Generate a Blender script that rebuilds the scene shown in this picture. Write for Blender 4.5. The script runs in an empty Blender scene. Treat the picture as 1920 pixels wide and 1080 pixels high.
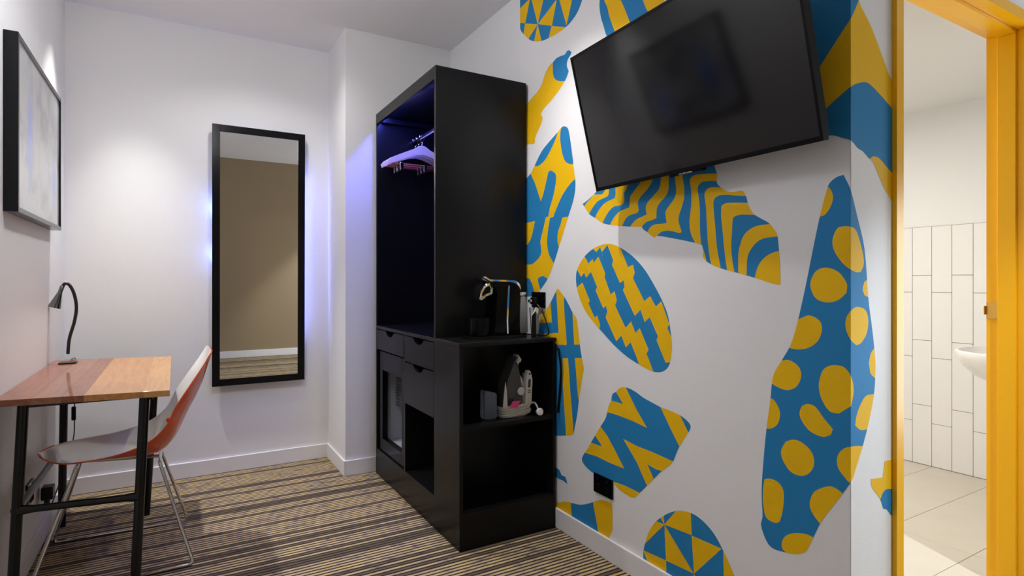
import bpy, bmesh, math, random
from mathutils import Vector, Matrix
from mathutils.geometry import delaunay_2d_cdt
random.seed(7)
R = math.radians
scene = bpy.context.scene
COL = scene.collection

# ------------------------------------------------------------------ settings
EXPOSURE = 0.30
P_WIN = 32
P_BATH = 27
FILL_S = 40  # glow strength of the added, unseen fill lamp
LED_S = 190
BACK_S = 240
MIR_TILT = .8
DOWNLIGHTS = [
 (-.345, 3.62, 135, 70, 'ceiling downlight in the corner by the desk wall', (-9, -9), 1.0),
 (.38, 3.25, 20, 140, 'ceiling downlight in front of the tall mirror', (0, 0), .7),
 (1.08, 2.01, 64, 106, 'ceiling downlight close to the mural wall', (0, 0), 1.0),
 (2.25, -.15, 165, 86, 'ceiling downlight facing the bathroom doorway', (0, 0), .35, 2.70, (.84, .93, 1.0)),
]

# ------------------------------------------------------------------ camera
cam_d = bpy.data.cameras.new('camera')
cam = bpy.data.objects.new('camera', cam_d)
COL.objects.link(cam)
cam.location = (0, 0, 1.17)
cam.rotation_euler = (R(90), 0, R(-30.36))
cam_d.sensor_width = 36
cam_d.lens = 36 * 1075 / 1920
cam_d.shift_y = -12 / 1920
cam_d.clip_start = .02
scene.camera = cam

# ------------------------------------------------------------------ world, window light, exposure
vs = scene.view_settings
vs.view_transform = 'Standard'; vs.look = 'None'; vs.gamma = 1.0; vs.exposure = EXPOSURE
vs.use_curve_mapping = False
world = bpy.data.worlds.new('world'); scene.world = world; world.use_nodes = True
world.node_tree.nodes['Background'].inputs[0].default_value = (.55, .68, 1, 1)
world.node_tree.nodes['Background'].inputs[1].default_value = .35

def area(name, loc, rot, sx, sy, power, colour):
    l = bpy.data.lights.new(name, 'AREA'); l.shape = 'RECTANGLE'; l.size = sx; l.size_y = sy
    l.energy = power; l.color = colour
    o = bpy.data.objects.new(name, l); COL.objects.link(o); o.location = loc; o.rotation_euler = rot
    return o
# daylight entering through the window at the far right end of the bedroom
area('window_daylight', (4.22, -.10, .95), (0, R(90), 0), 1.5, 1.2, P_WIN, (.74, .86, 1.0))

# ------------------------------------------------------------------ materials
def lin(c):
    return tuple((v / 255 / 12.92 if v / 255 <= .04045 else ((v / 255 + .055) / 1.055) ** 2.4) for v in c) + (1,)
MATS = {}
def mat(name, rgb=None, rough=.5, metal=0, spec=.5, linear=None, coat=0, trans=0, ior=1.45, alpha=1, bump=None, emit=None, tint=None):
    m = bpy.data.materials.new(name); m.use_nodes = True
    nt = m.node_tree; b = nt.nodes['Principled BSDF']
    col = linear + (1,) if linear else lin(rgb)
    b.inputs['Base Color'].default_value = col
    b.inputs['Roughness'].default_value = rough
    b.inputs['Metallic'].default_value = metal
    b.inputs['Specular IOR Level'].default_value = spec
    b.inputs['Coat Weight'].default_value = coat
    b.inputs['Coat Roughness'].default_value = .05
    b.inputs['Transmission Weight'].default_value = trans
    b.inputs['IOR'].default_value = ior
    b.inputs['Alpha'].default_value = alpha
    if emit:
        b.inputs['Emission Color'].default_value = emit[0] + (1,)
        b.inputs['Emission Strength'].default_value = emit[1]
    if bump or tint:
        tc = nt.nodes.new('ShaderNodeTexCoord')
        nz = nt.nodes.new('ShaderNodeTexNoise')
        sc, st = bump if bump else tint
        nz.inputs['Scale'].default_value = sc; nz.inputs['Detail'].default_value = 4
        nt.links.new(tc.outputs['Object'], nz.inputs['Vector'])
        if bump:
            bp = nt.nodes.new('ShaderNodeBump'); bp.inputs['Strength'].default_value = st
            bp.inputs['Distance'].default_value = .002
            nt.links.new(nz.outputs['Fac'], bp.inputs['Height']); nt.links.new(bp.outputs['Normal'], b.inputs['Normal'])
        else:
            mx = nt.nodes.new('ShaderNodeMix'); mx.data_type = 'RGBA'
            mx.inputs['A'].default_value = col
            mx.inputs['B'].default_value = tuple(v * (1 - st) for v in col[:3]) + (1,)
            nt.links.new(nz.outputs['Fac'], mx.inputs['Factor']); nt.links.new(mx.outputs['Result'], b.inputs['Base Color'])
    MATS[name] = m
    return m

mat('wall_paint', linear=(.80, .80, .80), rough=.75, spec=.25, bump=(160, .18))
mat('wallpaper', linear=(.82, .81, .815), rough=.6, spec=.25, bump=(220, .15))
mat('ceiling_paint', linear=(.86, .85, .87), rough=.9, spec=.2)
mat('skirting_paint', linear=(.80, .79, .80), rough=.4, spec=.4)
mat('taupe_paint', linear=(.33, .25, .155), rough=.8, spec=.2, bump=(160, .15))
mat('mural_blue', linear=(.022, .215, .48), rough=.6, spec=.2, bump=(220, .12))
mat('mural_yellow', linear=(.86, .50, .006), rough=.6, spec=.2, bump=(220, .12))
mat('door_yellow', linear=(.93, .475, .004), rough=.3, spec=.3)
mat('bath_paint', linear=(.81, .80, .78), rough=.7, spec=.25)
mat('tile_white', linear=(.82, .80, .77), rough=.2, spec=.5)
mat('grout', linear=(.09, .085, .08), rough=.9)
mat('floor_tile', linear=(.66, .60, .50), rough=.4, tint=(6, .12))
mat('floor_grout', linear=(.35, .31, .26), rough=.9)
mat('basin_ceramic', linear=(.86, .85, .82), rough=.08)
mat('laminate_black', linear=(.006, .0064, .0072), rough=.3, spec=.24, bump=(300, .05))
mat('edge_black', linear=(.012, .012, .013), rough=.35)
mat('metal_black', linear=(.003, .0035, .0035), rough=.25, spec=.45)
mat('plastic_black', linear=(.003, .003, .0035), rough=.3, spec=.35)
mat('plastic_gloss_black', linear=(.003, .003, .004), rough=.14, spec=.14)
mat('tv_casing', linear=(.0025, .0025, .003), rough=.5, spec=.1)
mat('bezel_black', linear=(.0035, .0035, .004), rough=.5, spec=.12)
mat('screen', linear=(.0008, .001, .0014), rough=.09, spec=.5)
mat('frame_black', linear=(.003, .0035, .005), rough=.2, spec=.3)
mat('mirror_glass', linear=(.9, .9, .9), rough=.0, metal=1)
mat('chrome', linear=(.75, .75, .76), rough=.08, metal=1)
mat('steel', linear=(.5, .5, .5), rough=.25, metal=1)
mat('chair_white', linear=(.84, .82, .80), rough=.14, coat=.4)
mat('chair_orange', linear=(.76, .078, .002), rough=.18, coat=.15)
mat('hanger_wood', linear=(.70, .58, .50), rough=.35)
mat('hanger_bar', linear=(.26, .06, .04), rough=.35)
mat('clear_plastic', linear=(.50, .50, .52), rough=.12, trans=.45, ior=1.35)
mat('clear_glass', linear=(.97, .97, .97), rough=.02, trans=1, ior=1.45)
mat('smoke_plastic', linear=(.55, .62, .75), rough=.12, trans=.8, ior=1.3)
mat('iron_white', linear=(.72, .70, .68), rough=.3)
mat('iron_grey', linear=(.06, .06, .06), rough=.2)
mat('cord_white', linear=(.62, .58, .53), rough=.45)
mat('pink_paper', linear=(.75, .07, .25), rough=.7)
mat('white_paper', linear=(.8, .8, .78), rough=.6)
mat('fridge_white', linear=(.40, .42, .47), rough=.4)
mat('fridge_shelf', linear=(.10, .10, .12), rough=.4)
mat('dark_chrome', linear=(.28, .28, .29), rough=.12, metal=1)
mat('lamp_lens', linear=(.8, .7, .65), rough=.4)
mat('lamp_rubber', linear=(.012, .012, .014), rough=.45)
mat('led_blue', linear=(.1, .1, .4), emit=((.09, .11, 1.0), LED_S))
mat('backlight_blue', linear=(.1, .1, .4), emit=((.12, .22, 1.0), BACK_S))
mat('backlight_strip', linear=(.1, .1, .4), emit=((.30, .33, 1.0), 110))
mat('downlight_lens', linear=(.9, .9, .9), emit=((1.0, .93, .84), 6))
mat('fill_glow', linear=(.9, .9, .9), emit=((.97, .96, 1.0), FILL_S))
mat('bath_lens', linear=(.9, .9, .9), emit=((1.0, .94, .84), 4))
mat('white_trim', linear=(.8, .8, .8), rough=.4)
mat('window_pane', linear=(.9, .95, 1), rough=.05, emit=((.62, .78, 1.0), .8))

def fridge_pane():
    m = bpy.data.materials.new('fridge_pane'); m.use_nodes = True
    nt = m.node_tree; nt.nodes.clear()
    out = nt.nodes.new('ShaderNodeOutputMaterial'); mix = nt.nodes.new('ShaderNodeMixShader')
    tr = nt.nodes.new('ShaderNodeBsdfTransparent'); gl = nt.nodes.new('ShaderNodeBsdfGlossy')
    tr.inputs[0].default_value = (.85, .88, .95, 1); gl.inputs['Roughness'].default_value = .03
    fr = nt.nodes.new('ShaderNodeFresnel'); fr.inputs[0].default_value = 1.5
    nt.links.new(fr.outputs[0], mix.inputs[0]); nt.links.new(tr.outputs[0], mix.inputs[1])
    nt.links.new(gl.outputs[0], mix.inputs[2]); nt.links.new(mix.outputs[0], out.inputs[0])
    MATS['fridge_pane'] = m
fridge_pane()

def node(nt, kind, **inp):
    n = nt.nodes.new(kind)
    for k, v in inp.items():
        if hasattr(n, k) and k not in n.inputs: setattr(n, k, v)
        else: n.inputs[k].default_value = v
    return n
def math_n(nt, op, a, b=None):
    n = nt.nodes.new('ShaderNodeMath'); n.operation = op
    for i, v in enumerate((a, b)):
        if v is None: continue
        if hasattr(v, 'links') or hasattr(v, 'is_linked'): nt.links.new(v, n.inputs[i])
        else: n.inputs[i].default_value = v
    return n.outputs[0]

def carpet():
    m = bpy.data.materials.new('striped_carpet'); m.use_nodes = True
    nt = m.node_tree; b = nt.nodes['Principled BSDF']
    b.inputs['Roughness'].default_value = .95; b.inputs['Specular IOR Level'].default_value = .1
    tc = nt.nodes.new('ShaderNodeTexCoord'); sp = nt.nodes.new('ShaderNodeSeparateXYZ')
    nt.links.new(tc.outputs['Object'], sp.inputs[0])
    X, Y = sp.outputs[0], sp.outputs[1]
    nz = nt.nodes.new('ShaderNodeTexNoise'); nz.inputs['Scale'].default_value = 260; nz.inputs['Detail'].default_value = 2
    nt.links.new(tc.outputs['Object'], nz.inputs['Vector'])
    jit = math_n(nt, 'MULTIPLY', math_n(nt, 'SUBTRACT', nz.outputs['Fac'], .5), .007)
    yj = math_n(nt, 'ADD', Y, jit)
    row = math_n(nt, 'DIVIDE', yj, .0225)                    # one corded row of loops
    cell = math_n(nt, 'FLOOR', row); fr = math_n(nt, 'FRACT', row)
    wn = nt.nodes.new('ShaderNodeTexWhiteNoise'); wn.noise_dimensions = '1D'
    nt.links.new(cell, wn.inputs['W'])
    # colour drifts along each row: tan, gold, grey
    cb = nt.nodes.new('ShaderNodeCombineXYZ'); nt.links.new(math_n(nt, 'MULTIPLY', X, 16), cb.inputs[0]); nt.links.new(math_n(nt, 'MULTIPLY', cell, 7.3), cb.inputs[1])
    drift = nt.nodes.new('ShaderNodeTexNoise'); drift.inputs['Scale'].default_value = 1; drift.inputs['Detail'].default_value = 3
    nt.links.new(cb.outputs[0], drift.inputs['Vector'])
    ramp = nt.nodes.new('ShaderNodeValToRGB'); els = ramp.color_ramp.elements
    els[0].position = .28; els[0].color = (.20, .16, .15, 1)
    els[1].position = .72; els[1].color = (.60, .41, .12, 1)
    e = els.new(.42); e.color = (.42, .315, .21, 1)
    e = els.new(.55); e.color = (.55, .42, .24, 1)
    nt.links.new(drift.outputs['Fac'], ramp.inputs[0])
    dk_ = math_n(nt, 'LESS_THAN', wn.outputs['Value'], .20)
    rowmix = nt.nodes.new('ShaderNodeMix'); rowmix.data_type = 'RGBA'
    nt.links.new(math_n(nt, 'MULTIPLY', dk_, .8), rowmix.inputs['Factor']); nt.links.new(ramp.outputs[0], rowmix.inputs['A'])
    rowmix.inputs['B'].default_value = (.055, .045, .042, 1)
    # dark grooves between rows, wider every few rows
    tri = math_n(nt, 'ABSOLUTE', math_n(nt, 'SUBTRACT', fr, .5))
    groove = math_n(nt, 'MULTIPLY', math_n(nt, 'SUBTRACT', tri, .20), 5.0)
    gcl = nt.nodes.new('ShaderNodeClamp'); nt.links.new(groove, gcl.inputs[0])
    mx = nt.nodes.new('ShaderNodeMix'); mx.data_type = 'RGBA'
    nt.links.new(gcl.outputs[0], mx.inputs['Factor']); nt.links.new(rowmix.outputs['Result'], mx.inputs['A'])
    mx.inputs['B'].default_value = (.026, .019, .018, 1)
    nt.links.new(mx.outputs['Result'], b.inputs['Base Color'])
    bp = nt.nodes.new('ShaderNodeBump'); bp.inputs['Strength'].default_value = .6; bp.inputs['Distance'].default_value = .004
    h = math_n(nt, 'ADD', math_n(nt, 'SUBTRACT', 1.0, gcl.outputs[0]), nz.outputs['Fac'])
    nt.links.new(h, bp.inputs['Height']); nt.links.new(bp.outputs['Normal'], b.inputs['Normal'])
    MATS['carpet'] = m
carpet()

def wood(name, c1, c2, rough=.13):
    m = bpy.data.materials.new(name); m.use_nodes = True
    nt = m.node_tree; b = nt.nodes['Principled BSDF']
    b.inputs['Roughness'].default_value = .35; b.inputs['Specular IOR Level'].default_value = .2; b.inputs['Coat Weight'].default_value = .55; b.inputs['Coat IOR'].default_value = 1.5; b.inputs['Coat Roughness'].default_value = .05
    tc = nt.nodes.new('ShaderNodeTexCoord'); mp = nt.nodes.new('ShaderNodeMapping')
    mp.inputs['Scale'].default_value = (28, 2.2, 28)
    nz = nt.nodes.new('ShaderNodeTexNoise'); nz.inputs['Scale'].default_value = 2.5; nz.inputs['Detail'].default_value = 6
    nz.inputs['Distortion'].default_value = .6
    nt.links.new(tc.outputs['Object'], mp.inputs[0]); nt.links.new(mp.outputs[0], nz.inputs['Vector'])
    rp = nt.nodes.new('ShaderNodeValToRGB'); rp.color_ramp.elements[0].position = .3; rp.color_ramp.elements[1].position = .7
    rp.color_ramp.elements[0].color = c1 + (1,); rp.color_ramp.elements[1].color = c2 + (1,)
    nt.links.new(nz.outputs['Fac'], rp.inputs[0]); nt.links.new(rp.outputs[0], b.inputs['Base Color'])
    MATS[name] = m
wood('wood_red', (.19, .055, .022), (.31, .105, .045))
wood('wood_brown', (.22, .080, .036), (.34, .145, .07))
wood('wood_honey', (.42, .175, .045), (.54, .255, .075))
wood('wood_pale', (.47, .215, .058), (.60, .31, .095))

def artwork():
    m = bpy.data.materials.new('picture_print'); m.use_nodes = True
    nt = m.node_tree; b = nt.nodes['Principled BSDF']
    b.inputs['Roughness'].default_value = .3; b.inputs['Specular IOR Level'].default_value = .6
    b.inputs['Coat Weight'].default_value = 1.0; b.inputs['Coat IOR'].default_value = 1.8; b.inputs['Coat Roughness'].default_value = .1
    tc = nt.nodes.new('ShaderNodeTexCoord'); nz = nt.nodes.new('ShaderNodeTexNoise'); nz.inputs['Scale'].default_value = 7.0; nz.inputs['Detail'].default_value = 3
    nt.links.new(tc.outputs['Object'], nz.inputs['Vector'])
    rp = nt.nodes.new('ShaderNodeValToRGB'); e = rp.color_ramp.elements
    e[0].position = .33; e[0].color = (.16, .165, .18, 1); e[1].position = .55; e[1].color = (.38, .39, .40, 1)
    nt.links.new(nz.outputs['Fac'], rp.inputs[0])
    last = rp.outputs[0]
    for cy, cz, sy, sz in ((3.36, 1.62, .055, .15), (2.86, 1.72, .075, .24)):       # two soft blue plumes mixed over the grey
        mp = nt.nodes.new('ShaderNodeMapping'); mp.vector_type = 'TEXTURE'
        mp.inputs['Location'].default_value = (-.49, cy, cz); mp.inputs['Scale'].default_value = (1, sy, sz)
        gr = nt.nodes.new('ShaderNodeTexGradient'); gr.gradient_type = 'SPHERICAL'
        nt.links.new(tc.outputs['Object'], mp.inputs[0]); nt.links.new(mp.outputs[0], gr.inputs[0])
        mx = nt.nodes.new('ShaderNodeMix'); mx.data_type = 'RGBA'
        nt.links.new(gr.outputs['Fac'], mx.inputs['Factor']); nt.links.new(last, mx.inputs['A']); mx.inputs['B'].default_value = (.02, .16, .9, 1)
        last = mx.outputs['Result']
    nt.links.new(last, b.inputs['Base Color'])
    MATS['picture_print'] = m
artwork()

# ------------------------------------------------------------------ mesh helpers
def obj(name, bm, m, parent=None, smooth=False, mats=None):
    bmesh.ops.recalc_face_normals(bm, faces=bm.faces)
    me = bpy.data.meshes.new(name); bm.to_mesh(me); bm.free()
    for k in (mats or [m]): me.materials.append(MATS[k])
    if smooth:
        for p in me.polygons: p.use_smooth = True
    o = bpy.data.objects.new(name, me); COL.objects.link(o)
    if parent: o.parent = parent
    return o
def smooth_by_angle(o, deg=35):
    me = o.data
    for p in me.polygons: p.use_smooth = True
    bm = bmesh.new(); bm.from_mesh(me)
    for e in bm.edges:
        if len(e.link_faces) == 2 and e.calc_face_angle(0) > R(deg): e.smooth = False
    bm.to_mesh(me); bm.free()
    return o
def tag(o, label=None, cat=None, group=None, kind=None):
    if label: o['label'] = label
    if cat: o['category'] = cat
    if group: o['group'] = group
    if kind: o['kind'] = kind
    return o
def empty(name, loc, label, cat, group=None, rz=0, kind=None):
    o = bpy.data.objects.new(name, None); COL.objects.link(o); o.location = loc; o.rotation_euler = (0, 0, rz)
    o.empty_display_size = .05
    return tag(o, label, cat, group, kind)
def BM(): return bmesh.new()
def box(bm, x0, x1, y0, y1, z0, z1, bev=0, seg=2):
    r = bmesh.ops.create_cube(bm, size=1)
    vs = r['verts']
    for v in vs:
        v.co = Vector(((x0 + x1) / 2 + v.co.x * (x1 - x0), (y0 + y1) / 2 + v.co.y * (y1 - y0), (z0 + z1) / 2 + v.co.z * (z1 - z0)))
    if bev:
        es = list({e for v in vs for e in v.link_edges})
        bmesh.ops.bevel(bm, geom=es, offset=bev, segments=seg, affect='EDGES', profile=.5)
    return bm
def bx(*a, **k): return box(BM(), *a, **k)
def tube(bm, pts, r, n=12, cap=True, closed=False):
    pts = [Vector(p) for p in pts]
    rs = r if isinstance(r, (list, tuple)) else [r] * len(pts)
    rings = []; up = None
    N = len(pts)
    for i, p in enumerate(pts):
        if closed: t = (pts[(i + 1) % N] - pts[i - 1])
        else: t = (pts[min(i + 1, N - 1)] - pts[max(i - 1, 0)])
        t.normalize()
        if up is None:
            up = Vector((0, 0, 1)) if abs(t.z) < .9 else Vector((1, 0, 0))
        a = t.cross(up); 
        if a.length < 1e-4: a = t.cross(Vector((0, 1, 0)))
        a.normalize(); b = a.cross(t); up = b.copy()
        rings.append([bm.verts.new(p + (a * math.cos(2 * math.pi * k / n) + b * math.sin(2 * math.pi * k / n)) * rs[i]) for k in range(n)])
    M = N if closed else N - 1
    for i in range(M):
        A, B = rings[i], rings[(i + 1) % N]
        for k in range(n):
            bm.faces.new((A[k], A[(k + 1) % n], B[(k + 1) % n], B[k]))
    if cap and not closed:
        bm.faces.new(rings[0]); bm.faces.new(rings[-1][::-1])
    return bm
def curve(pts, n=6):
    P = [Vector(p) for p in pts]; out = []
    for i in range(len(P) - 1):
        p0, p1, p2, p3 = P[max(i - 1, 0)], P[i], P[i + 1], P[min(i + 2, len(P) - 1)]
        for j in range(n):
            s = j / n
            out.append(.5 * ((2 * p1) + (p2 - p0) * s + (2 * p0 - 5 * p1 + 4 * p2 - p3) * s * s + (3 * p1 - p0 - 3 * p2 + p3) * s ** 3))
    out.append(P[-1])
    return out
def bend(pts, r, n=5):
    """polyline with rounded corners of radius r"""
    P = [Vector(p) for p in pts]; out = [P[0]]
    for i in range(1, len(P) - 1):
        a = (P[i - 1] - P[i]); b = (P[i + 1] - P[i]); d = min(r, a.length * .45, b.length * .45)
        A = P[i] + a.normalized() * d; B = P[i] + b.normalized() * d
        for j in range(n + 1):
            s = j / n
            out.append(A.lerp(P[i], s).lerp(P[i].lerp(B, s), s))
    out.append(P[-1])
    return out
def lathe(bm, prof, n=32, M=None, cap=True):
    rings = []
    for r, z in prof:
        rings.append([bm.verts.new(Vector((r * math.cos(2 * math.pi * k / n), r * math.sin(2 * math.pi * k / n), z))) for k in range(n)])
    for i in range(len(rings) - 1):
        for k in range(n):
            bm.faces.new((rings[i][k], rings[i][(k + 1) % n], rings[i + 1][(k + 1) % n], rings[i + 1][k]))
    if cap:
        bm.faces.new(rings[0][::-1]); bm.faces.new(rings[-1])
    if M is not None:
        for rg in rings:
            for v in rg: v.co = M @ v.co
    return bm
def prism(bm, poly, axis, a, b, bev=0):
    """polygon extruded along an axis; poly in the two other axes (x,y,z order)"""
    def P(u, v, w):
        return Vector({'x': (w, u, v), 'y': (u, w, v), 'z': (u, v, w)}[axis])
    A = [bm.verts.new(P(u, v, a)) for u, v in poly]; B = [bm.verts.new(P(u, v, b)) for u, v in poly]
    fs = [bm.faces.new(A), bm.faces.new(B[::-1])]
    n = len(poly)
    for i in range(n): fs.append(bm.faces.new((A[i], B[i], B[(i + 1) % n], A[(i + 1) % n])))
    if bev:
        es = list({e for f in fs[:2] for e in f.edges})
        bmesh.ops.bevel(bm, geom=es, offset=bev, segments=2, affect='EDGES', profile=.5)
    return bm
def rounded(poly, r, n=4):
    P = [Vector((x, y, 0)) for x, y in poly]; out = []; N = len(P)
    for i in range(N):
        a = P[i - 1] - P[i]; b = P[(i + 1) % N] - P[i]; d = min(r, a.length * .45, b.length * .45)
        A = P[i] + a.normalized() * d; B = P[i] + b.normalized() * d
        for j in range(n + 1):
            s = j / n; q = A.lerp(P[i], s).lerp(P[i].lerp(B, s), s); out.append((q.x, q.y))
    return out
def struct(name, bm, m, label, cat, parent=None, **k):
    o = obj(name, bm, m, parent, **k)
    return tag(o, label, cat, kind='structure')

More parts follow.
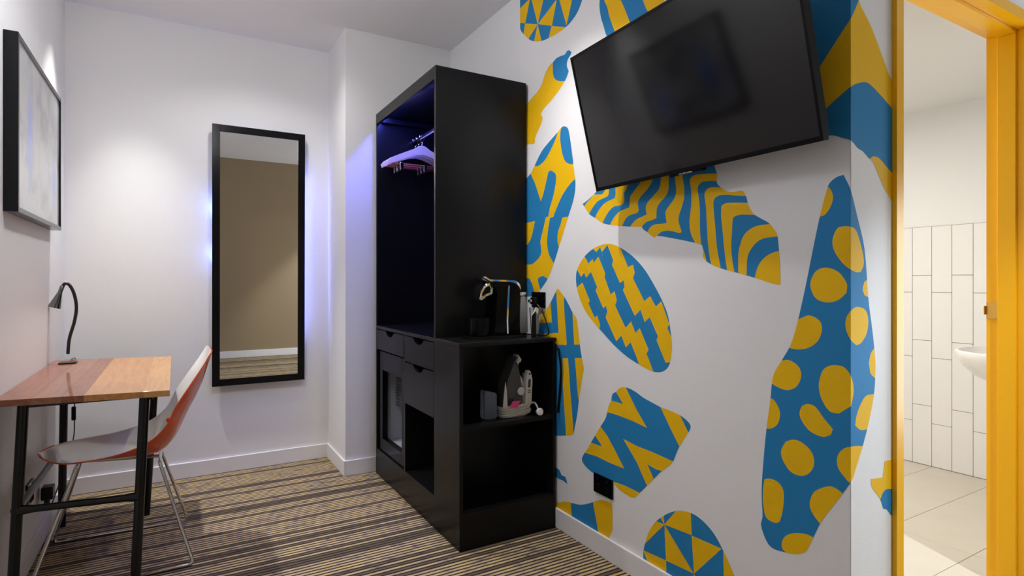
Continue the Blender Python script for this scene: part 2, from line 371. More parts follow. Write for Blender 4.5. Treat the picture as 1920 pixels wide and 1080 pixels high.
# outlines of the printed mural motifs, in metres on the wall (distance along the wall, height)
MURAL = [
('r','b',[(2.5967,2.7703),(2.5969,2.7007),(2.5973,2.6275),(2.5974,2.5616),(2.5967,2.5141),(2.5958,2.5082),(2.5937,2.5033),(2.5906,2.4986),(2.5866,2.4933),(2.5818,2.4874),(2.5761,2.4813),(2.5694,2.4746),(2.5617,2.4671),(2.5523,2.4583),(2.5417,2.4485),(2.5306,2.4387),(2.5201,2.4299),(2.5105,2.4224),(2.5013,2.4155),(2.492,2.4092),(2.4819,2.4032),(2.471,2.3976),(2.4596,2.3923),(2.4477,2.3873),(2.4353,2.3826),(2.4226,2.3781),(2.4096,2.3739),(2.3959,2.37),(2.381,2.3667),(2.3647,2.3639),(2.3472,2.3616),(2.3292,2.3598),(2.3113,2.3582),(2.2932,2.3571),(2.2747,2.3563),(2.2568,2.3558),(2.2405,2.3557),(2.2258,2.3558),(2.2124,2.3562),(2.2,2.3569),(2.1883,2.3581),(2.1778,2.3594),(2.1682,2.3611),(2.159,2.3632),(2.1494,2.366),(2.1388,2.3695),(2.1279,2.3738),(2.1173,2.3784),(2.1076,2.3835),(2.0991,2.3889),(2.0914,2.3949),(2.0843,2.401),(2.078,2.4072),(2.0726,2.4132),(2.0679,2.4192),(2.0638,2.4256),(2.0598,2.4329),(2.0557,2.4414),(2.0519,2.4507),(2.0483,2.4606),(2.0453,2.4709),(2.043,2.4817),(2.0413,2.4931),(2.0398,2.5047),(2.0382,2.5161)],[
  ('y',[(2.6043,2.6152),(2.5057,2.627),(2.4985,2.624),(2.5444,2.5173),(2.6043,2.5419)]),
  ('y',[(2.5062,2.6731),(2.3537,2.6062),(2.4252,2.466)]),
  ('y',[(2.4238,2.4655),(2.261,2.5194),(2.2589,2.5185),(2.2986,2.4086)]),
  ('y',[(2.2598,2.565),(2.1197,2.5035),(2.1785,2.3647)]),
  ('y',[(2.5469,2.517),(2.4261,2.4658),(2.5153,2.4243),(2.5791,2.4502),(2.5617,2.4697)]),
  ('y',[(2.4261,2.4651),(2.4631,2.3851),(2.3855,2.3572)]),
  ('y',[(2.3028,2.4095),(2.1824,2.3581),(2.2202,2.3096),(2.3328,2.3504)]),
]),
('r','b',[(1.9318,2.4324),(1.9329,2.419),(1.9341,2.4052),(1.9352,2.3921),(1.936,2.3805),(1.9368,2.3715),(1.9376,2.3644),(1.9379,2.3574),(1.9374,2.3488),(1.9359,2.338),(1.9336,2.3258),(1.9307,2.3134),(1.9276,2.3019),(1.9243,2.2921),(1.9207,2.2832),(1.9167,2.2742),(1.9124,2.2639),(1.9081,2.2522),(1.9037,2.2398),(1.8986,2.2263),(1.8918,2.2119),(1.8837,2.1959),(1.8746,2.1787),(1.8637,2.1612),(1.8502,2.1443),(1.8344,2.1279),(1.8166,2.1116),(1.7964,2.0965),(1.7731,2.0834),(1.7451,2.0717),(1.7135,2.0612),(1.682,2.0537),(1.6537,2.051),(1.6276,2.0538),(1.6025,2.0607),(1.581,2.0708),(1.5656,2.0832),(1.5578,2.0991),(1.5559,2.1185),(1.5567,2.1389),(1.5571,2.1578),(1.5566,2.1746),(1.5569,2.1907),(1.5575,2.206),(1.5581,2.2203),(1.5588,2.2334),(1.5596,2.2453),(1.5605,2.2567),(1.5613,2.2684)],[
  ('y',[(1.9374,2.4349),(1.9295,2.4175),(1.9215,2.3998),(1.9138,2.3829),(1.9068,2.3681),(1.9006,2.3562),(1.8948,2.3463),(1.8896,2.3371),(1.885,2.3272),(1.8815,2.317),(1.8789,2.307),(1.876,2.2961),(1.8715,2.2831),(1.865,2.2677),(1.8573,2.2504),(1.8487,2.232),(1.8397,2.2133),(1.8293,2.1941),(1.8179,2.1741),(1.807,2.154),(1.7983,2.1346),(1.7927,2.116),(1.7891,2.0977),(1.7863,2.0796),(1.7831,2.0614),(1.7002,2.0341),(1.6996,2.0554),(1.6987,2.0773),(1.6985,2.0981),(1.7002,2.1162),(1.7044,2.1305),(1.7104,2.142),(1.7173,2.1527),(1.724,2.1646),(1.7305,2.1782),(1.7372,2.1925),(1.744,2.2071),(1.7508,2.2216),(1.7577,2.2364),(1.7647,2.2515),(1.7716,2.2662),(1.7781,2.2797),(1.7839,2.2911),(1.7891,2.301),(1.7945,2.3111),(1.8009,2.3232),(1.8084,2.3381),(1.8169,2.3547),(1.8257,2.3721),(1.8344,2.3893)]),
  ('y',[(1.6978,2.3288),(1.6721,2.2686),(1.656,2.2327),(1.6435,2.2099),(1.6089,2.1467),(1.5033,2.0603),(1.5033,2.2427)]),
]),
('r','y',[(2.5009,2.1017),(2.4768,2.1104),(2.45,2.1192),(2.4244,2.1286),(2.4034,2.1394),(2.3886,2.1526),(2.3777,2.1676),(2.3685,2.1823),(2.3589,2.1947),(2.3487,2.2042),(2.3388,2.212),(2.3292,2.2183),(2.3199,2.2234),(2.3107,2.2269),(2.3018,2.2287),(2.2934,2.23),(2.286,2.2314),(2.2801,2.2335),(2.2755,2.2356),(2.2709,2.2375),(2.2651,2.2387),(2.2579,2.2393),(2.2499,2.2393),(2.2413,2.239),(2.2323,2.2385),(2.2222,2.2374),(2.2112,2.2357),(2.2007,2.2344),(2.1923,2.2342),(2.1868,2.2358),(2.1832,2.2387),(2.1802,2.2417),(2.1765,2.2435),(2.1719,2.2438),(2.167,2.2432),(2.162,2.2422),(2.1571,2.2414),(2.1417,2.2292),(2.1419,2.2265),(2.1419,2.2239),(2.1424,2.2212),(2.144,2.2186),(2.1473,2.2161),(2.1519,2.2136),(2.1567,2.2111),(2.161,2.2084),(2.1644,2.2056),(2.1676,2.2027),(2.1704,2.1996),(2.1726,2.1962),(2.1744,2.1923),(2.1757,2.188),(2.1765,2.1836),(2.1765,2.1791),(2.1757,2.1745),(2.1741,2.1698),(2.1722,2.1652),(2.1703,2.161),(2.1679,2.1574),(2.1652,2.1542),(2.163,2.1509),(2.1625,2.147),(2.1643,2.1418),(2.1676,2.1359),(2.1718,2.1297),(2.1765,2.1239),(2.1812,2.1187),(2.1863,2.1139),(2.1924,2.1089),(2.2002,2.1033),(2.2101,2.0969),(2.2217,2.0899),(2.2347,2.0826),(2.2486,2.0754),(2.2644,2.068),(2.2818,2.0603),(2.2994,2.053),(2.3156,2.0464),(2.3302,2.0414),(2.3439,2.0373),(2.3565,2.0334),(2.3677,2.0288),(2.377,2.0233),(2.3846,2.0172),(2.3916,2.011),(2.3989,2.0049),(2.3935,1.999),(2.3874,1.9934),(2.3827,1.9874),(2.381,1.9807),(2.3834,1.9731),(2.3885,1.9648),(2.3956,1.9559),(2.4034,1.9467),(2.4131,1.9369),(2.4247,1.9265),(2.436,1.9161),(2.4445,1.9063),(2.4491,1.8975),(2.4512,1.8893),(2.4522,1.8813),(2.4538,1.8732),(2.4582,1.8728),(2.4625,1.8722),(2.4671,1.8719),(2.4725,1.8721),(2.4782,1.8731),(2.4843,1.8746),(2.4916,1.8764),(2.5009,1.878),(2.5211,1.8803),(2.5472,1.883),(2.5761,1.886),(2.6043,1.8889),(2.6171,1.9214),(2.6317,1.9552),(2.6429,1.9871),(2.6453,2.0138),(2.6353,2.0334),(2.6167,2.0478),(2.5946,2.0591),(2.5741,2.0697),(2.5565,2.0792),(2.5392,2.0868),(2.5211,2.0938)],[
  ('b',[(2.2902,2.2448),(2.2918,2.2306),(2.2924,2.2169),(2.2923,2.2041),(2.2919,2.1928),(2.2913,2.1835),(2.2903,2.1759),(2.2887,2.1691),(2.286,2.1623),(2.2821,2.1554),(2.2772,2.1487),(2.2715,2.1425),(2.2651,2.1369),(2.2579,2.1323),(2.2499,2.1283),(2.2413,2.1248),(2.2323,2.1214),(2.2237,2.1184),(2.2152,2.1158),(2.2052,2.113),(2.1923,2.1093),(2.1754,2.1042),(2.1556,2.0982),(2.135,2.092),(2.1151,2.086),(2.1002,2.244),(2.2734,2.3056),(2.278,2.2902),(2.2827,2.2747),(2.287,2.2594)]),
]),
('r','y',[(2.1995,1.8992),(2.1929,1.8973),(2.1856,1.8946),(2.1786,1.8911),(2.1727,1.8871),(2.1683,1.8827),(2.165,1.8778),(2.1622,1.8719),(2.1595,1.8645),(2.1556,1.8515),(2.1515,1.8353),(2.1473,1.8174),(2.1431,1.7989),(2.1389,1.7793),(2.1346,1.7581),(2.1305,1.7373),(2.1269,1.7186),(2.124,1.7027),(2.1216,1.6884),(2.1194,1.6753),(2.1173,1.6632),(2.1148,1.6524),(2.1122,1.643),(2.1101,1.6337),(2.109,1.6236),(2.109,1.6119),(2.1098,1.5995),(2.1115,1.5869),(2.1141,1.5745),(2.1176,1.5627),(2.122,1.5512),(2.1273,1.5394),(2.1334,1.5269),(2.1399,1.5147),(2.1469,1.5026),(2.1554,1.4883),(2.1661,1.4695),(2.1823,1.4399),(2.2024,1.4029),(2.223,1.365),(2.2405,1.333),(2.2532,1.3097),(2.2632,1.2915),(2.2723,1.2753),(2.2827,1.2583),(2.2943,1.2396),(2.3064,1.2209),(2.3193,1.2027),(2.3333,1.1857),(2.3494,1.17),(2.3671,1.1552),(2.3849,1.1416),(2.4007,1.1294),(2.4139,1.1194),(2.4253,1.1111),(2.4361,1.1036),(2.4473,1.0957),(2.5866,1.0926),(2.6101,1.1335),(2.6353,1.1729),(2.658,1.2171),(2.674,1.2723),(2.6823,1.3479),(2.6847,1.4377),(2.6818,1.5242),(2.674,1.5901),(2.6618,1.6198),(2.6421,1.6397),(2.6187,1.6546),(2.5951,1.6697),(2.57,1.6857),(2.5424,1.7001),(2.5162,1.713),(2.4952,1.7245),(2.4813,1.7341),(2.4721,1.7421),(2.4643,1.7497),(2.4552,1.7585),(2.4439,1.7693),(2.4321,1.781),(2.4202,1.7926),(2.4084,1.8029),(2.3985,1.8112),(2.3896,1.818),(2.3788,1.8251),(2.3629,1.8337),(2.338,1.8455),(2.3073,1.859),(2.2774,1.8719),(2.2544,1.8819),(2.2429,1.8874),(2.2339,1.8919),(2.2266,1.8954),(2.2199,1.898),(2.2142,1.8995),(2.2095,1.9003),(2.2048,1.9001)],[
  ('b',[(2.4552,1.7585),(2.4459,1.7562),(2.437,1.7534),(2.4274,1.7515),(2.4161,1.7517),(2.4022,1.7544),(2.3865,1.7588),(2.3704,1.7648),(2.3555,1.7722),(2.3416,1.7816),(2.3282,1.793),(2.3156,1.8048),(2.3042,1.8157),(2.2937,1.8256),(2.2842,1.8352),(2.2758,1.8444),(2.2685,1.8529),(2.2628,1.8606),(2.2586,1.8676),(2.2549,1.8743),(2.2509,1.8812),(2.3114,1.8947),(2.3517,1.8708),(2.3955,1.8454),(2.4354,1.821),(2.4631,1.8005),(2.4692,1.7894),(2.4663,1.779),(2.4598,1.7688)]),
  ('b',[(2.2199,1.898),(2.224,1.8897),(2.2271,1.8793),(2.2292,1.8679),(2.2302,1.8566),(2.2297,1.8454),(2.228,1.8338),(2.2256,1.8223),(2.2233,1.8114),(2.2213,1.8015),(2.2192,1.7923),(2.2166,1.7831),(2.213,1.7737),(2.2082,1.7633),(2.2024,1.7525),(2.196,1.7423),(2.1894,1.7338),(2.1825,1.7275),(2.1752,1.7228),(2.1675,1.7191),(2.1595,1.7159),(2.1517,1.7132),(2.1441,1.7113),(2.1352,1.7098),(2.1237,1.7084),(2.1069,1.7071),(2.0868,1.706),(2.0656,1.705),(2.0454,1.7039),(2.1077,1.8835),(2.1927,1.9114),(2.1999,1.9087),(2.2073,1.9064),(2.2142,1.9033)]),
  ('b',[(2.4911,1.7217),(2.4803,1.7073),(2.4696,1.6935),(2.4587,1.6787),(2.4473,1.6614),(2.4351,1.6407),(2.4224,1.6176),(2.4096,1.5936),(2.3969,1.5703),(2.3913,1.5784),(2.3857,1.5862),(2.3801,1.5946),(2.3742,1.605),(2.3677,1.6183),(2.3608,1.6337),(2.3541,1.6493),(2.348,1.6635),(2.3429,1.6756),(2.3383,1.6866),(2.334,1.6972),(2.3296,1.7079),(2.3078,1.7104),(2.3003,1.7068),(2.2926,1.7032),(2.2854,1.6995),(2.2791,1.6955),(2.2737,1.6915),(2.2689,1.6875),(2.2652,1.6828),(2.2629,1.6768),(2.262,1.6692),(2.2625,1.6606),(2.2643,1.6507),(2.2671,1.6392),(2.2714,1.6251),(2.2771,1.609),(2.2835,1.5925),(2.2898,1.5776),(2.2962,1.565),(2.3029,1.5535),(2.3094,1.5427),(2.315,1.5318),(2.3194,1.521),(2.323,1.5104),(2.3262,1.5),(2.3296,1.4895),(2.3517,1.4863),(2.3555,1.4774),(2.3592,1.4684),(2.3629,1.4594),(2.3667,1.4504),(2.3703,1.4414),(2.3739,1.4325),(2.3777,1.4235),(2.3817,1.4141),(2.3867,1.404),(2.3924,1.3932),(2.3975,1.3828),(2.4007,1.3736),(2.4014,1.3661),(2.4004,1.3599),(2.3985,1.3542),(2.3969,1.3482),(2.3953,1.3418),(2.3934,1.3355),(2.3919,1.3291),(2.3916,1.3228),(2.3918,1.3167),(2.3925,1.3107),(2.395,1.3046),(2.4007,1.2981),(2.4112,1.2904),(2.4254,1.2818),(2.4409,1.2737),(2.4552,1.2673),(2.4663,1.2631),(2.4759,1.2603),(2.4871,1.2587),(2.5033,1.2579),(2.5377,1.258),(2.5829,1.2593),(2.6333,1.261),(2.683,1.2625),(2.683,1.755)]),
  ('b',[(2.1077,1.6387),(2.1214,1.6353),(2.1342,1.63),(2.1467,1.6232),(2.1595,1.6156),(2.173,1.607),(2.1869,1.5972),(2.2004,1.5866),(2.213,1.5758),(2.2247,1.5642),(2.2358,1.5518),(2.2458,1.5397),(2.2544,1.529),(2.2614,1.5203),(2.2669,1.5128),(2.2715,1.5063),(2.2756,1.5003),(2.279,1.4952),(2.2815,1.491),(2.2838,1.4872),(2.2862,1.4832),(2.315,1.4799),(2.3198,1.4649),(2.3248,1.4498),(2.3295,1.4348),(2.3333,1.42),(2.3363,1.4053),(2.3388,1.3908),(2.3403,1.3766),(2.3406,1.3629),(2.3395,1.3495),(2.3372,1.3365),(2.3338,1.3241),(2.3296,1.313),(2.3241,1.3031),(2.3175,1.2943),(2.3106,1.2864),(2.3042,1.2793),(2.2985,1.2731),(2.2931,1.268),(2.2879,1.2632),(2.2827,1.2583),(2.0454,1.2518),(2.0454,1.6328),(2.061,1.6349),(2.077,1.6375),(2.0928,1.6392)]),
  ('b',[(2.4007,1.1294),(2.4057,1.1394),(2.413,1.1532),(2.42,1.1671),(2.4239,1.1777),(2.4237,1.1822),(2.4214,1.1854),(2.4175,1.1879),(2.4123,1.1903),(2.4052,1.1927),(2.3964,1.1947),(2.387,1.1965),(2.3779,1.1984),(2.3712,1.1964),(2.3643,1.1943),(2.3577,1.1922),(2.3517,1.1899),(2.3462,1.188),(2.3409,1.1862),(2.3364,1.1837),(2.3333,1.1796),(2.328,1.1642),(2.3225,1.1434),(2.3169,1.1204),(2.3114,1.0987),(2.4007,1.1219),(2.4005,1.1236),(2.4002,1.1252),(2.4001,1.127)]),
  ('b',[(2.5074,1.1866),(2.5013,1.1816),(2.4952,1.1771),(2.4891,1.1718),(2.4831,1.165),(2.4766,1.1554),(2.4698,1.1439),(2.4637,1.1323),(2.4591,1.1223),(2.4568,1.1145),(2.4559,1.1079),(2.4557,1.1018),(2.4552,1.0955),(2.5866,1.0926),(2.5866,1.1945)]),
  ('y',[(2.5866,1.4736),(2.4512,1.4768),(2.4559,1.4638),(2.4604,1.4508),(2.4652,1.4378),(2.4711,1.425),(2.4771,1.4122),(2.4833,1.3995),(2.4915,1.3871),(2.5033,1.3755),(2.5203,1.3651),(2.5413,1.3554),(2.5642,1.346),(2.5866,1.3362)]),
  ('y',[(2.213,1.4701),(2.2008,1.4706),(2.1889,1.4711),(2.1766,1.4714),(2.1628,1.4712),(2.1469,1.47),(2.1297,1.4683),(2.1121,1.4663),(2.095,1.4645),(2.1077,1.3327),(2.2405,1.335),(2.2434,1.3412),(2.2466,1.3472),(2.2493,1.3537),(2.2509,1.3616),(2.2515,1.3716),(2.2512,1.383),(2.2499,1.3947),(2.2475,1.4054),(2.2433,1.4147),(2.2377,1.4234),(2.2318,1.4316),(2.2267,1.4396),(2.2228,1.4475),(2.2194,1.4551),(2.2163,1.4626)]),
]),
('r','b',[(2.0561,1.5183),(2.0495,1.5202),(2.0432,1.5219),(2.0362,1.5241),(2.0275,1.5272),(2.0156,1.532),(2.0015,1.5379),(1.9879,1.5439),(1.9773,1.5487),(1.9721,1.5514),(1.969,1.5536),(1.9659,1.5557),(1.9609,1.5585),(1.9537,1.5629),(1.9454,1.5682),(1.9342,1.5735),(1.9182,1.5781),(1.8872,1.5836),(1.8483,1.5893),(1.807,1.5944),(1.7687,1.5981),(1.7372,1.6007),(1.7087,1.6024),(1.6763,1.6027),(1.6341,1.601),(1.5647,1.5957),(1.4838,1.5883),(1.4023,1.5805),(1.3288,1.5736),(1.3276,1.5683),(1.3264,1.5631),(1.3252,1.5579),(1.3238,1.5527),(1.3219,1.5475),(1.3198,1.5424),(1.3178,1.5371),(1.3164,1.5315),(1.3163,1.525),(1.317,1.5181),(1.3176,1.5113),(1.3174,1.5057),(1.3164,1.5016),(1.3148,1.4987),(1.3125,1.4959),(1.3091,1.4925),(1.3042,1.4879),(1.298,1.4826),(1.2914,1.4775),(1.285,1.4733),(1.279,1.4701),(1.2729,1.4676),(1.267,1.4657),(1.2615,1.4642),(1.2566,1.4632),(1.2522,1.4627),(1.2478,1.4626),(1.243,1.4625),(1.2373,1.4627),(1.2311,1.4632),(1.2252,1.4636),(1.2203,1.4632),(1.2166,1.4621),(1.2139,1.4604),(1.2115,1.4582),(1.2091,1.4552),(1.2067,1.4515),(1.2044,1.4471),(1.2023,1.4422),(1.2003,1.437),(1.1987,1.4317),(1.1975,1.4259),(1.1961,1.4199),(1.1937,1.4136),(1.1903,1.4066),(1.1862,1.3991),(1.1815,1.3918),(1.1763,1.3854),(1.1706,1.3803),(1.1643,1.376),(1.1576,1.3721),(1.1508,1.368),(1.1436,1.3638),(1.1359,1.3597),(1.1285,1.3554),(1.1218,1.3507),(1.1159,1.3451),(1.1105,1.339),(1.1057,1.3329),(1.1016,1.3272),(1.0982,1.3228),(1.0956,1.319),(1.0935,1.3147),(1.0916,1.3085),(1.09,1.2996),(1.0887,1.2888),(1.0876,1.2771),(1.0865,1.2652),(1.0853,1.2532),(1.0843,1.2407),(1.0833,1.228),(1.0825,1.215),(1.082,1.2019),(1.0816,1.1884),(1.0813,1.1749),(1.081,1.1614),(1.0838,1.1611),(1.0865,1.1606),(1.0896,1.1603),(1.0936,1.1607),(1.1,1.1619),(1.1078,1.1637),(1.1165,1.166),(1.1259,1.1685),(1.1356,1.1714),(1.1461,1.1746),(1.1574,1.178),(1.1699,1.1816),(1.1839,1.1853),(1.1992,1.1892),(1.2153,1.1932),(1.2316,1.1973),(1.2487,1.2014),(1.2669,1.2057),(1.2843,1.21),(1.2994,1.2139),(1.3111,1.2174),(1.3204,1.2205),(1.3284,1.2235),(1.3362,1.2268),(1.3442,1.2303),(1.3516,1.234),(1.3583,1.2378),(1.364,1.2417),(1.3686,1.2458),(1.3723,1.25),(1.375,1.2543),(1.3768,1.2585),(1.3773,1.2625),(1.3766,1.2664),(1.3756,1.2705),(1.3753,1.2748),(1.3759,1.2797),(1.377,1.2849),(1.3783,1.2902),(1.3794,1.2955),(1.3864,1.2979),(1.393,1.3002),(1.4006,1.3027),(1.4109,1.3056),(1.4275,1.3096),(1.4479,1.3143),(1.4706,1.3193),(1.4936,1.3241),(1.5188,1.3294),(1.5465,1.335),(1.5725,1.34),(1.5922,1.343),(1.5981,1.3427),(1.602,1.341),(1.6052,1.3387),(1.6088,1.3366),(1.6128,1.3386),(1.6169,1.3405),(1.6211,1.3427),(1.6256,1.3453),(1.6306,1.3487),(1.6359,1.3526),(1.6415,1.3567),(1.6469,1.3605),(1.6525,1.3638),(1.6583,1.3669),(1.6638,1.3699),(1.6686,1.3729),(1.6718,1.3759),(1.6739,1.379),(1.6766,1.3817),(1.6818,1.3838),(1.695,1.3858),(1.7126,1.3875),(1.7319,1.3892),(1.7499,1.391),(1.766,1.3931),(1.7817,1.3952),(1.797,1.3975),(1.8118,1.3997),(1.8261,1.4017),(1.8398,1.4037),(1.8532,1.4058),(1.8665,1.4083),(1.8798,1.4109),(1.8928,1.4137),(1.9056,1.417),(1.9182,1.4211),(1.9307,1.4266),(1.9431,1.4331),(1.9551,1.4398),(1.9664,1.446),(1.9769,1.451),(1.9869,1.4555),(1.9963,1.4601),(2.005,1.4653),(2.0129,1.4717),(2.0201,1.4786),(2.0267,1.4858),(2.0332,1.4928),(2.0393,1.4993),(2.045,1.5056),(2.0505,1.5119)],[
  ('y',[(2.0504,1.5017),(2.0441,1.5062),(2.038,1.5108),(2.0316,1.5153),(2.0247,1.5198),(2.0164,1.5246),(2.0074,1.5296),(1.9986,1.5343),(1.9911,1.5383),(1.9859,1.5418),(1.9823,1.545),(1.9782,1.5473),(1.9718,1.5486),(1.9615,1.5481),(1.9488,1.5463),(1.9362,1.5444),(1.9261,1.5437),(1.9196,1.5443),(1.9151,1.5458),(1.9115,1.548),(1.9077,1.5513),(1.9036,1.556),(1.8997,1.5619),(1.8959,1.5682),(1.8921,1.5743),(1.8742,1.5717),(1.8747,1.5621),(1.8751,1.5519),(1.8759,1.5427),(1.8777,1.5357),(1.8808,1.5319),(1.8849,1.5299),(1.8897,1.5289),(1.8947,1.5278),(1.8999,1.5267),(1.9055,1.526),(1.9116,1.5252),(1.9182,1.5241),(1.9256,1.5227),(1.9336,1.5212),(1.9419,1.5192),(1.9501,1.5161),(1.9584,1.5117),(1.9669,1.5062),(1.9751,1.5002),(1.9828,1.4941),(1.9896,1.4881),(1.9957,1.4818),(2.0017,1.4755),(2.0078,1.4691)]),
  ('y',[(1.9691,1.4445),(1.9645,1.451),(1.9601,1.4576),(1.9554,1.464),(1.9501,1.47),(1.944,1.4757),(1.9372,1.4812),(1.9303,1.4863),(1.9235,1.4909),(1.9171,1.495),(1.911,1.4987),(1.9045,1.5019),(1.8973,1.5047),(1.8887,1.507),(1.8793,1.5089),(1.8699,1.5105),(1.8615,1.512),(1.8545,1.5135),(1.8483,1.5147),(1.8424,1.5159),(1.8364,1.5171),(1.8353,1.5207),(1.8341,1.524),(1.833,1.5278),(1.8325,1.533),(1.8325,1.5418),(1.8329,1.5527),(1.8335,1.5645),(1.834,1.5758),(1.7499,1.5761),(1.7533,1.5684),(1.7568,1.5604),(1.7602,1.5529),(1.7639,1.5463),(1.7683,1.5415),(1.7732,1.538),(1.7776,1.5344),(1.7805,1.5294),(1.781,1.5219),(1.7799,1.5128),(1.7785,1.504),(1.7781,1.497),(1.7792,1.4928),(1.7811,1.4899),(1.7833,1.4876),(1.7853,1.485),(1.7904,1.4844),(1.7953,1.4837),(1.8007,1.4831),(1.807,1.4826),(1.8149,1.4825),(1.8239,1.4826),(1.8331,1.4825),(1.8414,1.4816),(1.8483,1.4799),(1.8545,1.4777),(1.8604,1.4748),(1.8665,1.4712),(1.8729,1.4671),(1.8793,1.4623),(1.8857,1.4568),(1.8921,1.4506),(1.8986,1.4433),(1.9051,1.435),(1.9116,1.4263),(1.9182,1.4177)]),
  ('y',[(1.8691,1.4052),(1.8637,1.4122),(1.8585,1.4193),(1.8529,1.4263),(1.8464,1.4329),(1.8387,1.4392),(1.8301,1.4454),(1.821,1.451),(1.8118,1.4556),(1.8021,1.4589),(1.7919,1.4611),(1.782,1.4628),(1.7734,1.4644),(1.7665,1.4657),(1.7607,1.4666),(1.7554,1.4673),(1.7499,1.4681),(1.7487,1.4745),(1.7474,1.481),(1.7462,1.4872),(1.7452,1.493),(1.7448,1.4982),(1.7448,1.503),(1.7444,1.5075),(1.7429,1.5117),(1.7403,1.5152),(1.7368,1.518),(1.7323,1.5212),(1.7268,1.5254),(1.7191,1.5316),(1.7099,1.5389),(1.7001,1.5468),(1.6907,1.5547),(1.6821,1.5632),(1.6738,1.5724),(1.6652,1.5807),(1.6556,1.5863),(1.6446,1.5882),(1.6327,1.5875),(1.6206,1.5858),(1.6088,1.5847),(1.6116,1.5768),(1.6143,1.5688),(1.6173,1.561),(1.6214,1.5535),(1.6266,1.5465),(1.6327,1.5397),(1.6396,1.5332),(1.6469,1.5269),(1.6554,1.5209),(1.6648,1.5151),(1.674,1.5095),(1.6818,1.5039),(1.688,1.4983),(1.6932,1.4929),(1.6972,1.4873),(1.6996,1.4812),(1.6998,1.4741),(1.698,1.4662),(1.6959,1.4588),(1.6952,1.4527),(1.6958,1.4485),(1.6971,1.4454),(1.6997,1.4432),(1.7041,1.4412),(1.7115,1.4398),(1.7211,1.4391),(1.7314,1.4384),(1.7406,1.4371),(1.7483,1.4352),(1.7553,1.4331),(1.762,1.43),(1.7687,1.4255),(1.7753,1.4188),(1.7819,1.4104),(1.7883,1.4013),(1.7949,1.3925)]),
  ('y',[(1.7499,1.3856),(1.7406,1.3932),(1.7314,1.401),(1.7222,1.4083),(1.7132,1.4139),(1.7039,1.4176),(1.6946,1.4198),(1.6856,1.4213),(1.6774,1.423),(1.6702,1.4248),(1.6637,1.4265),(1.6575,1.428),(1.6512,1.4296),(1.6527,1.4368),(1.6545,1.4441),(1.6557,1.4512),(1.6556,1.4576),(1.654,1.4631),(1.6515,1.4679),(1.6478,1.4725),(1.6426,1.4775),(1.6354,1.4831),(1.6264,1.489),(1.617,1.4949),(1.6088,1.5005),(1.6015,1.5056),(1.5947,1.5103),(1.5888,1.5152),(1.5839,1.5211),(1.5806,1.528),(1.5783,1.5357),(1.5769,1.544),(1.5758,1.5526),(1.5752,1.5617),(1.5753,1.5714),(1.5756,1.5814),(1.5758,1.5912),(1.5365,1.5845),(1.5363,1.5733),(1.536,1.5618),(1.5357,1.5507),(1.5357,1.5406),(1.5358,1.5316),(1.5358,1.5233),(1.5363,1.5157),(1.5377,1.5088),(1.54,1.5026),(1.543,1.4972),(1.5469,1.4922),(1.5516,1.4872),(1.5579,1.4821),(1.5655,1.4771),(1.5733,1.4721),(1.5799,1.467),(1.5851,1.4619),(1.5897,1.4569),(1.5935,1.4514),(1.5963,1.445),(1.5978,1.4373),(1.5982,1.4287),(1.5982,1.4196),(1.5984,1.4108),(1.6038,1.4095),(1.6092,1.4082),(1.6148,1.4068),(1.6214,1.4054),(1.6293,1.4043),(1.6382,1.4033),(1.6473,1.4019),(1.6556,1.3994),(1.6627,1.3955),(1.6692,1.3906),(1.6754,1.3853),(1.6818,1.3801)]),
  ('y',[(1.6512,1.3562),(1.646,1.3623),(1.6408,1.3685),(1.6354,1.3743),(1.6298,1.3789),(1.624,1.3823),(1.6179,1.3846),(1.6115,1.3862),(1.6046,1.3874),(1.5967,1.3878),(1.5882,1.3874),(1.5796,1.3869),(1.5717,1.3866),(1.5647,1.3868),(1.5582,1.3872),(1.552,1.3877),(1.5456,1.3882),(1.5473,1.3955),(1.5491,1.4031),(1.5507,1.4103),(1.5516,1.4166),(1.5521,1.4217),(1.5524,1.4258),(1.5517,1.4297),(1.5496,1.434),(1.5455,1.4391),(1.5399,1.4443),(1.5337,1.4497),(1.5279,1.455),(1.5222,1.46),(1.5163,1.4649),(1.5109,1.47),(1.5065,1.4756),(1.5034,1.4818),(1.501,1.4884),(1.4995,1.4956),(1.4989,1.5034),(1.4995,1.5121),(1.5013,1.5215),(1.5033,1.5315),(1.5046,1.5417),(1.505,1.5522),(1.505,1.563),(1.5048,1.574),(1.5046,1.5849),(1.4705,1.5791),(1.4702,1.5705),(1.47,1.5619),(1.4695,1.5534),(1.4687,1.5447),(1.467,1.5361),(1.4648,1.5274),(1.4627,1.5187),(1.4613,1.5095),(1.4605,1.4997),(1.4602,1.4892),(1.4604,1.479),(1.4613,1.4699),(1.4628,1.4623),(1.465,1.4558),(1.4676,1.4495),(1.4705,1.4426),(1.4742,1.4346),(1.4785,1.4261),(1.4826,1.4176),(1.4856,1.41),(1.4872,1.4037),(1.4881,1.3981),(1.4881,1.3928),(1.4875,1.3873),(1.4858,1.3812),(1.4832,1.375),(1.4804,1.3689),(1.478,1.3636),(1.4764,1.3593),(1.475,1.3557),(1.4737,1.3524),(1.4724,1.349),(1.4744,1.3478),(1.4762,1.3465),(1.4785,1.3455),(1.4818,1.3454),(1.4879,1.3466),(1.4957,1.3488),(1.5041,1.3513),(1.5123,1.3534),(1.5202,1.3551),(1.5281,1.3567),(1.536,1.358),(1.5436,1.3587),(1.5511,1.3588),(1.5584,1.3585),(1.5653,1.3577),(1.5717,1.3564),(1.5775,1.3544),(1.5827,1.3519),(1.5875,1.349),(1.5922,1.346),(1.5966,1.3427),(1.6007,1.3393),(1.6047,1.3357),(1.6088,1.3321)]),
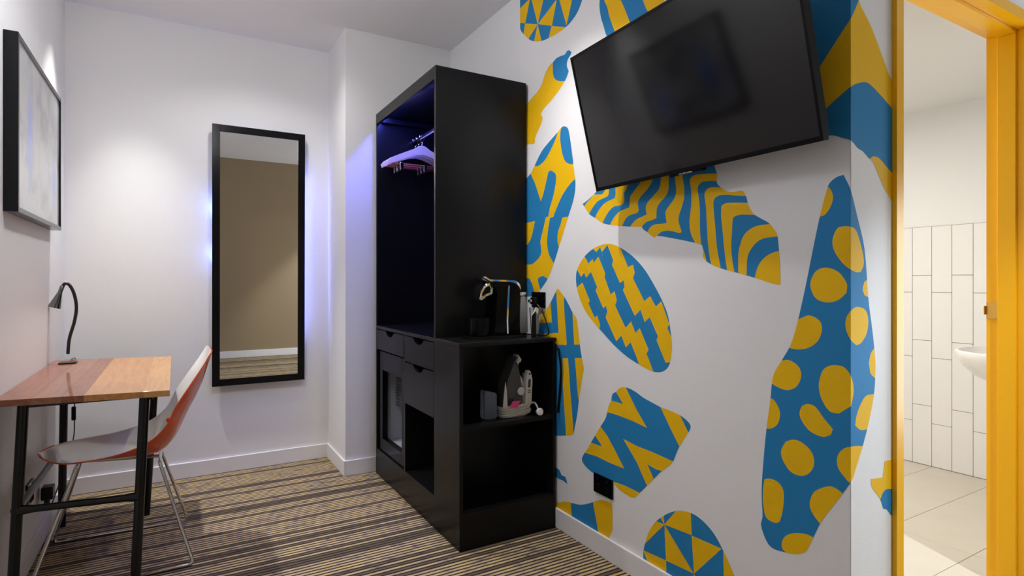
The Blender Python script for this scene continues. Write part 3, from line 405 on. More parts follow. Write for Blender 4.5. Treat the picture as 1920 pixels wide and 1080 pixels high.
  ('y',[(1.3116,1.5338),(1.3275,1.5359),(1.3442,1.538),(1.3602,1.54),(1.3743,1.5416),(1.3858,1.5428),(1.3954,1.5436),(1.4036,1.544),(1.4109,1.5438),(1.4172,1.5429),(1.4223,1.5413),(1.4264,1.5393),(1.4297,1.5372),(1.4323,1.5353),(1.434,1.5335),(1.435,1.5311),(1.4351,1.5275),(1.4341,1.5206),(1.432,1.5117),(1.4297,1.5016),(1.4281,1.4909),(1.4274,1.4794),(1.4272,1.467),(1.4274,1.454),(1.4281,1.4406),(1.4299,1.4263),(1.4326,1.4112),(1.435,1.3963),(1.4362,1.3827),(1.4359,1.3708),(1.4347,1.36),(1.4326,1.3499),(1.4297,1.3402),(1.4259,1.3311),(1.4212,1.3229),(1.4161,1.3146),(1.4109,1.3056),(1.4058,1.2955),(1.4005,1.2848),(1.3951,1.2739),(1.3898,1.2631),(1.3846,1.2526),(1.3794,1.2422),(1.3743,1.2318),(1.3691,1.2215),(1.3668,1.2262),(1.3642,1.2308),(1.3621,1.2357),(1.3614,1.2416),(1.3627,1.249),(1.3653,1.2575),(1.3685,1.2663),(1.3717,1.2747),(1.3749,1.2815),(1.3785,1.2875),(1.3819,1.2945),(1.3846,1.304),(1.3866,1.3174),(1.388,1.3336),(1.3891,1.3504),(1.3898,1.3661),(1.3901,1.3803),(1.3898,1.3939),(1.3896,1.4071),(1.3898,1.4197),(1.3908,1.4321),(1.3922,1.4441),(1.3937,1.4554),(1.3951,1.4657),(1.3966,1.475),(1.3984,1.4834),(1.3996,1.4908),(1.3993,1.4973),(1.3972,1.5026),(1.3938,1.5069),(1.3895,1.5103),(1.3846,1.5129),(1.3795,1.5145),(1.3738,1.5152),(1.3672,1.5152),(1.3589,1.5147),(1.3485,1.5136),(1.3364,1.5117),(1.3237,1.5095),(1.3116,1.5076)]),
  ('y',[(1.285,1.4831),(1.3044,1.486),(1.3201,1.4884),(1.333,1.4901),(1.3437,1.4906),(1.3514,1.4898),(1.3568,1.4878),(1.3607,1.4851),(1.364,1.4821),(1.3666,1.4791),(1.3682,1.4759),(1.369,1.4719),(1.3691,1.4665),(1.3682,1.4584),(1.3663,1.4488),(1.3642,1.4376),(1.3625,1.4249),(1.3614,1.4106),(1.3607,1.3947),(1.36,1.3775),(1.3589,1.3594),(1.3574,1.3396),(1.3557,1.3181),(1.3536,1.2968),(1.3513,1.2778),(1.3485,1.2618),(1.3453,1.2477),(1.342,1.2344),(1.3387,1.2208),(1.2994,1.208),(1.3039,1.227),(1.3085,1.2462),(1.3128,1.2653),(1.3164,1.2841),(1.319,1.3027),(1.3207,1.321),(1.3222,1.339),(1.3238,1.3565),(1.3259,1.3742),(1.3281,1.3919),(1.3301,1.4081),(1.3312,1.4214),(1.3316,1.4301),(1.3315,1.437),(1.3306,1.4425),(1.3288,1.4472),(1.3257,1.4512),(1.3217,1.4541),(1.3169,1.4562),(1.3116,1.4578),(1.3061,1.4589),(1.3002,1.4593),(1.2933,1.4591),(1.285,1.4583),(1.2751,1.4568),(1.2639,1.4546),(1.2517,1.452),(1.2384,1.4495),(1.2238,1.4471),(1.208,1.4446),(1.1919,1.4421),(1.1763,1.4396),(1.1763,1.4677),(1.2037,1.4716),(1.2327,1.4757),(1.2607,1.4797)]),
  ('y',[(1.1508,1.4142),(1.1731,1.4174),(1.1967,1.4208),(1.2193,1.424),(1.2384,1.4264),(1.2522,1.428),(1.2633,1.4291),(1.2724,1.4296),(1.2803,1.4294),(1.2865,1.4283),(1.2909,1.4263),(1.2945,1.4239),(1.2985,1.4217),(1.2989,1.4145),(1.2994,1.4077),(1.2998,1.4),(1.2994,1.3901),(1.2982,1.3772),(1.2963,1.3621),(1.2942,1.3461),(1.2922,1.3302),(1.2905,1.3148),(1.2889,1.2992),(1.2872,1.2833),(1.285,1.2668),(1.2824,1.2495),(1.2794,1.2317),(1.2762,1.2137),(1.2732,1.1958),(1.243,1.1839),(1.246,1.1977),(1.2491,1.2117),(1.2521,1.2255),(1.2545,1.2383),(1.2563,1.2496),(1.2577,1.2597),(1.2587,1.2699),(1.2591,1.2812),(1.2589,1.2943),(1.258,1.3084),(1.2569,1.3225),(1.2559,1.3354),(1.2552,1.3472),(1.2547,1.3584),(1.2538,1.3682),(1.2522,1.3758),(1.2499,1.3798),(1.2469,1.382),(1.2431,1.3831),(1.2384,1.3841),(1.2332,1.3851),(1.2274,1.3857),(1.2203,1.3857),(1.2113,1.3852),(1.1968,1.3836),(1.179,1.3812),(1.1602,1.3785),(1.1424,1.376)]),
  ('y',[(1.0857,1.3457),(1.1023,1.3459),(1.1198,1.3463),(1.1365,1.3464),(1.1508,1.3458),(1.1618,1.3446),(1.1704,1.343),(1.1777,1.3406),(1.185,1.3375),(1.1924,1.3334),(1.1995,1.3285),(1.2058,1.3229),(1.2113,1.3168),(1.2158,1.31),(1.2193,1.3025),(1.2222,1.2948),(1.2248,1.2871),(1.2271,1.2803),(1.229,1.274),(1.2305,1.2666),(1.2316,1.2567),(1.232,1.2422),(1.232,1.2246),(1.2317,1.2058),(1.2316,1.1877),(1.2003,1.1798),(1.2001,1.1966),(1.2001,1.2139),(1.1997,1.2302),(1.1981,1.2441),(1.195,1.2548),(1.1908,1.2633),(1.1859,1.2705),(1.1806,1.2772),(1.1749,1.2836),(1.1685,1.2892),(1.1619,1.2941),(1.155,1.2981),(1.1486,1.301),(1.1424,1.3029),(1.1352,1.3043),(1.1259,1.3054),(1.1136,1.3062),(1.0993,1.3066),(1.0844,1.3068),(1.07,1.307)]),
  ('y',[(1.07,1.2644),(1.0801,1.2628),(1.0904,1.2614),(1.1004,1.2596),(1.1096,1.2573),(1.1178,1.2542),(1.1251,1.2507),(1.1319,1.2467),(1.1383,1.242),(1.1443,1.2366),(1.1499,1.2307),(1.1549,1.2241),(1.1592,1.2167),(1.1629,1.2083),(1.1659,1.199),(1.1682,1.1893),(1.1699,1.1797),(1.1706,1.1704),(1.1706,1.161),(1.1701,1.1517),(1.1699,1.1424),(1.07,1.1437)]),
]),
('r','b',[(1.8992,1.3298),(1.9144,1.3285),(1.931,1.3264),(1.9484,1.3231),(1.9657,1.3185),(1.9832,1.3124),(2.0012,1.305),(2.0188,1.2962),(2.0353,1.2864),(2.0509,1.275),(2.0659,1.2621),(2.0792,1.2486),(2.0898,1.2354),(2.0973,1.2232),(2.1021,1.2113),(2.1048,1.1989),(2.1056,1.1852),(2.1046,1.1696),(2.1016,1.1529),(2.0966,1.1355),(2.0898,1.118),(2.0808,1.1),(2.0699,1.0815),(2.0575,1.0635),(2.0443,1.0471),(2.0299,1.0326),(2.0143,1.0194),(1.9983,1.0072),(1.9828,0.9958),(1.9684,0.9855),(1.9546,0.9764),(1.9401,0.9673),(1.9238,0.957),(1.905,0.9449),(1.8846,0.9316),(1.8638,0.9185),(1.8436,0.9065),(1.8241,0.8959),(1.8047,0.8859),(1.7858,0.8768),(1.7678,0.8688),(1.7509,0.8622),(1.735,0.8566),(1.7192,0.8517),(1.703,0.8468),(1.6856,0.8417),(1.6675,0.8367),(1.6501,0.8323),(1.6346,0.8291),(1.6215,0.8272),(1.6099,0.8262),(1.5992,0.8262),(1.5888,0.8273),(1.5784,0.8296),(1.5683,0.833),(1.559,0.8374),(1.5509,0.8426),(1.544,0.8486),(1.5383,0.8555),(1.5334,0.8634),(1.5292,0.8728),(1.5258,0.8842),(1.5231,0.8974),(1.5212,0.911),(1.5201,0.9238),(1.5197,0.9348),(1.5201,0.945),(1.5212,0.9559),(1.5231,0.9689),(1.5259,0.9854),(1.5294,1.0045),(1.5337,1.0237),(1.5385,1.0407),(1.5437,1.0545),(1.5495,1.0665),(1.556,1.0779),(1.5634,1.0901),(1.5715,1.1031),(1.5804,1.1163),(1.5904,1.1302),(1.6017,1.1451),(1.6149,1.1621),(1.6296,1.1807),(1.6454,1.1993),(1.6615,1.2165),(1.6782,1.2319),(1.6956,1.2463),(1.7134,1.2597),(1.7314,1.272),(1.7501,1.2833),(1.7696,1.2936),(1.7884,1.3026),(1.8051,1.3102),(1.8187,1.316),(1.83,1.3201),(1.8404,1.323),(1.8514,1.3255),(1.8628,1.3277),(1.8741,1.3293),(1.886,1.33)],[
  ('y',[(2.0898,1.1487),(2.0578,1.1656),(2.0044,1.0868),(2.0132,1.073),(1.9699,1.0126),(1.953,1.0242),(1.9321,0.9829),(1.9446,0.9555),(2.0533,1.0026),(2.1272,1.106)]),
  ('y',[(2.1178,1.2417),(2.0991,1.2272),(2.0668,1.1905),(2.0443,1.2096),(2.0309,1.1875),(1.9957,1.2117),(1.953,1.147),(1.9631,1.1309),(1.9115,1.0553),(1.8952,1.069),(1.8847,1.0433),(1.8968,1.0192),(1.8281,0.9233),(1.7976,0.9488),(1.77,0.9036),(1.7408,0.9262),(1.6974,0.8548),(1.689,0.8195),(1.6082,0.8115),(1.6148,0.8271),(1.6514,0.8914),(1.64,0.9069),(1.689,0.9867),(1.7136,0.9654),(1.7386,1.0104),(1.7715,0.9824),(1.8358,1.0711),(1.8242,1.092),(1.8397,1.13),(1.8632,1.1167),(1.9033,1.1894),(1.8992,1.2051),(1.9446,1.2775),(1.9785,1.2518),(1.9828,1.2681),(2.0132,1.2501),(2.0443,1.284),(2.1272,1.2759)]),
  ('y',[(1.9828,1.3518),(1.9785,1.3111),(1.9597,1.2984),(1.9321,1.3178),(1.9213,1.2967),(1.8847,1.3248),(1.8475,1.2584),(1.8553,1.2406),(1.8051,1.1634),(1.7826,1.176),(1.7774,1.1484),(1.7878,1.1358),(1.7171,1.0338),(1.6856,1.0596),(1.6615,1.0126),(1.6346,1.0333),(1.5901,0.9634),(1.5985,0.9486),(1.5509,0.8679),(1.502,0.8806),(1.502,0.9661),(1.525,0.971),(1.5428,0.9984),(1.5323,1.0114),(1.5729,1.0959),(1.6017,1.0749),(1.6313,1.114),(1.6636,1.0941),(1.7278,1.1833),(1.7171,1.2053),(1.7278,1.2374),(1.7568,1.2282),(1.8014,1.305),(1.8051,1.3406)]),
]),
('r','b',[(2.2517,1.1363),(2.2452,1.1329),(2.2389,1.1298),(2.2321,1.1261),(2.2242,1.1208),(2.2136,1.1126),(2.2013,1.1025),(2.1886,1.0915),(2.1765,1.0801),(2.1652,1.0679),(2.154,1.0546),(2.1432,1.0417),(2.1331,1.0303),(2.1236,1.0222),(2.1145,1.0161),(2.1062,1.0091),(2.0992,0.9982),(2.0939,0.9816),(2.0899,0.9612),(2.0863,0.9395),(2.0826,0.9188),(2.0785,0.8991),(2.0743,0.8794),(2.0702,0.8606),(2.0661,0.8436),(2.0617,0.8283),(2.0571,0.8143),(2.0529,0.8021),(2.0498,0.7924),(2.0483,0.7879),(2.0472,0.7848),(2.0467,0.7816),(2.0471,0.7769),(2.0487,0.7698),(2.0511,0.7614),(2.0543,0.7512),(2.0579,0.7383),(2.0628,0.72),(2.0685,0.6979),(2.0745,0.6743),(2.0798,0.6515),(2.0842,0.6295),(2.0881,0.6073),(2.092,0.5855),(2.0965,0.5645),(2.102,0.5436),(2.1082,0.5227),(2.1141,0.5038),(2.1189,0.4889),(2.1213,0.4818),(2.1234,0.4764),(2.1254,0.4716),(2.1274,0.4666),(2.1394,0.4634),(2.1512,0.4602),(2.1635,0.457),(2.1765,0.4535),(2.1902,0.4499),(2.2045,0.4461),(2.2197,0.4421),(2.2364,0.4379),(2.255,0.4334),(2.2754,0.4287),(2.2966,0.4239),(2.3178,0.419),(2.3532,0.4586),(2.3916,0.4981),(2.4266,0.5403),(2.4515,0.5872),(2.4621,0.6431),(2.4624,0.7048),(2.4572,0.7641),(2.4515,0.8128),(2.4452,0.8454),(2.436,0.8706),(2.4259,0.8919),(2.417,0.9131),(2.4094,0.936),(2.4022,0.9583),(2.3956,0.9779),(2.3899,0.9927),(2.3875,0.9976),(2.3849,1.0007),(2.3815,1.0038),(2.3766,1.0081),(2.3648,1.0188),(2.3494,1.0323),(2.3329,1.047),(2.3178,1.0616),(2.3037,1.0769),(2.2897,1.0933),(2.2771,1.1084),(2.2672,1.1201),(2.2624,1.1254),(2.2587,1.1293),(2.2553,1.1326)],[
  ('y',[(2.2548,1.1415),(2.2641,1.1202),(2.261,1.1131),(2.2425,0.9266),(2.3502,0.9128),(2.4584,0.8987),(2.4584,0.8535),(2.1795,0.8741),(2.1765,0.8833),(2.1943,1.0136),(2.2002,1.1003),(2.2242,1.1383)]),
  ('y',[(2.3113,1.0726),(2.2986,0.9725),(2.3899,0.9632),(2.4584,0.9552),(2.4584,1.038)]),
  ('y',[(2.1331,1.0405),(2.1189,0.8819),(2.0417,0.8892),(2.0525,1.0373)]),
  ('y',[(2.2092,0.8088),(2.1678,0.8153),(2.1619,0.7747),(2.1503,0.6735),(2.136,0.5736),(2.1274,0.5073),(2.1246,0.4536),(2.1795,0.4407),(2.1943,0.5622),(2.2062,0.6645),(2.2122,0.7334)]),
  ('y',[(2.1133,0.8215),(2.1076,0.7817),(2.0965,0.689),(2.0854,0.6338),(1.9994,0.6654),(1.9994,0.8346)]),
]),
('r','b',[(1.7823,0.7411),(1.7734,0.7418),(1.7636,0.7417),(1.7534,0.741),(1.7435,0.7399),(1.734,0.7383),(1.7245,0.7361),(1.7151,0.7336),(1.7058,0.7309),(1.6968,0.7279),(1.6881,0.7246),(1.6791,0.7212),(1.6692,0.718),(1.658,0.7152),(1.646,0.7125),(1.6338,0.71),(1.6219,0.7076),(1.6106,0.7052),(1.5996,0.7028),(1.5883,0.7006),(1.5763,0.6987),(1.5628,0.6972),(1.5483,0.6961),(1.5341,0.695),(1.5215,0.6939),(1.5111,0.6928),(1.502,0.6917),(1.4934,0.6904),(1.4846,0.6885),(1.4751,0.6858),(1.4655,0.6824),(1.4564,0.6788),(1.4488,0.6751),(1.4426,0.6715),(1.4375,0.6677),(1.4337,0.6637),(1.4313,0.6596),(1.4306,0.6555),(1.4313,0.6514),(1.4333,0.6468),(1.4363,0.6412),(1.4406,0.6342),(1.4463,0.6262),(1.4526,0.6176),(1.4589,0.6088),(1.4654,0.5997),(1.4722,0.5901),(1.4788,0.5804),(1.4846,0.5713),(1.4893,0.563),(1.4931,0.5552),(1.4966,0.5475),(1.5003,0.5397),(1.5041,0.5315),(1.5079,0.5231),(1.5118,0.515),(1.5162,0.5077),(1.5208,0.5017),(1.5256,0.4966),(1.531,0.4916),(1.5377,0.4858),(1.5463,0.4786),(1.5565,0.4707),(1.5669,0.4625),(1.5763,0.4546),(1.5837,0.4477),(1.59,0.4412),(1.5965,0.4343),(1.6046,0.4259),(1.615,0.4153),(1.627,0.4031),(1.6394,0.3905),(1.6512,0.3785),(1.6625,0.367),(1.6737,0.3556),(1.6842,0.3449),(1.6935,0.3356),(1.7009,0.3281),(1.707,0.3222),(1.7125,0.3169),(1.7183,0.3113),(1.7241,0.3098),(1.7297,0.3082),(1.7359,0.3069),(1.7435,0.3065),(1.7573,0.3073),(1.7745,0.3089),(1.7926,0.3113),(1.8088,0.3144),(1.8216,0.3188),(1.8328,0.3244),(1.8439,0.3298),(1.8564,0.3335),(1.8713,0.3347),(1.8875,0.3343),(1.9041,0.3333),(1.9202,0.3329),(1.9354,0.3328),(1.9504,0.3327),(1.965,0.3331),(1.9793,0.3344),(1.9938,0.3367),(2.0082,0.3398),(2.0216,0.3436),(2.0332,0.3478),(2.0429,0.3525),(2.0512,0.3577),(2.0573,0.3634),(2.0608,0.3694),(2.0611,0.3756),(2.0586,0.3822),(2.0542,0.3892),(2.0489,0.3969),(2.0426,0.4051),(2.0349,0.4138),(2.0264,0.4233),(2.0176,0.4338),(2.0087,0.4457),(1.9993,0.4587),(1.9895,0.4723),(1.9793,0.4861),(1.9684,0.5004),(1.9569,0.5152),(1.9454,0.5298),(1.9347,0.5433),(1.9246,0.5556),(1.9147,0.5671),(1.9059,0.5779),(1.8986,0.5881),(1.8934,0.5978),(1.8897,0.6069),(1.8869,0.6154),(1.8844,0.6231),(1.8824,0.6299),(1.8811,0.6358),(1.8797,0.6414),(1.8774,0.6474),(1.8735,0.6538),(1.8686,0.6603),(1.8637,0.6668),(1.8599,0.6734),(1.8578,0.6801),(1.8569,0.6871),(1.8557,0.6937),(1.853,0.6995),(1.8481,0.7041),(1.8418,0.7078),(1.8351,0.7112),(1.829,0.7148),(1.8238,0.7191),(1.8191,0.7236),(1.8142,0.7279),(1.8088,0.7316),(1.8029,0.7347),(1.7967,0.7375),(1.7899,0.7397)],[
  ('y',[(1.8304,0.7137),(1.7856,0.6712),(1.8564,0.6726),(1.9129,0.6732),(1.9129,0.6185),(1.8222,0.6196),(1.7308,0.6141),(1.6483,0.6041),(1.7058,0.6622),(1.7725,0.744),(1.8088,0.7494),(1.8495,0.7205)]),
  ('y',[(1.9311,0.5488),(1.8844,0.5177),(1.829,0.4631),(1.779,0.4098),(1.8774,0.4095),(1.9569,0.4138),(2.041,0.4076),(2.0569,0.4459),(1.9945,0.4634),(1.9165,0.4647),(1.9703,0.5024)]),
  ('y',[(1.7856,0.5296),(1.7058,0.5205),(1.6219,0.5184),(1.5109,0.5111),(1.5377,0.4697),(1.5651,0.4598),(1.5989,0.4584),(1.6483,0.4642),(1.6132,0.4192),(1.6103,0.4076),(1.6453,0.3761),(1.7058,0.4561)]),
  ('y',[(1.5808,0.7028),(1.4846,0.6932),(1.4388,0.629),(1.481,0.5703),(1.5269,0.6288)]),
  ('y',[(1.853,0.3368),(1.7757,0.3424),(1.6813,0.3403),(1.7058,0.3016),(1.7435,0.2891),(1.8088,0.3032),(1.8703,0.3156)]),
]),
('r','b',[(2.2383,0.1198),(2.2254,0.1247),(2.2163,0.1298),(2.2081,0.1346),(2.1978,0.1389),(2.185,0.1423),(2.1711,0.1453),(2.1566,0.148),(2.1417,0.1509),(2.1264,0.1537),(2.1105,0.1563),(2.0944,0.1593),(2.0787,0.1633),(2.0632,0.1685),(2.0477,0.1746),(2.0326,0.1812),(2.0183,0.1878),(2.0051,0.1945),(1.9926,0.2015),(1.9805,0.2084),(1.9684,0.2147),(1.9562,0.2207),(1.9441,0.2264),(1.9321,0.2316),(1.9202,0.2358),(1.9077,0.239),(1.895,0.2414),(1.8831,0.2429),(1.8735,0.2436),(1.8663,0.2439),(1.8607,0.2437),(1.8568,0.2419),(1.8545,0.2375),(1.8527,0.2219),(1.8521,0.1999),(1.8521,0.1771),(1.8523,0.1592),(1.8521,0.1497),(1.8521,0.1424),(1.8527,0.1359),(1.8545,0.1287),(1.8578,0.121),(1.8622,0.1135),(1.8676,0.1049),(1.8735,0.0941),(1.8804,0.0801),(1.8882,0.0637),(1.8964,0.0463),(1.9045,0.0293),(1.9406,0.0131),(1.9753,-0.0036),(2.0158,-0.0206),(2.0699,-0.0375),(2.1638,-0.0596),(2.2872,-0.0852),(2.4312,-0.1139),(2.5831,-0.1448),(2.5831,0.024),(2.4827,0.0517),(2.3833,0.079),(2.2982,0.1026)],[
  ('y',[(2.6073,0.0349),(2.1463,0.1614),(2.1371,0.0908),(2.1144,0.0311),(2.1054,-0.0734),(2.6073,-0.2797)]),
  ('y',[(1.9865,0.2243),(1.9807,0.2003),(1.9441,0.0899),(1.9281,-0.0006),(1.8137,0.0465),(1.8137,0.2903)]),
]),
('r','b',[(2.2413,0.2768),(2.2325,0.2725),(2.227,0.2662),(2.2225,0.2599),(2.217,0.2556),(2.2099,0.2548),(2.2023,0.2561),(2.1949,0.2571),(2.1883,0.2557),(2.1829,0.2507),(2.1783,0.2436),(2.174,0.2356),(2.1695,0.2281),(2.179,0.2296),(2.1886,0.2312),(2.1982,0.2325),(2.2074,0.2333),(2.2154,0.2333),(2.2227,0.2326),(2.2308,0.2319),(2.2413,0.2316),(2.2552,0.2322),(2.2716,0.2331),(2.289,0.2343),(2.3062,0.2354),(2.3062,0.2757),(2.2888,0.2765),(2.2709,0.2776),(2.2545,0.2781)],[
]),
('r','b',[(1.6675,0.0827),(1.6683,0.089),(1.6691,0.0953),(1.6696,0.1019),(1.6695,0.1088),(1.6687,0.1164),(1.6674,0.1243),(1.6657,0.1325),(1.6637,0.1408),(1.6614,0.1489),(1.6588,0.1571),(1.6558,0.1656),(1.6523,0.1747),(1.6484,0.1847),(1.6441,0.1953),(1.6392,0.206),(1.6336,0.2165),(1.6271,0.2268),(1.6199,0.237),(1.6122,0.2469),(1.6041,0.2564),(1.5957,0.2654),(1.5869,0.2739),(1.5777,0.2821),(1.5682,0.2901),(1.5581,0.2981),(1.5476,0.306),(1.5369,0.3134),(1.5264,0.3202),(1.5162,0.3262),(1.5061,0.3316),(1.496,0.3364),(1.4861,0.3404),(1.476,0.3438),(1.466,0.3465),(1.4562,0.3486),(1.447,0.3502),(1.4386,0.3513),(1.4307,0.3518),(1.4231,0.3518),(1.4154,0.3514),(1.4078,0.3507),(1.4003,0.3495),(1.3927,0.3478),(1.3847,0.3454),(1.3759,0.3424),(1.3666,0.3387),(1.3574,0.3345),(1.3488,0.3299),(1.341,0.3252),(1.3338,0.3201),(1.3268,0.3145),(1.3197,0.3081),(1.3125,0.3005),(1.3051,0.2921),(1.2981,0.2835),(1.2914,0.2752),(1.2855,0.2677),(1.28,0.2606),(1.2747,0.2533),(1.2693,0.2455),(1.2636,0.2371),(1.2577,0.2284),(1.2522,0.2192),(1.2476,0.2095),(1.2434,0.1997),(1.2396,0.1898),(1.2371,0.1785),(1.2369,0.1649),(1.24,0.1479),(1.2456,0.1282),(1.2522,0.1073),(1.2584,0.0869),(1.2922,0.0682),(1.3266,0.0479),(1.363,0.029),(1.403,0.015),(1.4513,0.0068),(1.5065,0.0031),(1.5606,0.0033),(1.6041,0.0069),(1.6315,0.0159),(1.6474,0.0299),(1.6564,0.0451),(1.6637,0.0574),(1.6674,0.064),(1.6681,0.0703),(1.6676,0.0764)],[
  ('y',[(1.5576,0.2642),(1.6004,0.2617),(1.6485,0.2296),(1.6752,0.1497),(1.6591,0.1528)]),
  ('y',[(1.5576,0.2642),(1.5781,0.2814),(1.5753,0.298),(1.5611,0.3004)]),
  ('y',[(1.5576,0.2642),(1.5021,0.3324),(1.4994,0.3447),(1.4311,0.368),(1.4305,0.3535),(1.4264,0.2744)]),
  ('y',[(1.5576,0.2642),(1.5489,0.1338),(1.417,0.143)]),
  ('y',[(1.4264,0.2731),(1.2976,0.2785),(1.4154,0.1437)]),
  ('y',[(1.6714,0.1229),(1.5489,0.1338),(1.5454,0.0468),(1.6041,0.0201),(1.6448,0.0896),(1.6656,0.1144)]),
  ('y',[(1.2914,0.2798),(1.2055,0.3144),(1.2055,0.1353),(1.2831,0.0975),(1.29,0.2321)]),
  ('y',[(1.4154,0.1425),(1.4406,0.0822),(1.3847,0.108)]),
]),
('r','b',[(0.8925,1.4614),(0.8974,1.4607),(0.9024,1.4602),(0.9073,1.4594),(0.9121,1.4578),(0.917,1.4554),(0.922,1.4523),(0.9267,1.4488),(0.9305,1.445),(0.9332,1.4415),(0.9351,1.438),(0.9366,1.4337),(0.9385,1.4279),(0.9424,1.4156),(0.9471,1.3999),(0.9522,1.3816),(0.9574,1.3616),(0.9627,1.3393),(0.9683,1.3144),(0.9739,1.2882),(0.9796,1.262),(0.9851,1.2357),(0.9906,1.2089),(0.9963,1.1818),(1.0022,1.1546),(1.0086,1.1261),(1.0154,1.0968),(1.0221,1.0687),(1.0283,1.0444),(1.0338,1.025),(1.0387,1.0091),(1.0436,0.9953),(1.0492,0.9819),(1.0555,0.969),(1.0623,0.9574),(1.0694,0.9461),(1.0766,0.9342),(1.0843,0.922),(1.0924,0.9098),(1.1,0.8967),(1.1061,0.8819),(1.1099,0.865),(1.112,0.8466),(1.1137,0.8271),(1.1159,0.8067),(1.1191,0.7851),(1.1225,0.7623),(1.126,0.7389),(1.1292,0.7151),(1.132,0.6911),(1.1347,0.6666),(1.1371,0.6419),(1.1393,0.6173),(1.1415,0.5924),(1.1435,0.5672),(1.1452,0.5426),(1.1461,0.5197),(1.1457,0.4979),(1.1445,0.4771),(1.1431,0.4585),(1.1427,0.443),(1.144,0.4333),(1.1463,0.4259),(1.1483,0.419),(1.1481,0.4111),(1.1452,0.4009),(1.1404,0.3896),(1.1348,0.3789),(1.1292,0.3704),(1.1242,0.3645),(1.1191,0.3603),(1.1133,0.3576),(1.1061,0.356),(1.0967,0.3559),(1.0858,0.3572),(1.0747,0.3592),(1.0644,0.3612),(1.0553,0.3627),(1.0467,0.3643),(1.0385,0.3664),(1.0305,0.3694),(1.0225,0.3732),(1.0145,0.3778),(1.0071,0.3833),(1.0007,0.39),(0.9957,0.3975),(0.9919,0.4058),(0.9881,0.4156),(0.9832,0.4274),(0.977,0.4421),(0.9699,0.4591),(0.9625,0.4766),(0.9548,0.4929),(0.9472,0.5067),(0.9395,0.5193),(0.9312,0.5323),(0.9218,0.5475),(0.9101,0.5664),(0.8968,0.5876),(0.8842,0.6083),(0.8744,0.626),(0.8686,0.6385),(0.8654,0.648),(0.8629,0.6579),(0.8591,0.6719),(0.8534,0.6918),(0.8469,0.7153),(0.8403,0.7405),(0.8343,0.7653),(0.8287,0.7906),(0.8233,0.8168),(0.8186,0.8423),(0.8149,0.8654),(0.8125,0.8858),(0.8112,0.9044),(0.8105,0.9213),(0.8101,0.9365),(0.8098,0.9488),(0.81,0.9585),(0.8104,0.9682),(0.8113,0.9802),(0.8126,0.9952),(0.8143,1.012),(0.8162,1.0298),(0.8183,1.0481),(0.8205,1.0658),(0.8228,1.0834),(0.8253,1.103),(0.8277,1.1264),(0.8299,1.1559),(0.8319,1.1899),(0.8342,1.2244),(0.8372,1.2551),(0.8414,1.2809),(0.8464,1.3041),(0.8517,1.3256),(0.8566,1.3463),(0.861,1.3665),(0.8653,1.3856),(0.8695,1.4033),(0.8739,1.4189),(0.8784,1.4316),(0.8831,1.442),(0.8878,1.4514)],[
  ('y',[(0.9358,1.4354),(0.9328,1.4326),(0.9299,1.4291),(0.9273,1.4252),(0.9252,1.4208),(0.9235,1.416),(0.9222,1.4108),(0.9214,1.4052),(0.9215,1.3995),(0.9227,1.3934),(0.9248,1.3868),(0.9275,1.3804),(0.9305,1.3745),(0.9339,1.3691),(0.9379,1.364),(0.9422,1.3595),(0.9466,1.3563),(0.9511,1.3547),(0.9559,1.3543),(0.9608,1.3545),(0.9657,1.3545),(0.9677,1.366),(0.9702,1.3777),(0.9718,1.3893),(0.9712,1.4004),(0.9676,1.4108),(0.9619,1.4207),(0.9554,1.4303),(0.9493,1.4399),(0.9458,1.439),(0.9424,1.4383),(0.939,1.4372)]),
  ('y',[(0.8966,1.3205),(0.8907,1.3208),(0.8839,1.3205),(0.8772,1.3194),(0.8714,1.3174),(0.8669,1.3149),(0.863,1.3119),(0.8597,1.3075),(0.8566,1.3012),(0.8526,1.2893),(0.8485,1.274),(0.8448,1.2584),(0.842,1.2454),(0.8404,1.2359),(0.8395,1.2282),(0.8393,1.2216),(0.8396,1.2155),(0.8408,1.2098),(0.8426,1.205),(0.8448,1.2004),(0.8469,1.1957),(0.8502,1.1953),(0.8535,1.1947),(0.8571,1.1946),(0.8615,1.1959),(0.868,1.1993),(0.8758,1.2041),(0.8839,1.21),(0.8915,1.2168),(0.8987,1.225),(0.906,1.2346),(0.9124,1.2445),(0.9173,1.2538),(0.9205,1.2621),(0.9222,1.2701),(0.9229,1.2777),(0.9226,1.2852),(0.9212,1.2929),(0.9186,1.3006),(0.9155,1.3076),(0.9121,1.313),(0.9088,1.3166),(0.9053,1.3187),(0.9013,1.3199)]),
  ('y',[(0.9385,1.2091),(0.9307,1.2077),(0.9224,1.2052),(0.9143,1.2015),(0.9069,1.1966),(0.9,1.19),(0.8934,1.1819),(0.8878,1.1734),(0.8839,1.1657),(0.8823,1.159),(0.8825,1.1527),(0.8834,1.1465),(0.8839,1.1402),(0.8894,1.1347),(0.8949,1.1289),(0.9006,1.1236),(0.9069,1.1192),(0.9142,1.1159),(0.9221,1.1134),(0.9303,1.1118),(0.9385,1.1115),(0.947,1.1125),(0.9558,1.1147),(0.9642,1.1181),(0.9712,1.1228),(0.9768,1.1294),(0.9814,1.1377),(0.9848,1.1466),(0.9869,1.1547),(0.9875,1.1619),(0.9867,1.1688),(0.9848,1.1754),(0.9824,1.1816),(0.9793,1.1876),(0.9754,1.1935),(0.9709,1.1987),(0.9657,1.2028),(0.9597,1.2058),(0.953,1.2081),(0.9459,1.2092)]),
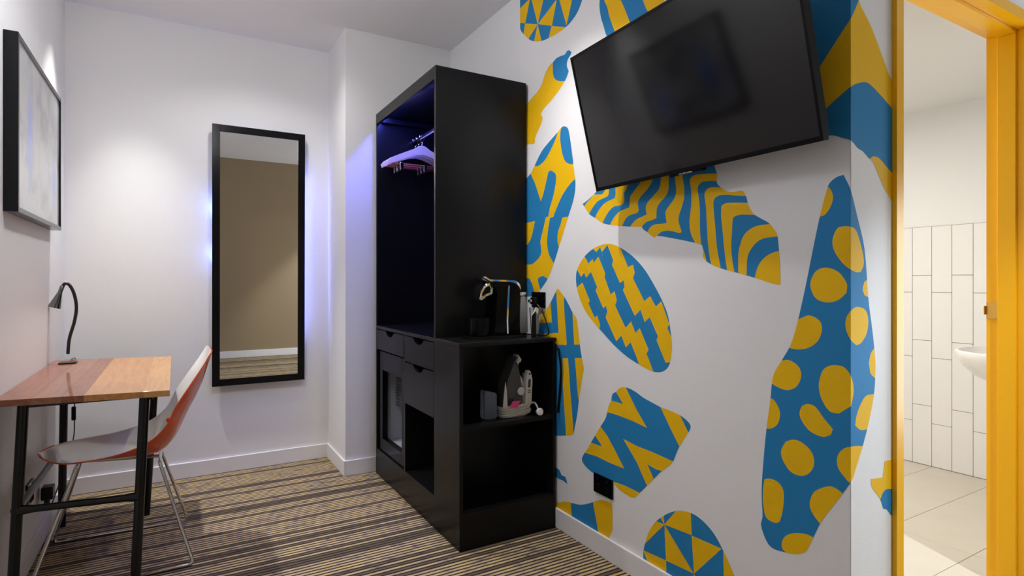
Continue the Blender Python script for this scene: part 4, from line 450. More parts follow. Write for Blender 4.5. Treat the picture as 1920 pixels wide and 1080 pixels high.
  ('y',[(0.988,1.0728),(0.9807,1.0713),(0.9729,1.0682),(0.9657,1.0641),(0.9602,1.0594),(0.9565,1.0539),(0.9541,1.0476),(0.953,1.0406),(0.9531,1.0334),(0.9545,1.0254),(0.9572,1.0167),(0.961,1.0081),(0.9657,1.0005),(0.9714,0.994),(0.9783,0.9883),(0.9858,0.9832),(0.9937,0.9791),(1.0018,0.9759),(1.0105,0.9736),(1.0194,0.9721),(1.0283,0.9712),(1.0372,0.9713),(1.0462,0.9723),(1.0552,0.9736),(1.0643,0.9748),(1.0522,1.0428),(1.0421,1.0486),(1.032,1.0545),(1.0224,1.06),(1.0137,1.0644),(1.0065,1.0679),(1.0002,1.0708),(0.9943,1.0726)]),
  ('y',[(0.8517,1.1023),(0.8474,1.1015),(0.8428,1.1001),(0.8384,1.0977),(0.8348,1.094),(0.8321,1.0888),(0.8299,1.0822),(0.8284,1.0749),(0.8277,1.0672),(0.8278,1.0588),(0.8287,1.0497),(0.8303,1.0406),(0.8325,1.0323),(0.8354,1.0247),(0.8392,1.0175),(0.8432,1.0111),(0.8469,1.0062),(0.85,1.0033),(0.8531,1.0019),(0.856,1.0011),(0.859,1),(0.8628,1.0031),(0.8666,1.0059),(0.8703,1.0093),(0.8739,1.0138),(0.8775,1.02),(0.8812,1.0275),(0.8844,1.0355),(0.8865,1.0433),(0.8872,1.0511),(0.8871,1.0591),(0.886,1.0668),(0.8839,1.074),(0.8805,1.0809),(0.8759,1.0875),(0.871,1.0933),(0.8664,1.0977),(0.8626,1.1004),(0.859,1.102),(0.8555,1.1025)]),
  ('y',[(0.8372,1.1708),(0.8387,1.1657),(0.8402,1.1607),(0.8415,1.1557),(0.842,1.1509),(0.8415,1.1464),(0.8402,1.142),(0.8387,1.1378),(0.8372,1.1336),(0.8345,1.1323),(0.832,1.1307),(0.8291,1.1298),(0.8253,1.1304),(0.8182,1.134),(0.8093,1.1395),(0.7997,1.1457),(0.7906,1.1514),(0.8277,1.1757)]),
  ('y',[(0.8043,1.0053),(0.8086,1.0002),(0.8131,0.9953),(0.8173,0.99),(0.8206,0.9841),(0.8229,0.9771),(0.8243,0.9695),(0.8255,0.9616),(0.8268,0.9538),(0.826,0.9546),(0.8258,0.953),(0.8256,0.9514),(0.8254,0.9497),(0.8252,0.9481),(0.825,0.9464),(0.8248,0.9447),(0.8246,0.943),(0.8245,0.9414),(0.8243,0.9397),(0.824,0.9381),(0.8238,0.9365),(0.8235,0.9351),(0.8232,0.9336),(0.8229,0.9323),(0.8225,0.931),(0.8221,0.9298),(0.8216,0.9288),(0.8211,0.9278),(0.8205,0.9269),(0.8199,0.9261),(0.8193,0.9253),(0.8186,0.9247),(0.8179,0.924),(0.8172,0.9234),(0.8165,0.9228),(0.8158,0.9223),(0.815,0.9217),(0.8143,0.9212),(0.8136,0.9206),(0.8129,0.92),(0.8122,0.9193),(0.8115,0.9187),(0.7819,0.9403)]),
  ('y',[(1.0771,0.9323),(1.069,0.9352),(1.0621,0.9366),(1.0555,0.9368),(1.0489,0.9357),(1.0414,0.9332),(1.0337,0.9293),(1.0268,0.9245),(1.0215,0.9192),(1.018,0.9132),(1.0158,0.9064),(1.015,0.8992),(1.0155,0.8919),(1.0175,0.8842),(1.0209,0.876),(1.0254,0.8681),(1.0305,0.8615),(1.0365,0.8563),(1.0435,0.8521),(1.0509,0.8489),(1.0582,0.8468),(1.065,0.846),(1.0717,0.8464),(1.0788,0.8478),(1.0866,0.8497),(1.0956,0.8525),(1.1054,0.8562),(1.1157,0.8603),(1.1259,0.8642),(1.1192,0.9066),(1.1082,0.9137),(1.0971,0.921),(1.0865,0.9275)]),
  ('y',[(0.9164,0.9392),(0.9101,0.9396),(0.9031,0.9396),(0.8961,0.9386),(0.8899,0.9362),(0.8845,0.932),(0.8796,0.9264),(0.8753,0.9198),(0.8718,0.9126),(0.8692,0.9047),(0.8673,0.8961),(0.8661,0.8868),(0.8657,0.8772),(0.8664,0.8671),(0.868,0.8564),(0.87,0.8455),(0.8718,0.8346),(0.9057,0.8071),(0.9125,0.8071),(0.9194,0.8067),(0.9262,0.8072),(0.9326,0.8098),(0.9389,0.8154),(0.9449,0.8231),(0.9504,0.832),(0.9548,0.8408),(0.9581,0.8496),(0.9605,0.8588),(0.9618,0.8682),(0.9621,0.8778),(0.9609,0.8881),(0.9585,0.8989),(0.9554,0.9091),(0.952,0.9173),(0.9483,0.9232),(0.9442,0.9273),(0.9399,0.9303),(0.9354,0.933),(0.931,0.9355),(0.9265,0.9373),(0.9217,0.9385)]),
  ('y',[(1.1225,0.8114),(1.1178,0.8119),(1.1128,0.8124),(1.1078,0.8118),(1.1028,0.809),(1.0973,0.8033),(1.0914,0.7953),(1.0864,0.7864),(1.0834,0.7776),(1.0829,0.7685),(1.084,0.7588),(1.0865,0.7495),(1.0898,0.7414),(1.0943,0.7347),(1.0999,0.729),(1.1063,0.7243),(1.1126,0.7206),(1.119,0.7183),(1.1257,0.7172),(1.1325,0.7167),(1.1393,0.7159),(1.1393,0.8085),(1.1352,0.8093),(1.1311,0.8103),(1.1269,0.811)]),
  ('y',[(0.9948,0.8172),(0.9894,0.8176),(0.9836,0.8173),(0.9776,0.816),(0.9717,0.8132),(0.9662,0.8083),(0.9607,0.8018),(0.9552,0.7946),(0.9492,0.7876),(0.9427,0.781),(0.9357,0.7744),(0.9287,0.7678),(0.9218,0.7612),(0.9272,0.7439),(0.9331,0.7407),(0.9388,0.7372),(0.9449,0.7342),(0.952,0.7328),(0.9606,0.7329),(0.9703,0.7343),(0.9801,0.7369),(0.989,0.7407),(0.9969,0.7464),(1.0043,0.7537),(1.0106,0.7614),(1.0155,0.7684),(1.0184,0.7744),(1.0197,0.7799),(1.0199,0.7851),(1.0197,0.7901),(1.0187,0.7949),(1.0168,0.7994),(1.0145,0.8038),(1.0125,0.8083),(1.0082,0.8108),(1.004,0.8136),(0.9996,0.8159)]),
  ('y',[(0.8221,0.8742),(0.8274,0.8722),(0.8315,0.8701),(0.8352,0.8667),(0.8392,0.8611),(0.8438,0.852),(0.8486,0.8402),(0.8531,0.8278),(0.8566,0.8169),(0.8588,0.808),(0.8599,0.8001),(0.8607,0.7926),(0.8617,0.7849),(0.8586,0.7822),(0.8557,0.7794),(0.8526,0.777),(0.8491,0.7758),(0.8454,0.7756),(0.8415,0.7762),(0.8371,0.778),(0.8318,0.7811),(0.8232,0.7877),(0.8128,0.7965),(0.8018,0.806),(0.7912,0.815),(0.7912,0.8795),(0.7992,0.8784),(0.8074,0.8774),(0.8153,0.8761)]),
  ('y',[(1.0396,0.7038),(1.0331,0.7047),(1.0264,0.7048),(1.0195,0.7039),(1.0125,0.7018),(1.0048,0.6982),(0.9966,0.6933),(0.989,0.6876),(0.9832,0.6813),(0.9793,0.6742),(0.9768,0.6663),(0.9756,0.6581),(0.9757,0.6502),(0.9773,0.6427),(0.9802,0.6352),(0.9843,0.628),(0.989,0.6217),(0.9945,0.616),(1.001,0.6109),(1.0081,0.6067),(1.0155,0.604),(1.0235,0.6028),(1.0322,0.6028),(1.0409,0.6043),(1.0489,0.6074),(1.0562,0.6125),(1.0631,0.6196),(1.0692,0.6274),(1.0739,0.6349),(1.077,0.6418),(1.0789,0.6486),(1.0796,0.6555),(1.079,0.6625),(1.0767,0.6698),(1.0729,0.6772),(1.0685,0.6847),(1.0644,0.6921),(1.0582,0.6954),(1.0521,0.6988),(1.046,0.7018)]),
  ('y',[(0.8591,0.7297),(0.867,0.727),(0.8752,0.7239),(0.883,0.7203),(0.8899,0.7158),(0.8959,0.7103),(0.9011,0.704),(0.9054,0.6971),(0.9084,0.6899),(0.91,0.6823),(0.9104,0.6741),(0.9096,0.666),(0.9073,0.6584),(0.9029,0.6512),(0.8967,0.6442),(0.8901,0.6381),(0.8847,0.6333),(0.8816,0.6301),(0.8793,0.6278),(0.8765,0.6266),(0.8718,0.6268),(0.8613,0.6292),(0.8479,0.6334),(0.8333,0.6382),(0.8197,0.6426),(0.8294,0.736),(0.8367,0.7346),(0.8441,0.7333),(0.8516,0.7318)]),
  ('y',[(1.1159,0.5663),(1.1089,0.5665),(1.101,0.566),(1.0932,0.5645),(1.0866,0.5616),(1.0813,0.5577),(1.0767,0.5526),(1.073,0.5461),(1.0707,0.5376),(1.07,0.5261),(1.0707,0.512),(1.0722,0.4975),(1.0739,0.4846),(1.0758,0.474),(1.0782,0.4646),(1.0809,0.4556),(1.0834,0.4464),(1.0871,0.4436),(1.0906,0.4405),(1.0946,0.4379),(1.0995,0.4365),(1.1064,0.4361),(1.1147,0.4365),(1.1228,0.4382),(1.1292,0.4418),(1.1333,0.4476),(1.136,0.4553),(1.1378,0.4643),(1.1393,0.474),(1.1405,0.485),(1.1413,0.4973),(1.1415,0.5097),(1.1413,0.5212),(1.1405,0.5312),(1.1391,0.5405),(1.1374,0.5495),(1.1359,0.5586),(1.1311,0.5609),(1.1265,0.5633),(1.1216,0.5653)]),
  ('y',[(0.9381,0.597),(0.9318,0.5996),(0.9267,0.6007),(0.9218,0.6007),(0.9164,0.5999),(0.9101,0.5983),(0.9034,0.5956),(0.8966,0.5926),(0.8899,0.5898),(0.8936,0.5807),(0.8971,0.5717),(0.901,0.5625),(0.9057,0.553),(0.9117,0.5427),(0.9186,0.5318),(0.9258,0.5211),(0.9326,0.5116),(0.939,0.5037),(0.9452,0.4968),(0.9513,0.4904),(0.9576,0.4837),(0.9644,0.4903),(0.9715,0.4969),(0.9781,0.5036),(0.9832,0.5102),(0.9865,0.5165),(0.9886,0.5225),(0.9894,0.5288),(0.989,0.5359),(0.9873,0.5442),(0.9845,0.5534),(0.9803,0.5625),(0.9746,0.5709),(0.9666,0.5786),(0.9567,0.586),(0.9467,0.5923)]),
  ('y',[(1.0366,0.4293),(1.0279,0.4329),(1.0185,0.436),(1.0091,0.4384),(1.0007,0.4401),(0.9935,0.4406),(0.987,0.4403),(0.9808,0.4396),(0.9746,0.439),(0.9717,0.388),(1.0305,0.3524),(1.0412,0.3551),(1.0525,0.3578),(1.0629,0.3608),(1.0707,0.3644),(1.0752,0.3689),(1.0772,0.3739),(1.0776,0.3793),(1.0771,0.385),(1.0756,0.3911),(1.0729,0.3977),(1.0691,0.4041),(1.0644,0.4101),(1.0587,0.4155),(1.052,0.4206),(1.0445,0.4252)]),
]),
('d','b',[(1.5366,1.455),(1.5282,1.4528),(1.5199,1.4507),(1.5116,1.4484),(1.5036,1.4455),(1.4956,1.4417),(1.4875,1.4373),(1.48,1.4326),(1.4739,1.428),(1.4696,1.424),(1.4667,1.4202),(1.4643,1.4158),(1.4613,1.4099),(1.4553,1.3975),(1.4481,1.3819),(1.4403,1.364),(1.4324,1.3447),(1.4246,1.3235),(1.4164,1.3002),(1.4082,1.276),(1.4001,1.252),(1.3922,1.2283),(1.3844,1.2043),(1.3766,1.1803),(1.3685,1.1566),(1.3598,1.132),(1.3507,1.107),(1.3419,1.0835),(1.3337,1.0633),(1.3267,1.0475),(1.3204,1.0348),(1.3141,1.0239),(1.3072,1.0135),(1.2994,1.0038),(1.291,0.9953),(1.2824,0.9872),(1.2739,0.9788),(1.2649,0.9703),(1.2555,0.962),(1.2468,0.9531),(1.24,0.9426),(1.2357,0.9301),(1.2333,0.9162),(1.2315,0.9012),(1.229,0.8857),(1.2256,0.8697),(1.2218,0.853),(1.218,0.8357),(1.2146,0.8183),(1.2115,0.8007),(1.2087,0.7827),(1.2061,0.7646),(1.2038,0.7465),(1.2015,0.7283),(1.1994,0.7098),(1.1976,0.6917),(1.1967,0.6746),(1.197,0.6579),(1.1984,0.6415),(1.1998,0.6266),(1.2002,0.6145),(1.1989,0.6078),(1.1964,0.6033),(1.1944,0.5991),(1.1946,0.5929),(1.1976,0.5837),(1.2026,0.5726),(1.2086,0.5614),(1.2146,0.5519),(1.22,0.5445),(1.2255,0.5384),(1.2319,0.5329),(1.24,0.5275),(1.2506,0.5219),(1.2631,0.5165),(1.2762,0.5114),(1.2885,0.5066),(1.2996,0.5022),(1.3102,0.498),(1.3206,0.4944),(1.3309,0.4917),(1.3413,0.4897),(1.3518,0.4884),(1.3618,0.4881),(1.3706,0.4895),(1.3774,0.4927),(1.3827,0.4974),(1.388,0.5035),(1.3949,0.5106),(1.4038,0.5196),(1.414,0.5302),(1.425,0.5411),(1.4364,0.5509),(1.4479,0.5587),(1.4598,0.5653),(1.4728,0.5722),(1.4879,0.5805),(1.507,0.591),(1.5293,0.603),(1.5511,0.6154),(1.5685,0.6268),(1.5789,0.6359),(1.5848,0.6434),(1.5895,0.6519),(1.5964,0.6638),(1.607,0.6809),(1.6194,0.7013),(1.6321,0.7237),(1.6439,0.7465),(1.655,0.7703),(1.6658,0.7955),(1.6755,0.8206),(1.6831,0.8437),(1.6879,0.8646),(1.6907,0.8842),(1.6921,0.9021),(1.693,0.9184),(1.6935,0.9315),(1.6933,0.9421),(1.6923,0.9526),(1.6905,0.9657),(1.6878,0.9822),(1.6843,1.0006),(1.6803,1.0201),(1.676,1.0399),(1.6716,1.0591),(1.6668,1.0782),(1.6618,1.0992),(1.657,1.124),(1.6527,1.1551),(1.6487,1.1909),(1.6441,1.2269),(1.6381,1.2587),(1.63,1.2851),(1.6204,1.3084),(1.6104,1.3295),(1.6011,1.3497),(1.5928,1.3692),(1.585,1.3876),(1.5773,1.4042),(1.5694,1.4186),(1.5613,1.43),(1.553,1.4389),(1.5448,1.4467)],[
  ('y',[(1.4655,1.4175),(1.4703,1.4157),(1.4749,1.4133),(1.479,1.4102),(1.4823,1.4067),(1.4851,1.4026),(1.4873,1.398),(1.4885,1.3929),(1.4883,1.3874),(1.4864,1.3813),(1.483,1.3747),(1.4787,1.368),(1.4739,1.3619),(1.4685,1.3561),(1.4623,1.3505),(1.4556,1.3456),(1.4489,1.3418),(1.442,1.3395),(1.4347,1.3383),(1.4274,1.3377),(1.4202,1.3368),(1.4173,1.3469),(1.4137,1.3569),(1.4113,1.367),(1.4121,1.3771),(1.4174,1.3872),(1.4258,1.3975),(1.4356,1.4078),(1.4448,1.4182),(1.45,1.4183),(1.4554,1.4185),(1.4606,1.4184)]),
  ('y',[(1.5296,1.3166),(1.5397,1.3178),(1.5516,1.3186),(1.5635,1.3187),(1.5739,1.3177),(1.5821,1.316),(1.5891,1.3135),(1.5953,1.3096),(1.6011,1.3037),(1.6085,1.2922),(1.6163,1.277),(1.6234,1.2613),(1.6288,1.2481),(1.632,1.2384),(1.6337,1.2305),(1.6341,1.2237),(1.6334,1.2173),(1.6313,1.2114),(1.6276,1.2062),(1.6234,1.2014),(1.6195,1.1965),(1.613,1.196),(1.6069,1.1952),(1.6002,1.195),(1.592,1.1963),(1.5801,1.1995),(1.566,1.2039),(1.5516,1.2095),(1.5384,1.2158),(1.526,1.2234),(1.5139,1.2322),(1.5032,1.2413),(1.4951,1.2497),(1.49,1.2574),(1.4871,1.2648),(1.4861,1.2719),(1.4866,1.279),(1.4888,1.2865),(1.493,1.2942),(1.4982,1.3012),(1.5036,1.3069),(1.5091,1.3108),(1.5149,1.3134),(1.5216,1.3152)]),
  ('y',[(1.4613,1.2064),(1.4736,1.2054),(1.4868,1.2033),(1.5001,1.2),(1.5122,1.1956),(1.5238,1.1894),(1.5351,1.1816),(1.5447,1.1734),(1.5516,1.1658),(1.5544,1.1591),(1.5541,1.1529),(1.5525,1.1468),(1.5516,1.1406),(1.542,1.1354),(1.5326,1.13),(1.5229,1.125),(1.5122,1.1211),(1.5003,1.1184),(1.4874,1.1164),(1.4742,1.1154),(1.4613,1.1156),(1.4483,1.117),(1.4349,1.1195),(1.4225,1.123),(1.4121,1.1276),(1.404,1.1337),(1.3975,1.1413),(1.3927,1.1492),(1.3897,1.1565),(1.3889,1.1629),(1.39,1.169),(1.3926,1.1748),(1.3961,1.1803),(1.4005,1.1857),(1.406,1.191),(1.4126,1.1958),(1.4202,1.1996),(1.4291,1.2026),(1.4391,1.2049),(1.45,1.2062)]),
  ('y',[(1.3882,1.0841),(1.3985,1.0821),(1.4097,1.0787),(1.4202,1.0743),(1.4284,1.0694),(1.4338,1.064),(1.4374,1.058),(1.4391,1.0515),(1.439,1.0448),(1.4369,1.0377),(1.4328,1.0302),(1.4271,1.0229),(1.4202,1.0168),(1.4118,1.0119),(1.4019,1.0078),(1.3912,1.0046),(1.3802,1.0023),(1.369,1.0008),(1.3573,1.0003),(1.3454,1.0005),(1.3337,1.0012),(1.3223,1.0028),(1.311,1.005),(1.2998,1.0075),(1.2886,1.0099),(1.3035,1.0645),(1.316,1.0683),(1.3289,1.0723),(1.3415,1.0761),(1.3529,1.0791),(1.3626,1.0815),(1.3712,1.0834),(1.3794,1.0845)]),
  ('y',[(1.6103,1.1006),(1.6184,1.0995),(1.6273,1.0976),(1.6358,1.0947),(1.6428,1.0905),(1.6482,1.0848),(1.6525,1.0777),(1.6555,1.0697),(1.657,1.0615),(1.6567,1.0527),(1.6549,1.0433),(1.6518,1.0339),(1.6475,1.0256),(1.6417,1.0181),(1.6343,1.0113),(1.6266,1.0055),(1.6195,1.0011),(1.6134,0.9988),(1.6077,0.998),(1.6021,0.9978),(1.5965,0.9973),(1.5896,1.0011),(1.5826,1.0047),(1.5758,1.0088),(1.5694,1.014),(1.5629,1.0208),(1.5563,1.0288),(1.5507,1.0372),(1.5472,1.0452),(1.5458,1.053),(1.5461,1.0608),(1.548,1.0683),(1.5516,1.0752),(1.5576,1.0817),(1.5658,1.0878),(1.5747,1.0931),(1.5829,1.0971),(1.5899,1.0996),(1.5965,1.1008),(1.6032,1.1011)]),
  ('y',[(1.6381,1.1708),(1.6353,1.1656),(1.6323,1.1603),(1.6298,1.1551),(1.6288,1.1502),(1.6298,1.1455),(1.6323,1.141),(1.6353,1.1365),(1.6381,1.132),(1.6435,1.1306),(1.6485,1.1288),(1.6542,1.1276),(1.6617,1.1281),(1.6763,1.1316),(1.6947,1.1371),(1.715,1.1435),(1.7347,1.1495),(1.657,1.176)]),
  ('y',[(1.7051,0.9912),(1.6961,0.9867),(1.6868,0.9824),(1.6782,0.9777),(1.6713,0.9722),(1.6667,0.9654),(1.6637,0.9577),(1.6615,0.9496),(1.6589,0.9417),(1.6604,0.9423),(1.6609,0.9406),(1.6613,0.9388),(1.6617,0.937),(1.6621,0.9352),(1.6624,0.9334),(1.6628,0.9315),(1.6631,0.9297),(1.6635,0.9279),(1.6639,0.9261),(1.6643,0.9243),(1.6648,0.9226),(1.6653,0.9209),(1.666,0.9193),(1.6667,0.9178),(1.6674,0.9163),(1.6683,0.9149),(1.6693,0.9137),(1.6703,0.9125),(1.6715,0.9114),(1.6727,0.9103),(1.674,0.9093),(1.6754,0.9083),(1.6768,0.9075),(1.6782,0.9066),(1.6797,0.9057),(1.6812,0.9049),(1.6827,0.9041),(1.6842,0.9032),(1.6857,0.9024),(1.6871,0.9015),(1.6886,0.9006),(1.69,0.8997),(1.7539,0.9135)]),
  ('y',[(1.2734,0.9774),(1.2829,0.9782),(1.2913,0.9782),(1.2993,0.9771),(1.3076,0.975),(1.3169,0.9715),(1.3267,0.9668),(1.3357,0.9613),(1.3427,0.9557),(1.3472,0.9498),(1.3501,0.9435),(1.3512,0.9371),(1.3506,0.931),(1.348,0.9248),(1.3434,0.9186),(1.3375,0.913),(1.3309,0.9086),(1.3232,0.9058),(1.3143,0.904),(1.3051,0.9032),(1.2961,0.9034),(1.2878,0.9044),(1.2797,0.9064),(1.2713,0.9092),(1.2621,0.9127),(1.2518,0.917),(1.2407,0.9222),(1.2293,0.9276),(1.2182,0.9329),(1.2254,0.9645),(1.2376,0.9681),(1.2501,0.9718),(1.2623,0.9752)]),
  ('y',[(1.4966,0.9501),(1.507,0.949),(1.5187,0.9472),(1.5305,0.9446),(1.5411,0.9407),(1.5505,0.9351),(1.5592,0.9282),(1.5669,0.9204),(1.5731,0.9122),(1.5779,0.9036),(1.5814,0.8942),(1.5835,0.8846),(1.5842,0.8747),(1.583,0.8648),(1.5801,0.8546),(1.5764,0.8444),(1.5731,0.8342),(1.5143,0.8202),(1.503,0.8228),(1.4917,0.8251),(1.4807,0.828),(1.4705,0.8328),(1.4608,0.8403),(1.4514,0.8495),(1.4431,0.8595),(1.4364,0.869),(1.4315,0.8781),(1.4279,0.8871),(1.4259,0.8961),(1.4255,0.9048),(1.4272,0.9139),(1.4308,0.9231),(1.4355,0.9316),(1.4407,0.9383),(1.4462,0.9428),(1.4525,0.9456),(1.4593,0.9474),(1.4662,0.9488),(1.4732,0.9501),(1.4803,0.9507),(1.4879,0.9508)]),
  ('y',[(1.2218,0.8911),(1.227,0.8903),(1.2324,0.8894),(1.2381,0.8877),(1.2436,0.8842),(1.2499,0.8782),(1.2566,0.8703),(1.2624,0.8618),(1.2659,0.8538),(1.2665,0.8463),(1.2652,0.8389),(1.2623,0.8321),(1.2584,0.8266),(1.2533,0.8227),(1.2469,0.82),(1.2397,0.8183),(1.2327,0.8174),(1.2256,0.8176),(1.2184,0.8189),(1.211,0.8206),(1.2038,0.822),(1.2038,0.893),(1.2082,0.8926),(1.2125,0.8924),(1.217,0.8919)]),
  ('y',[(1.3786,0.8604),(1.3862,0.859),(1.3944,0.857),(1.4029,0.8539),(1.4114,0.8494),(1.4195,0.8432),(1.4275,0.8354),(1.4359,0.8269),(1.4449,0.8183),(1.4549,0.8098),(1.4657,0.8009),(1.4768,0.7919),(1.4879,0.7828),(1.4792,0.7688),(1.4699,0.7683),(1.4609,0.7675),(1.4514,0.7674),(1.4407,0.769),(1.4278,0.7728),(1.4135,0.778),(1.3993,0.7842),(1.3868,0.7911),(1.3758,0.799),(1.3656,0.8081),(1.357,0.8171),(1.3506,0.8248),(1.3467,0.8309),(1.345,0.836),(1.3447,0.8405),(1.345,0.8447),(1.3464,0.8485),(1.3488,0.8518),(1.3518,0.8549),(1.3546,0.8581),(1.3604,0.859),(1.366,0.8601),(1.372,0.8607)]),
  ('y',[(1.6683,0.8559),(1.6576,0.8558),(1.6493,0.8551),(1.642,0.853),(1.6343,0.8487),(1.6254,0.841),(1.6161,0.8308),(1.6076,0.8199),(1.6011,0.8101),(1.5971,0.802),(1.5949,0.7944),(1.5935,0.7872),(1.5917,0.7798),(1.5973,0.7757),(1.6028,0.7715),(1.6086,0.7676),(1.6152,0.7647),(1.6223,0.7627),(1.6297,0.7615),(1.6383,0.7612),(1.6488,0.7619),(1.6661,0.7646),(1.6874,0.7688),(1.7106,0.7736),(1.7334,0.7783),(1.7334,0.8495),(1.7161,0.8514),(1.6986,0.8536),(1.6822,0.8553)]),
  ('y',[(1.3192,0.7785),(1.3276,0.7768),(1.3363,0.7743),(1.3453,0.7709),(1.3546,0.7663),(1.365,0.7601),(1.3762,0.7524),(1.3867,0.7442),(1.3949,0.7361),(1.4004,0.7281),(1.404,0.7198),(1.4057,0.7119),(1.4056,0.705),(1.4034,0.699),(1.3991,0.6937),(1.3934,0.6893),(1.3868,0.686),(1.3791,0.6837),(1.3702,0.6824),(1.3605,0.6822),(1.3506,0.6834),(1.34,0.6862),(1.3287,0.6903),(1.3176,0.6956),(1.3076,0.7017),(1.2985,0.7092),(1.29,0.718),(1.2827,0.727),(1.2771,0.735),(1.2734,0.7418),(1.2712,0.7481),(1.2704,0.7539),(1.2711,0.7594),(1.2738,0.7644),(1.2783,0.7691),(1.2836,0.7735),(1.2885,0.7781),(1.296,0.7785),(1.3035,0.779),(1.3112,0.7793)]),
  ('y',[(1.5964,0.7226),(1.5818,0.724),(1.5671,0.7251),(1.5532,0.7254),(1.5411,0.7244),(1.5309,0.722),(1.522,0.7185),(1.5148,0.714),(1.5098,0.7086),(1.5071,0.7021),(1.5064,0.6945),(1.5079,0.6862),(1.5116,0.6777),(1.519,0.6684),(1.5295,0.6581),(1.5407,0.6483),(1.5502,0.6404),(1.5557,0.6354),(1.5597,0.6317),(1.5647,0.6288),(1.5731,0.626),(1.5923,0.6219),(1.6176,0.6175),(1.6457,0.6129),(1.6732,0.6083),(1.6536,0.7132),(1.6391,0.7157),(1.6247,0.7184),(1.6105,0.7208)]),
  ('y',[(1.229,0.6978),(1.2368,0.6949),(1.2457,0.691),(1.2546,0.6864),(1.2621,0.6812),(1.2684,0.6756),(1.2738,0.6694),(1.2781,0.6624),(1.2809,0.6544),(1.2817,0.6446),(1.2809,0.6335),(1.2791,0.6224),(1.2771,0.6128),(1.2748,0.6052),(1.272,0.5989),(1.2689,0.593),(1.2659,0.5869),(1.2616,0.5867),(1.2575,0.5861),(1.253,0.5861),(1.2473,0.5876),(1.2396,0.5909),(1.2304,0.5955),(1.2215,0.601),(1.2146,0.607),(1.2101,0.6135),(1.2073,0.6207),(1.2054,0.6285),(1.2038,0.6367),(1.2025,0.6457),(1.2017,0.6554),(1.2014,0.665),(1.2017,0.6737),(1.2025,0.681),(1.204,0.6876),(1.2058,0.6938),(1.2074,0.7001),(1.2125,0.6999),(1.2175,0.6998),(1.2228,0.6993)]),
  ('y',[(1.4619,0.6367),(1.4718,0.6356),(1.48,0.6337),(1.4878,0.6308),(1.4966,0.6269),(1.507,0.6216),(1.5182,0.615),(1.5297,0.6078),(1.5411,0.6008),(1.5348,0.5943),(1.5288,0.5877),(1.5222,0.5813),(1.5143,0.5752),(1.5044,0.5693),(1.4931,0.5634),(1.4814,0.5581),(1.4705,0.5537),(1.4606,0.5505),(1.451,0.5483),(1.4416,0.5464),(1.4322,0.5443),(1.4221,0.5547),(1.4116,0.5652),(1.4021,0.5752),(1.3949,0.5842),(1.3902,0.5917),(1.3873,0.5982),(1.3861,0.6043),(1.3868,0.6102),(1.3891,0.6167),(1.3931,0.6232),(1.3991,0.629),(1.4073,0.6333),(1.4189,0.6359),(1.4335,0.6371),(1.4488,0.6373)]),
  ('y',[(1.3231,0.5462),(1.3342,0.5439),(1.3466,0.5408),(1.3591,0.5371),(1.3706,0.5332),(1.3805,0.5291),(1.3896,0.5246),(1.3983,0.5199),(1.4073,0.5152),(1.4114,0.4674),(1.3309,0.4774),(1.3172,0.4868),(1.303,0.4964),(1.2903,0.5054),(1.2809,0.5132),(1.2756,0.5195),(1.2731,0.5248),(1.2727,0.5295),(1.2734,0.5337),(1.2751,0.5378),(1.2783,0.5416),(1.2828,0.5446),(1.2885,0.5468),(1.2954,0.5479),(1.3037,0.5481),(1.3131,0.5475)]),
]),
('r','b',[(1.0952,2.1073),(0.8549,1.9955),(0.855,1.9773),(0.8556,1.9592),(0.8553,1.9408),(0.8525,1.9213),(0.8468,1.9021),(0.839,1.8832),(0.8298,1.8619),(0.8199,1.8357),(0.8083,1.8),(0.7952,1.7579),(0.7828,1.7177),(0.7732,1.6875),(0.7686,1.6764),(0.7645,1.669),(0.761,1.6616),(0.7582,1.6506),(0.7514,1.6118),(0.743,1.56),(0.736,1.5064),(0.733,1.4617),(0.7357,1.4289),(0.7424,1.4019),(0.7506,1.377),(0.7582,1.3507),(0.7632,1.361),(0.7683,1.3716),(0.7732,1.3816),(0.7775,1.3902),(0.7808,1.3963),(0.7834,1.4006),(0.7858,1.4048),(0.7885,1.4104),(0.7916,1.4181),(0.795,1.4269),(0.7984,1.4362),(0.8018,1.4454),(0.8052,1.4547),(0.8087,1.4645),(0.8121,1.4735),(0.8153,1.4809),(0.8182,1.4857),(0.821,1.4889),(0.8238,1.4916),(0.8268,1.495),(0.8301,1.4997),(0.8336,1.5048),(0.8371,1.51),(0.8407,1.5145),(0.8442,1.5179),(0.8476,1.5206),(0.8511,1.5234),(0.8549,1.5271),(0.8587,1.5323),(0.8626,1.5386),(0.8669,1.5448),(0.8717,1.5501),(0.8773,1.5541),(0.8836,1.5572),(0.89,1.56),(0.8962,1.5628),(0.902,1.566),(0.9075,1.5691),(0.9131,1.572),(0.9189,1.5743),(0.9246,1.5758),(0.93,1.5765),(0.9364,1.5773),(0.9448,1.5785),(0.9572,1.5799),(0.9721,1.5814),(0.9891,1.5842),(1.0073,1.5895),(1.0271,1.5984),(1.049,1.6103),(1.072,1.6234),(1.0952,1.6364)],[
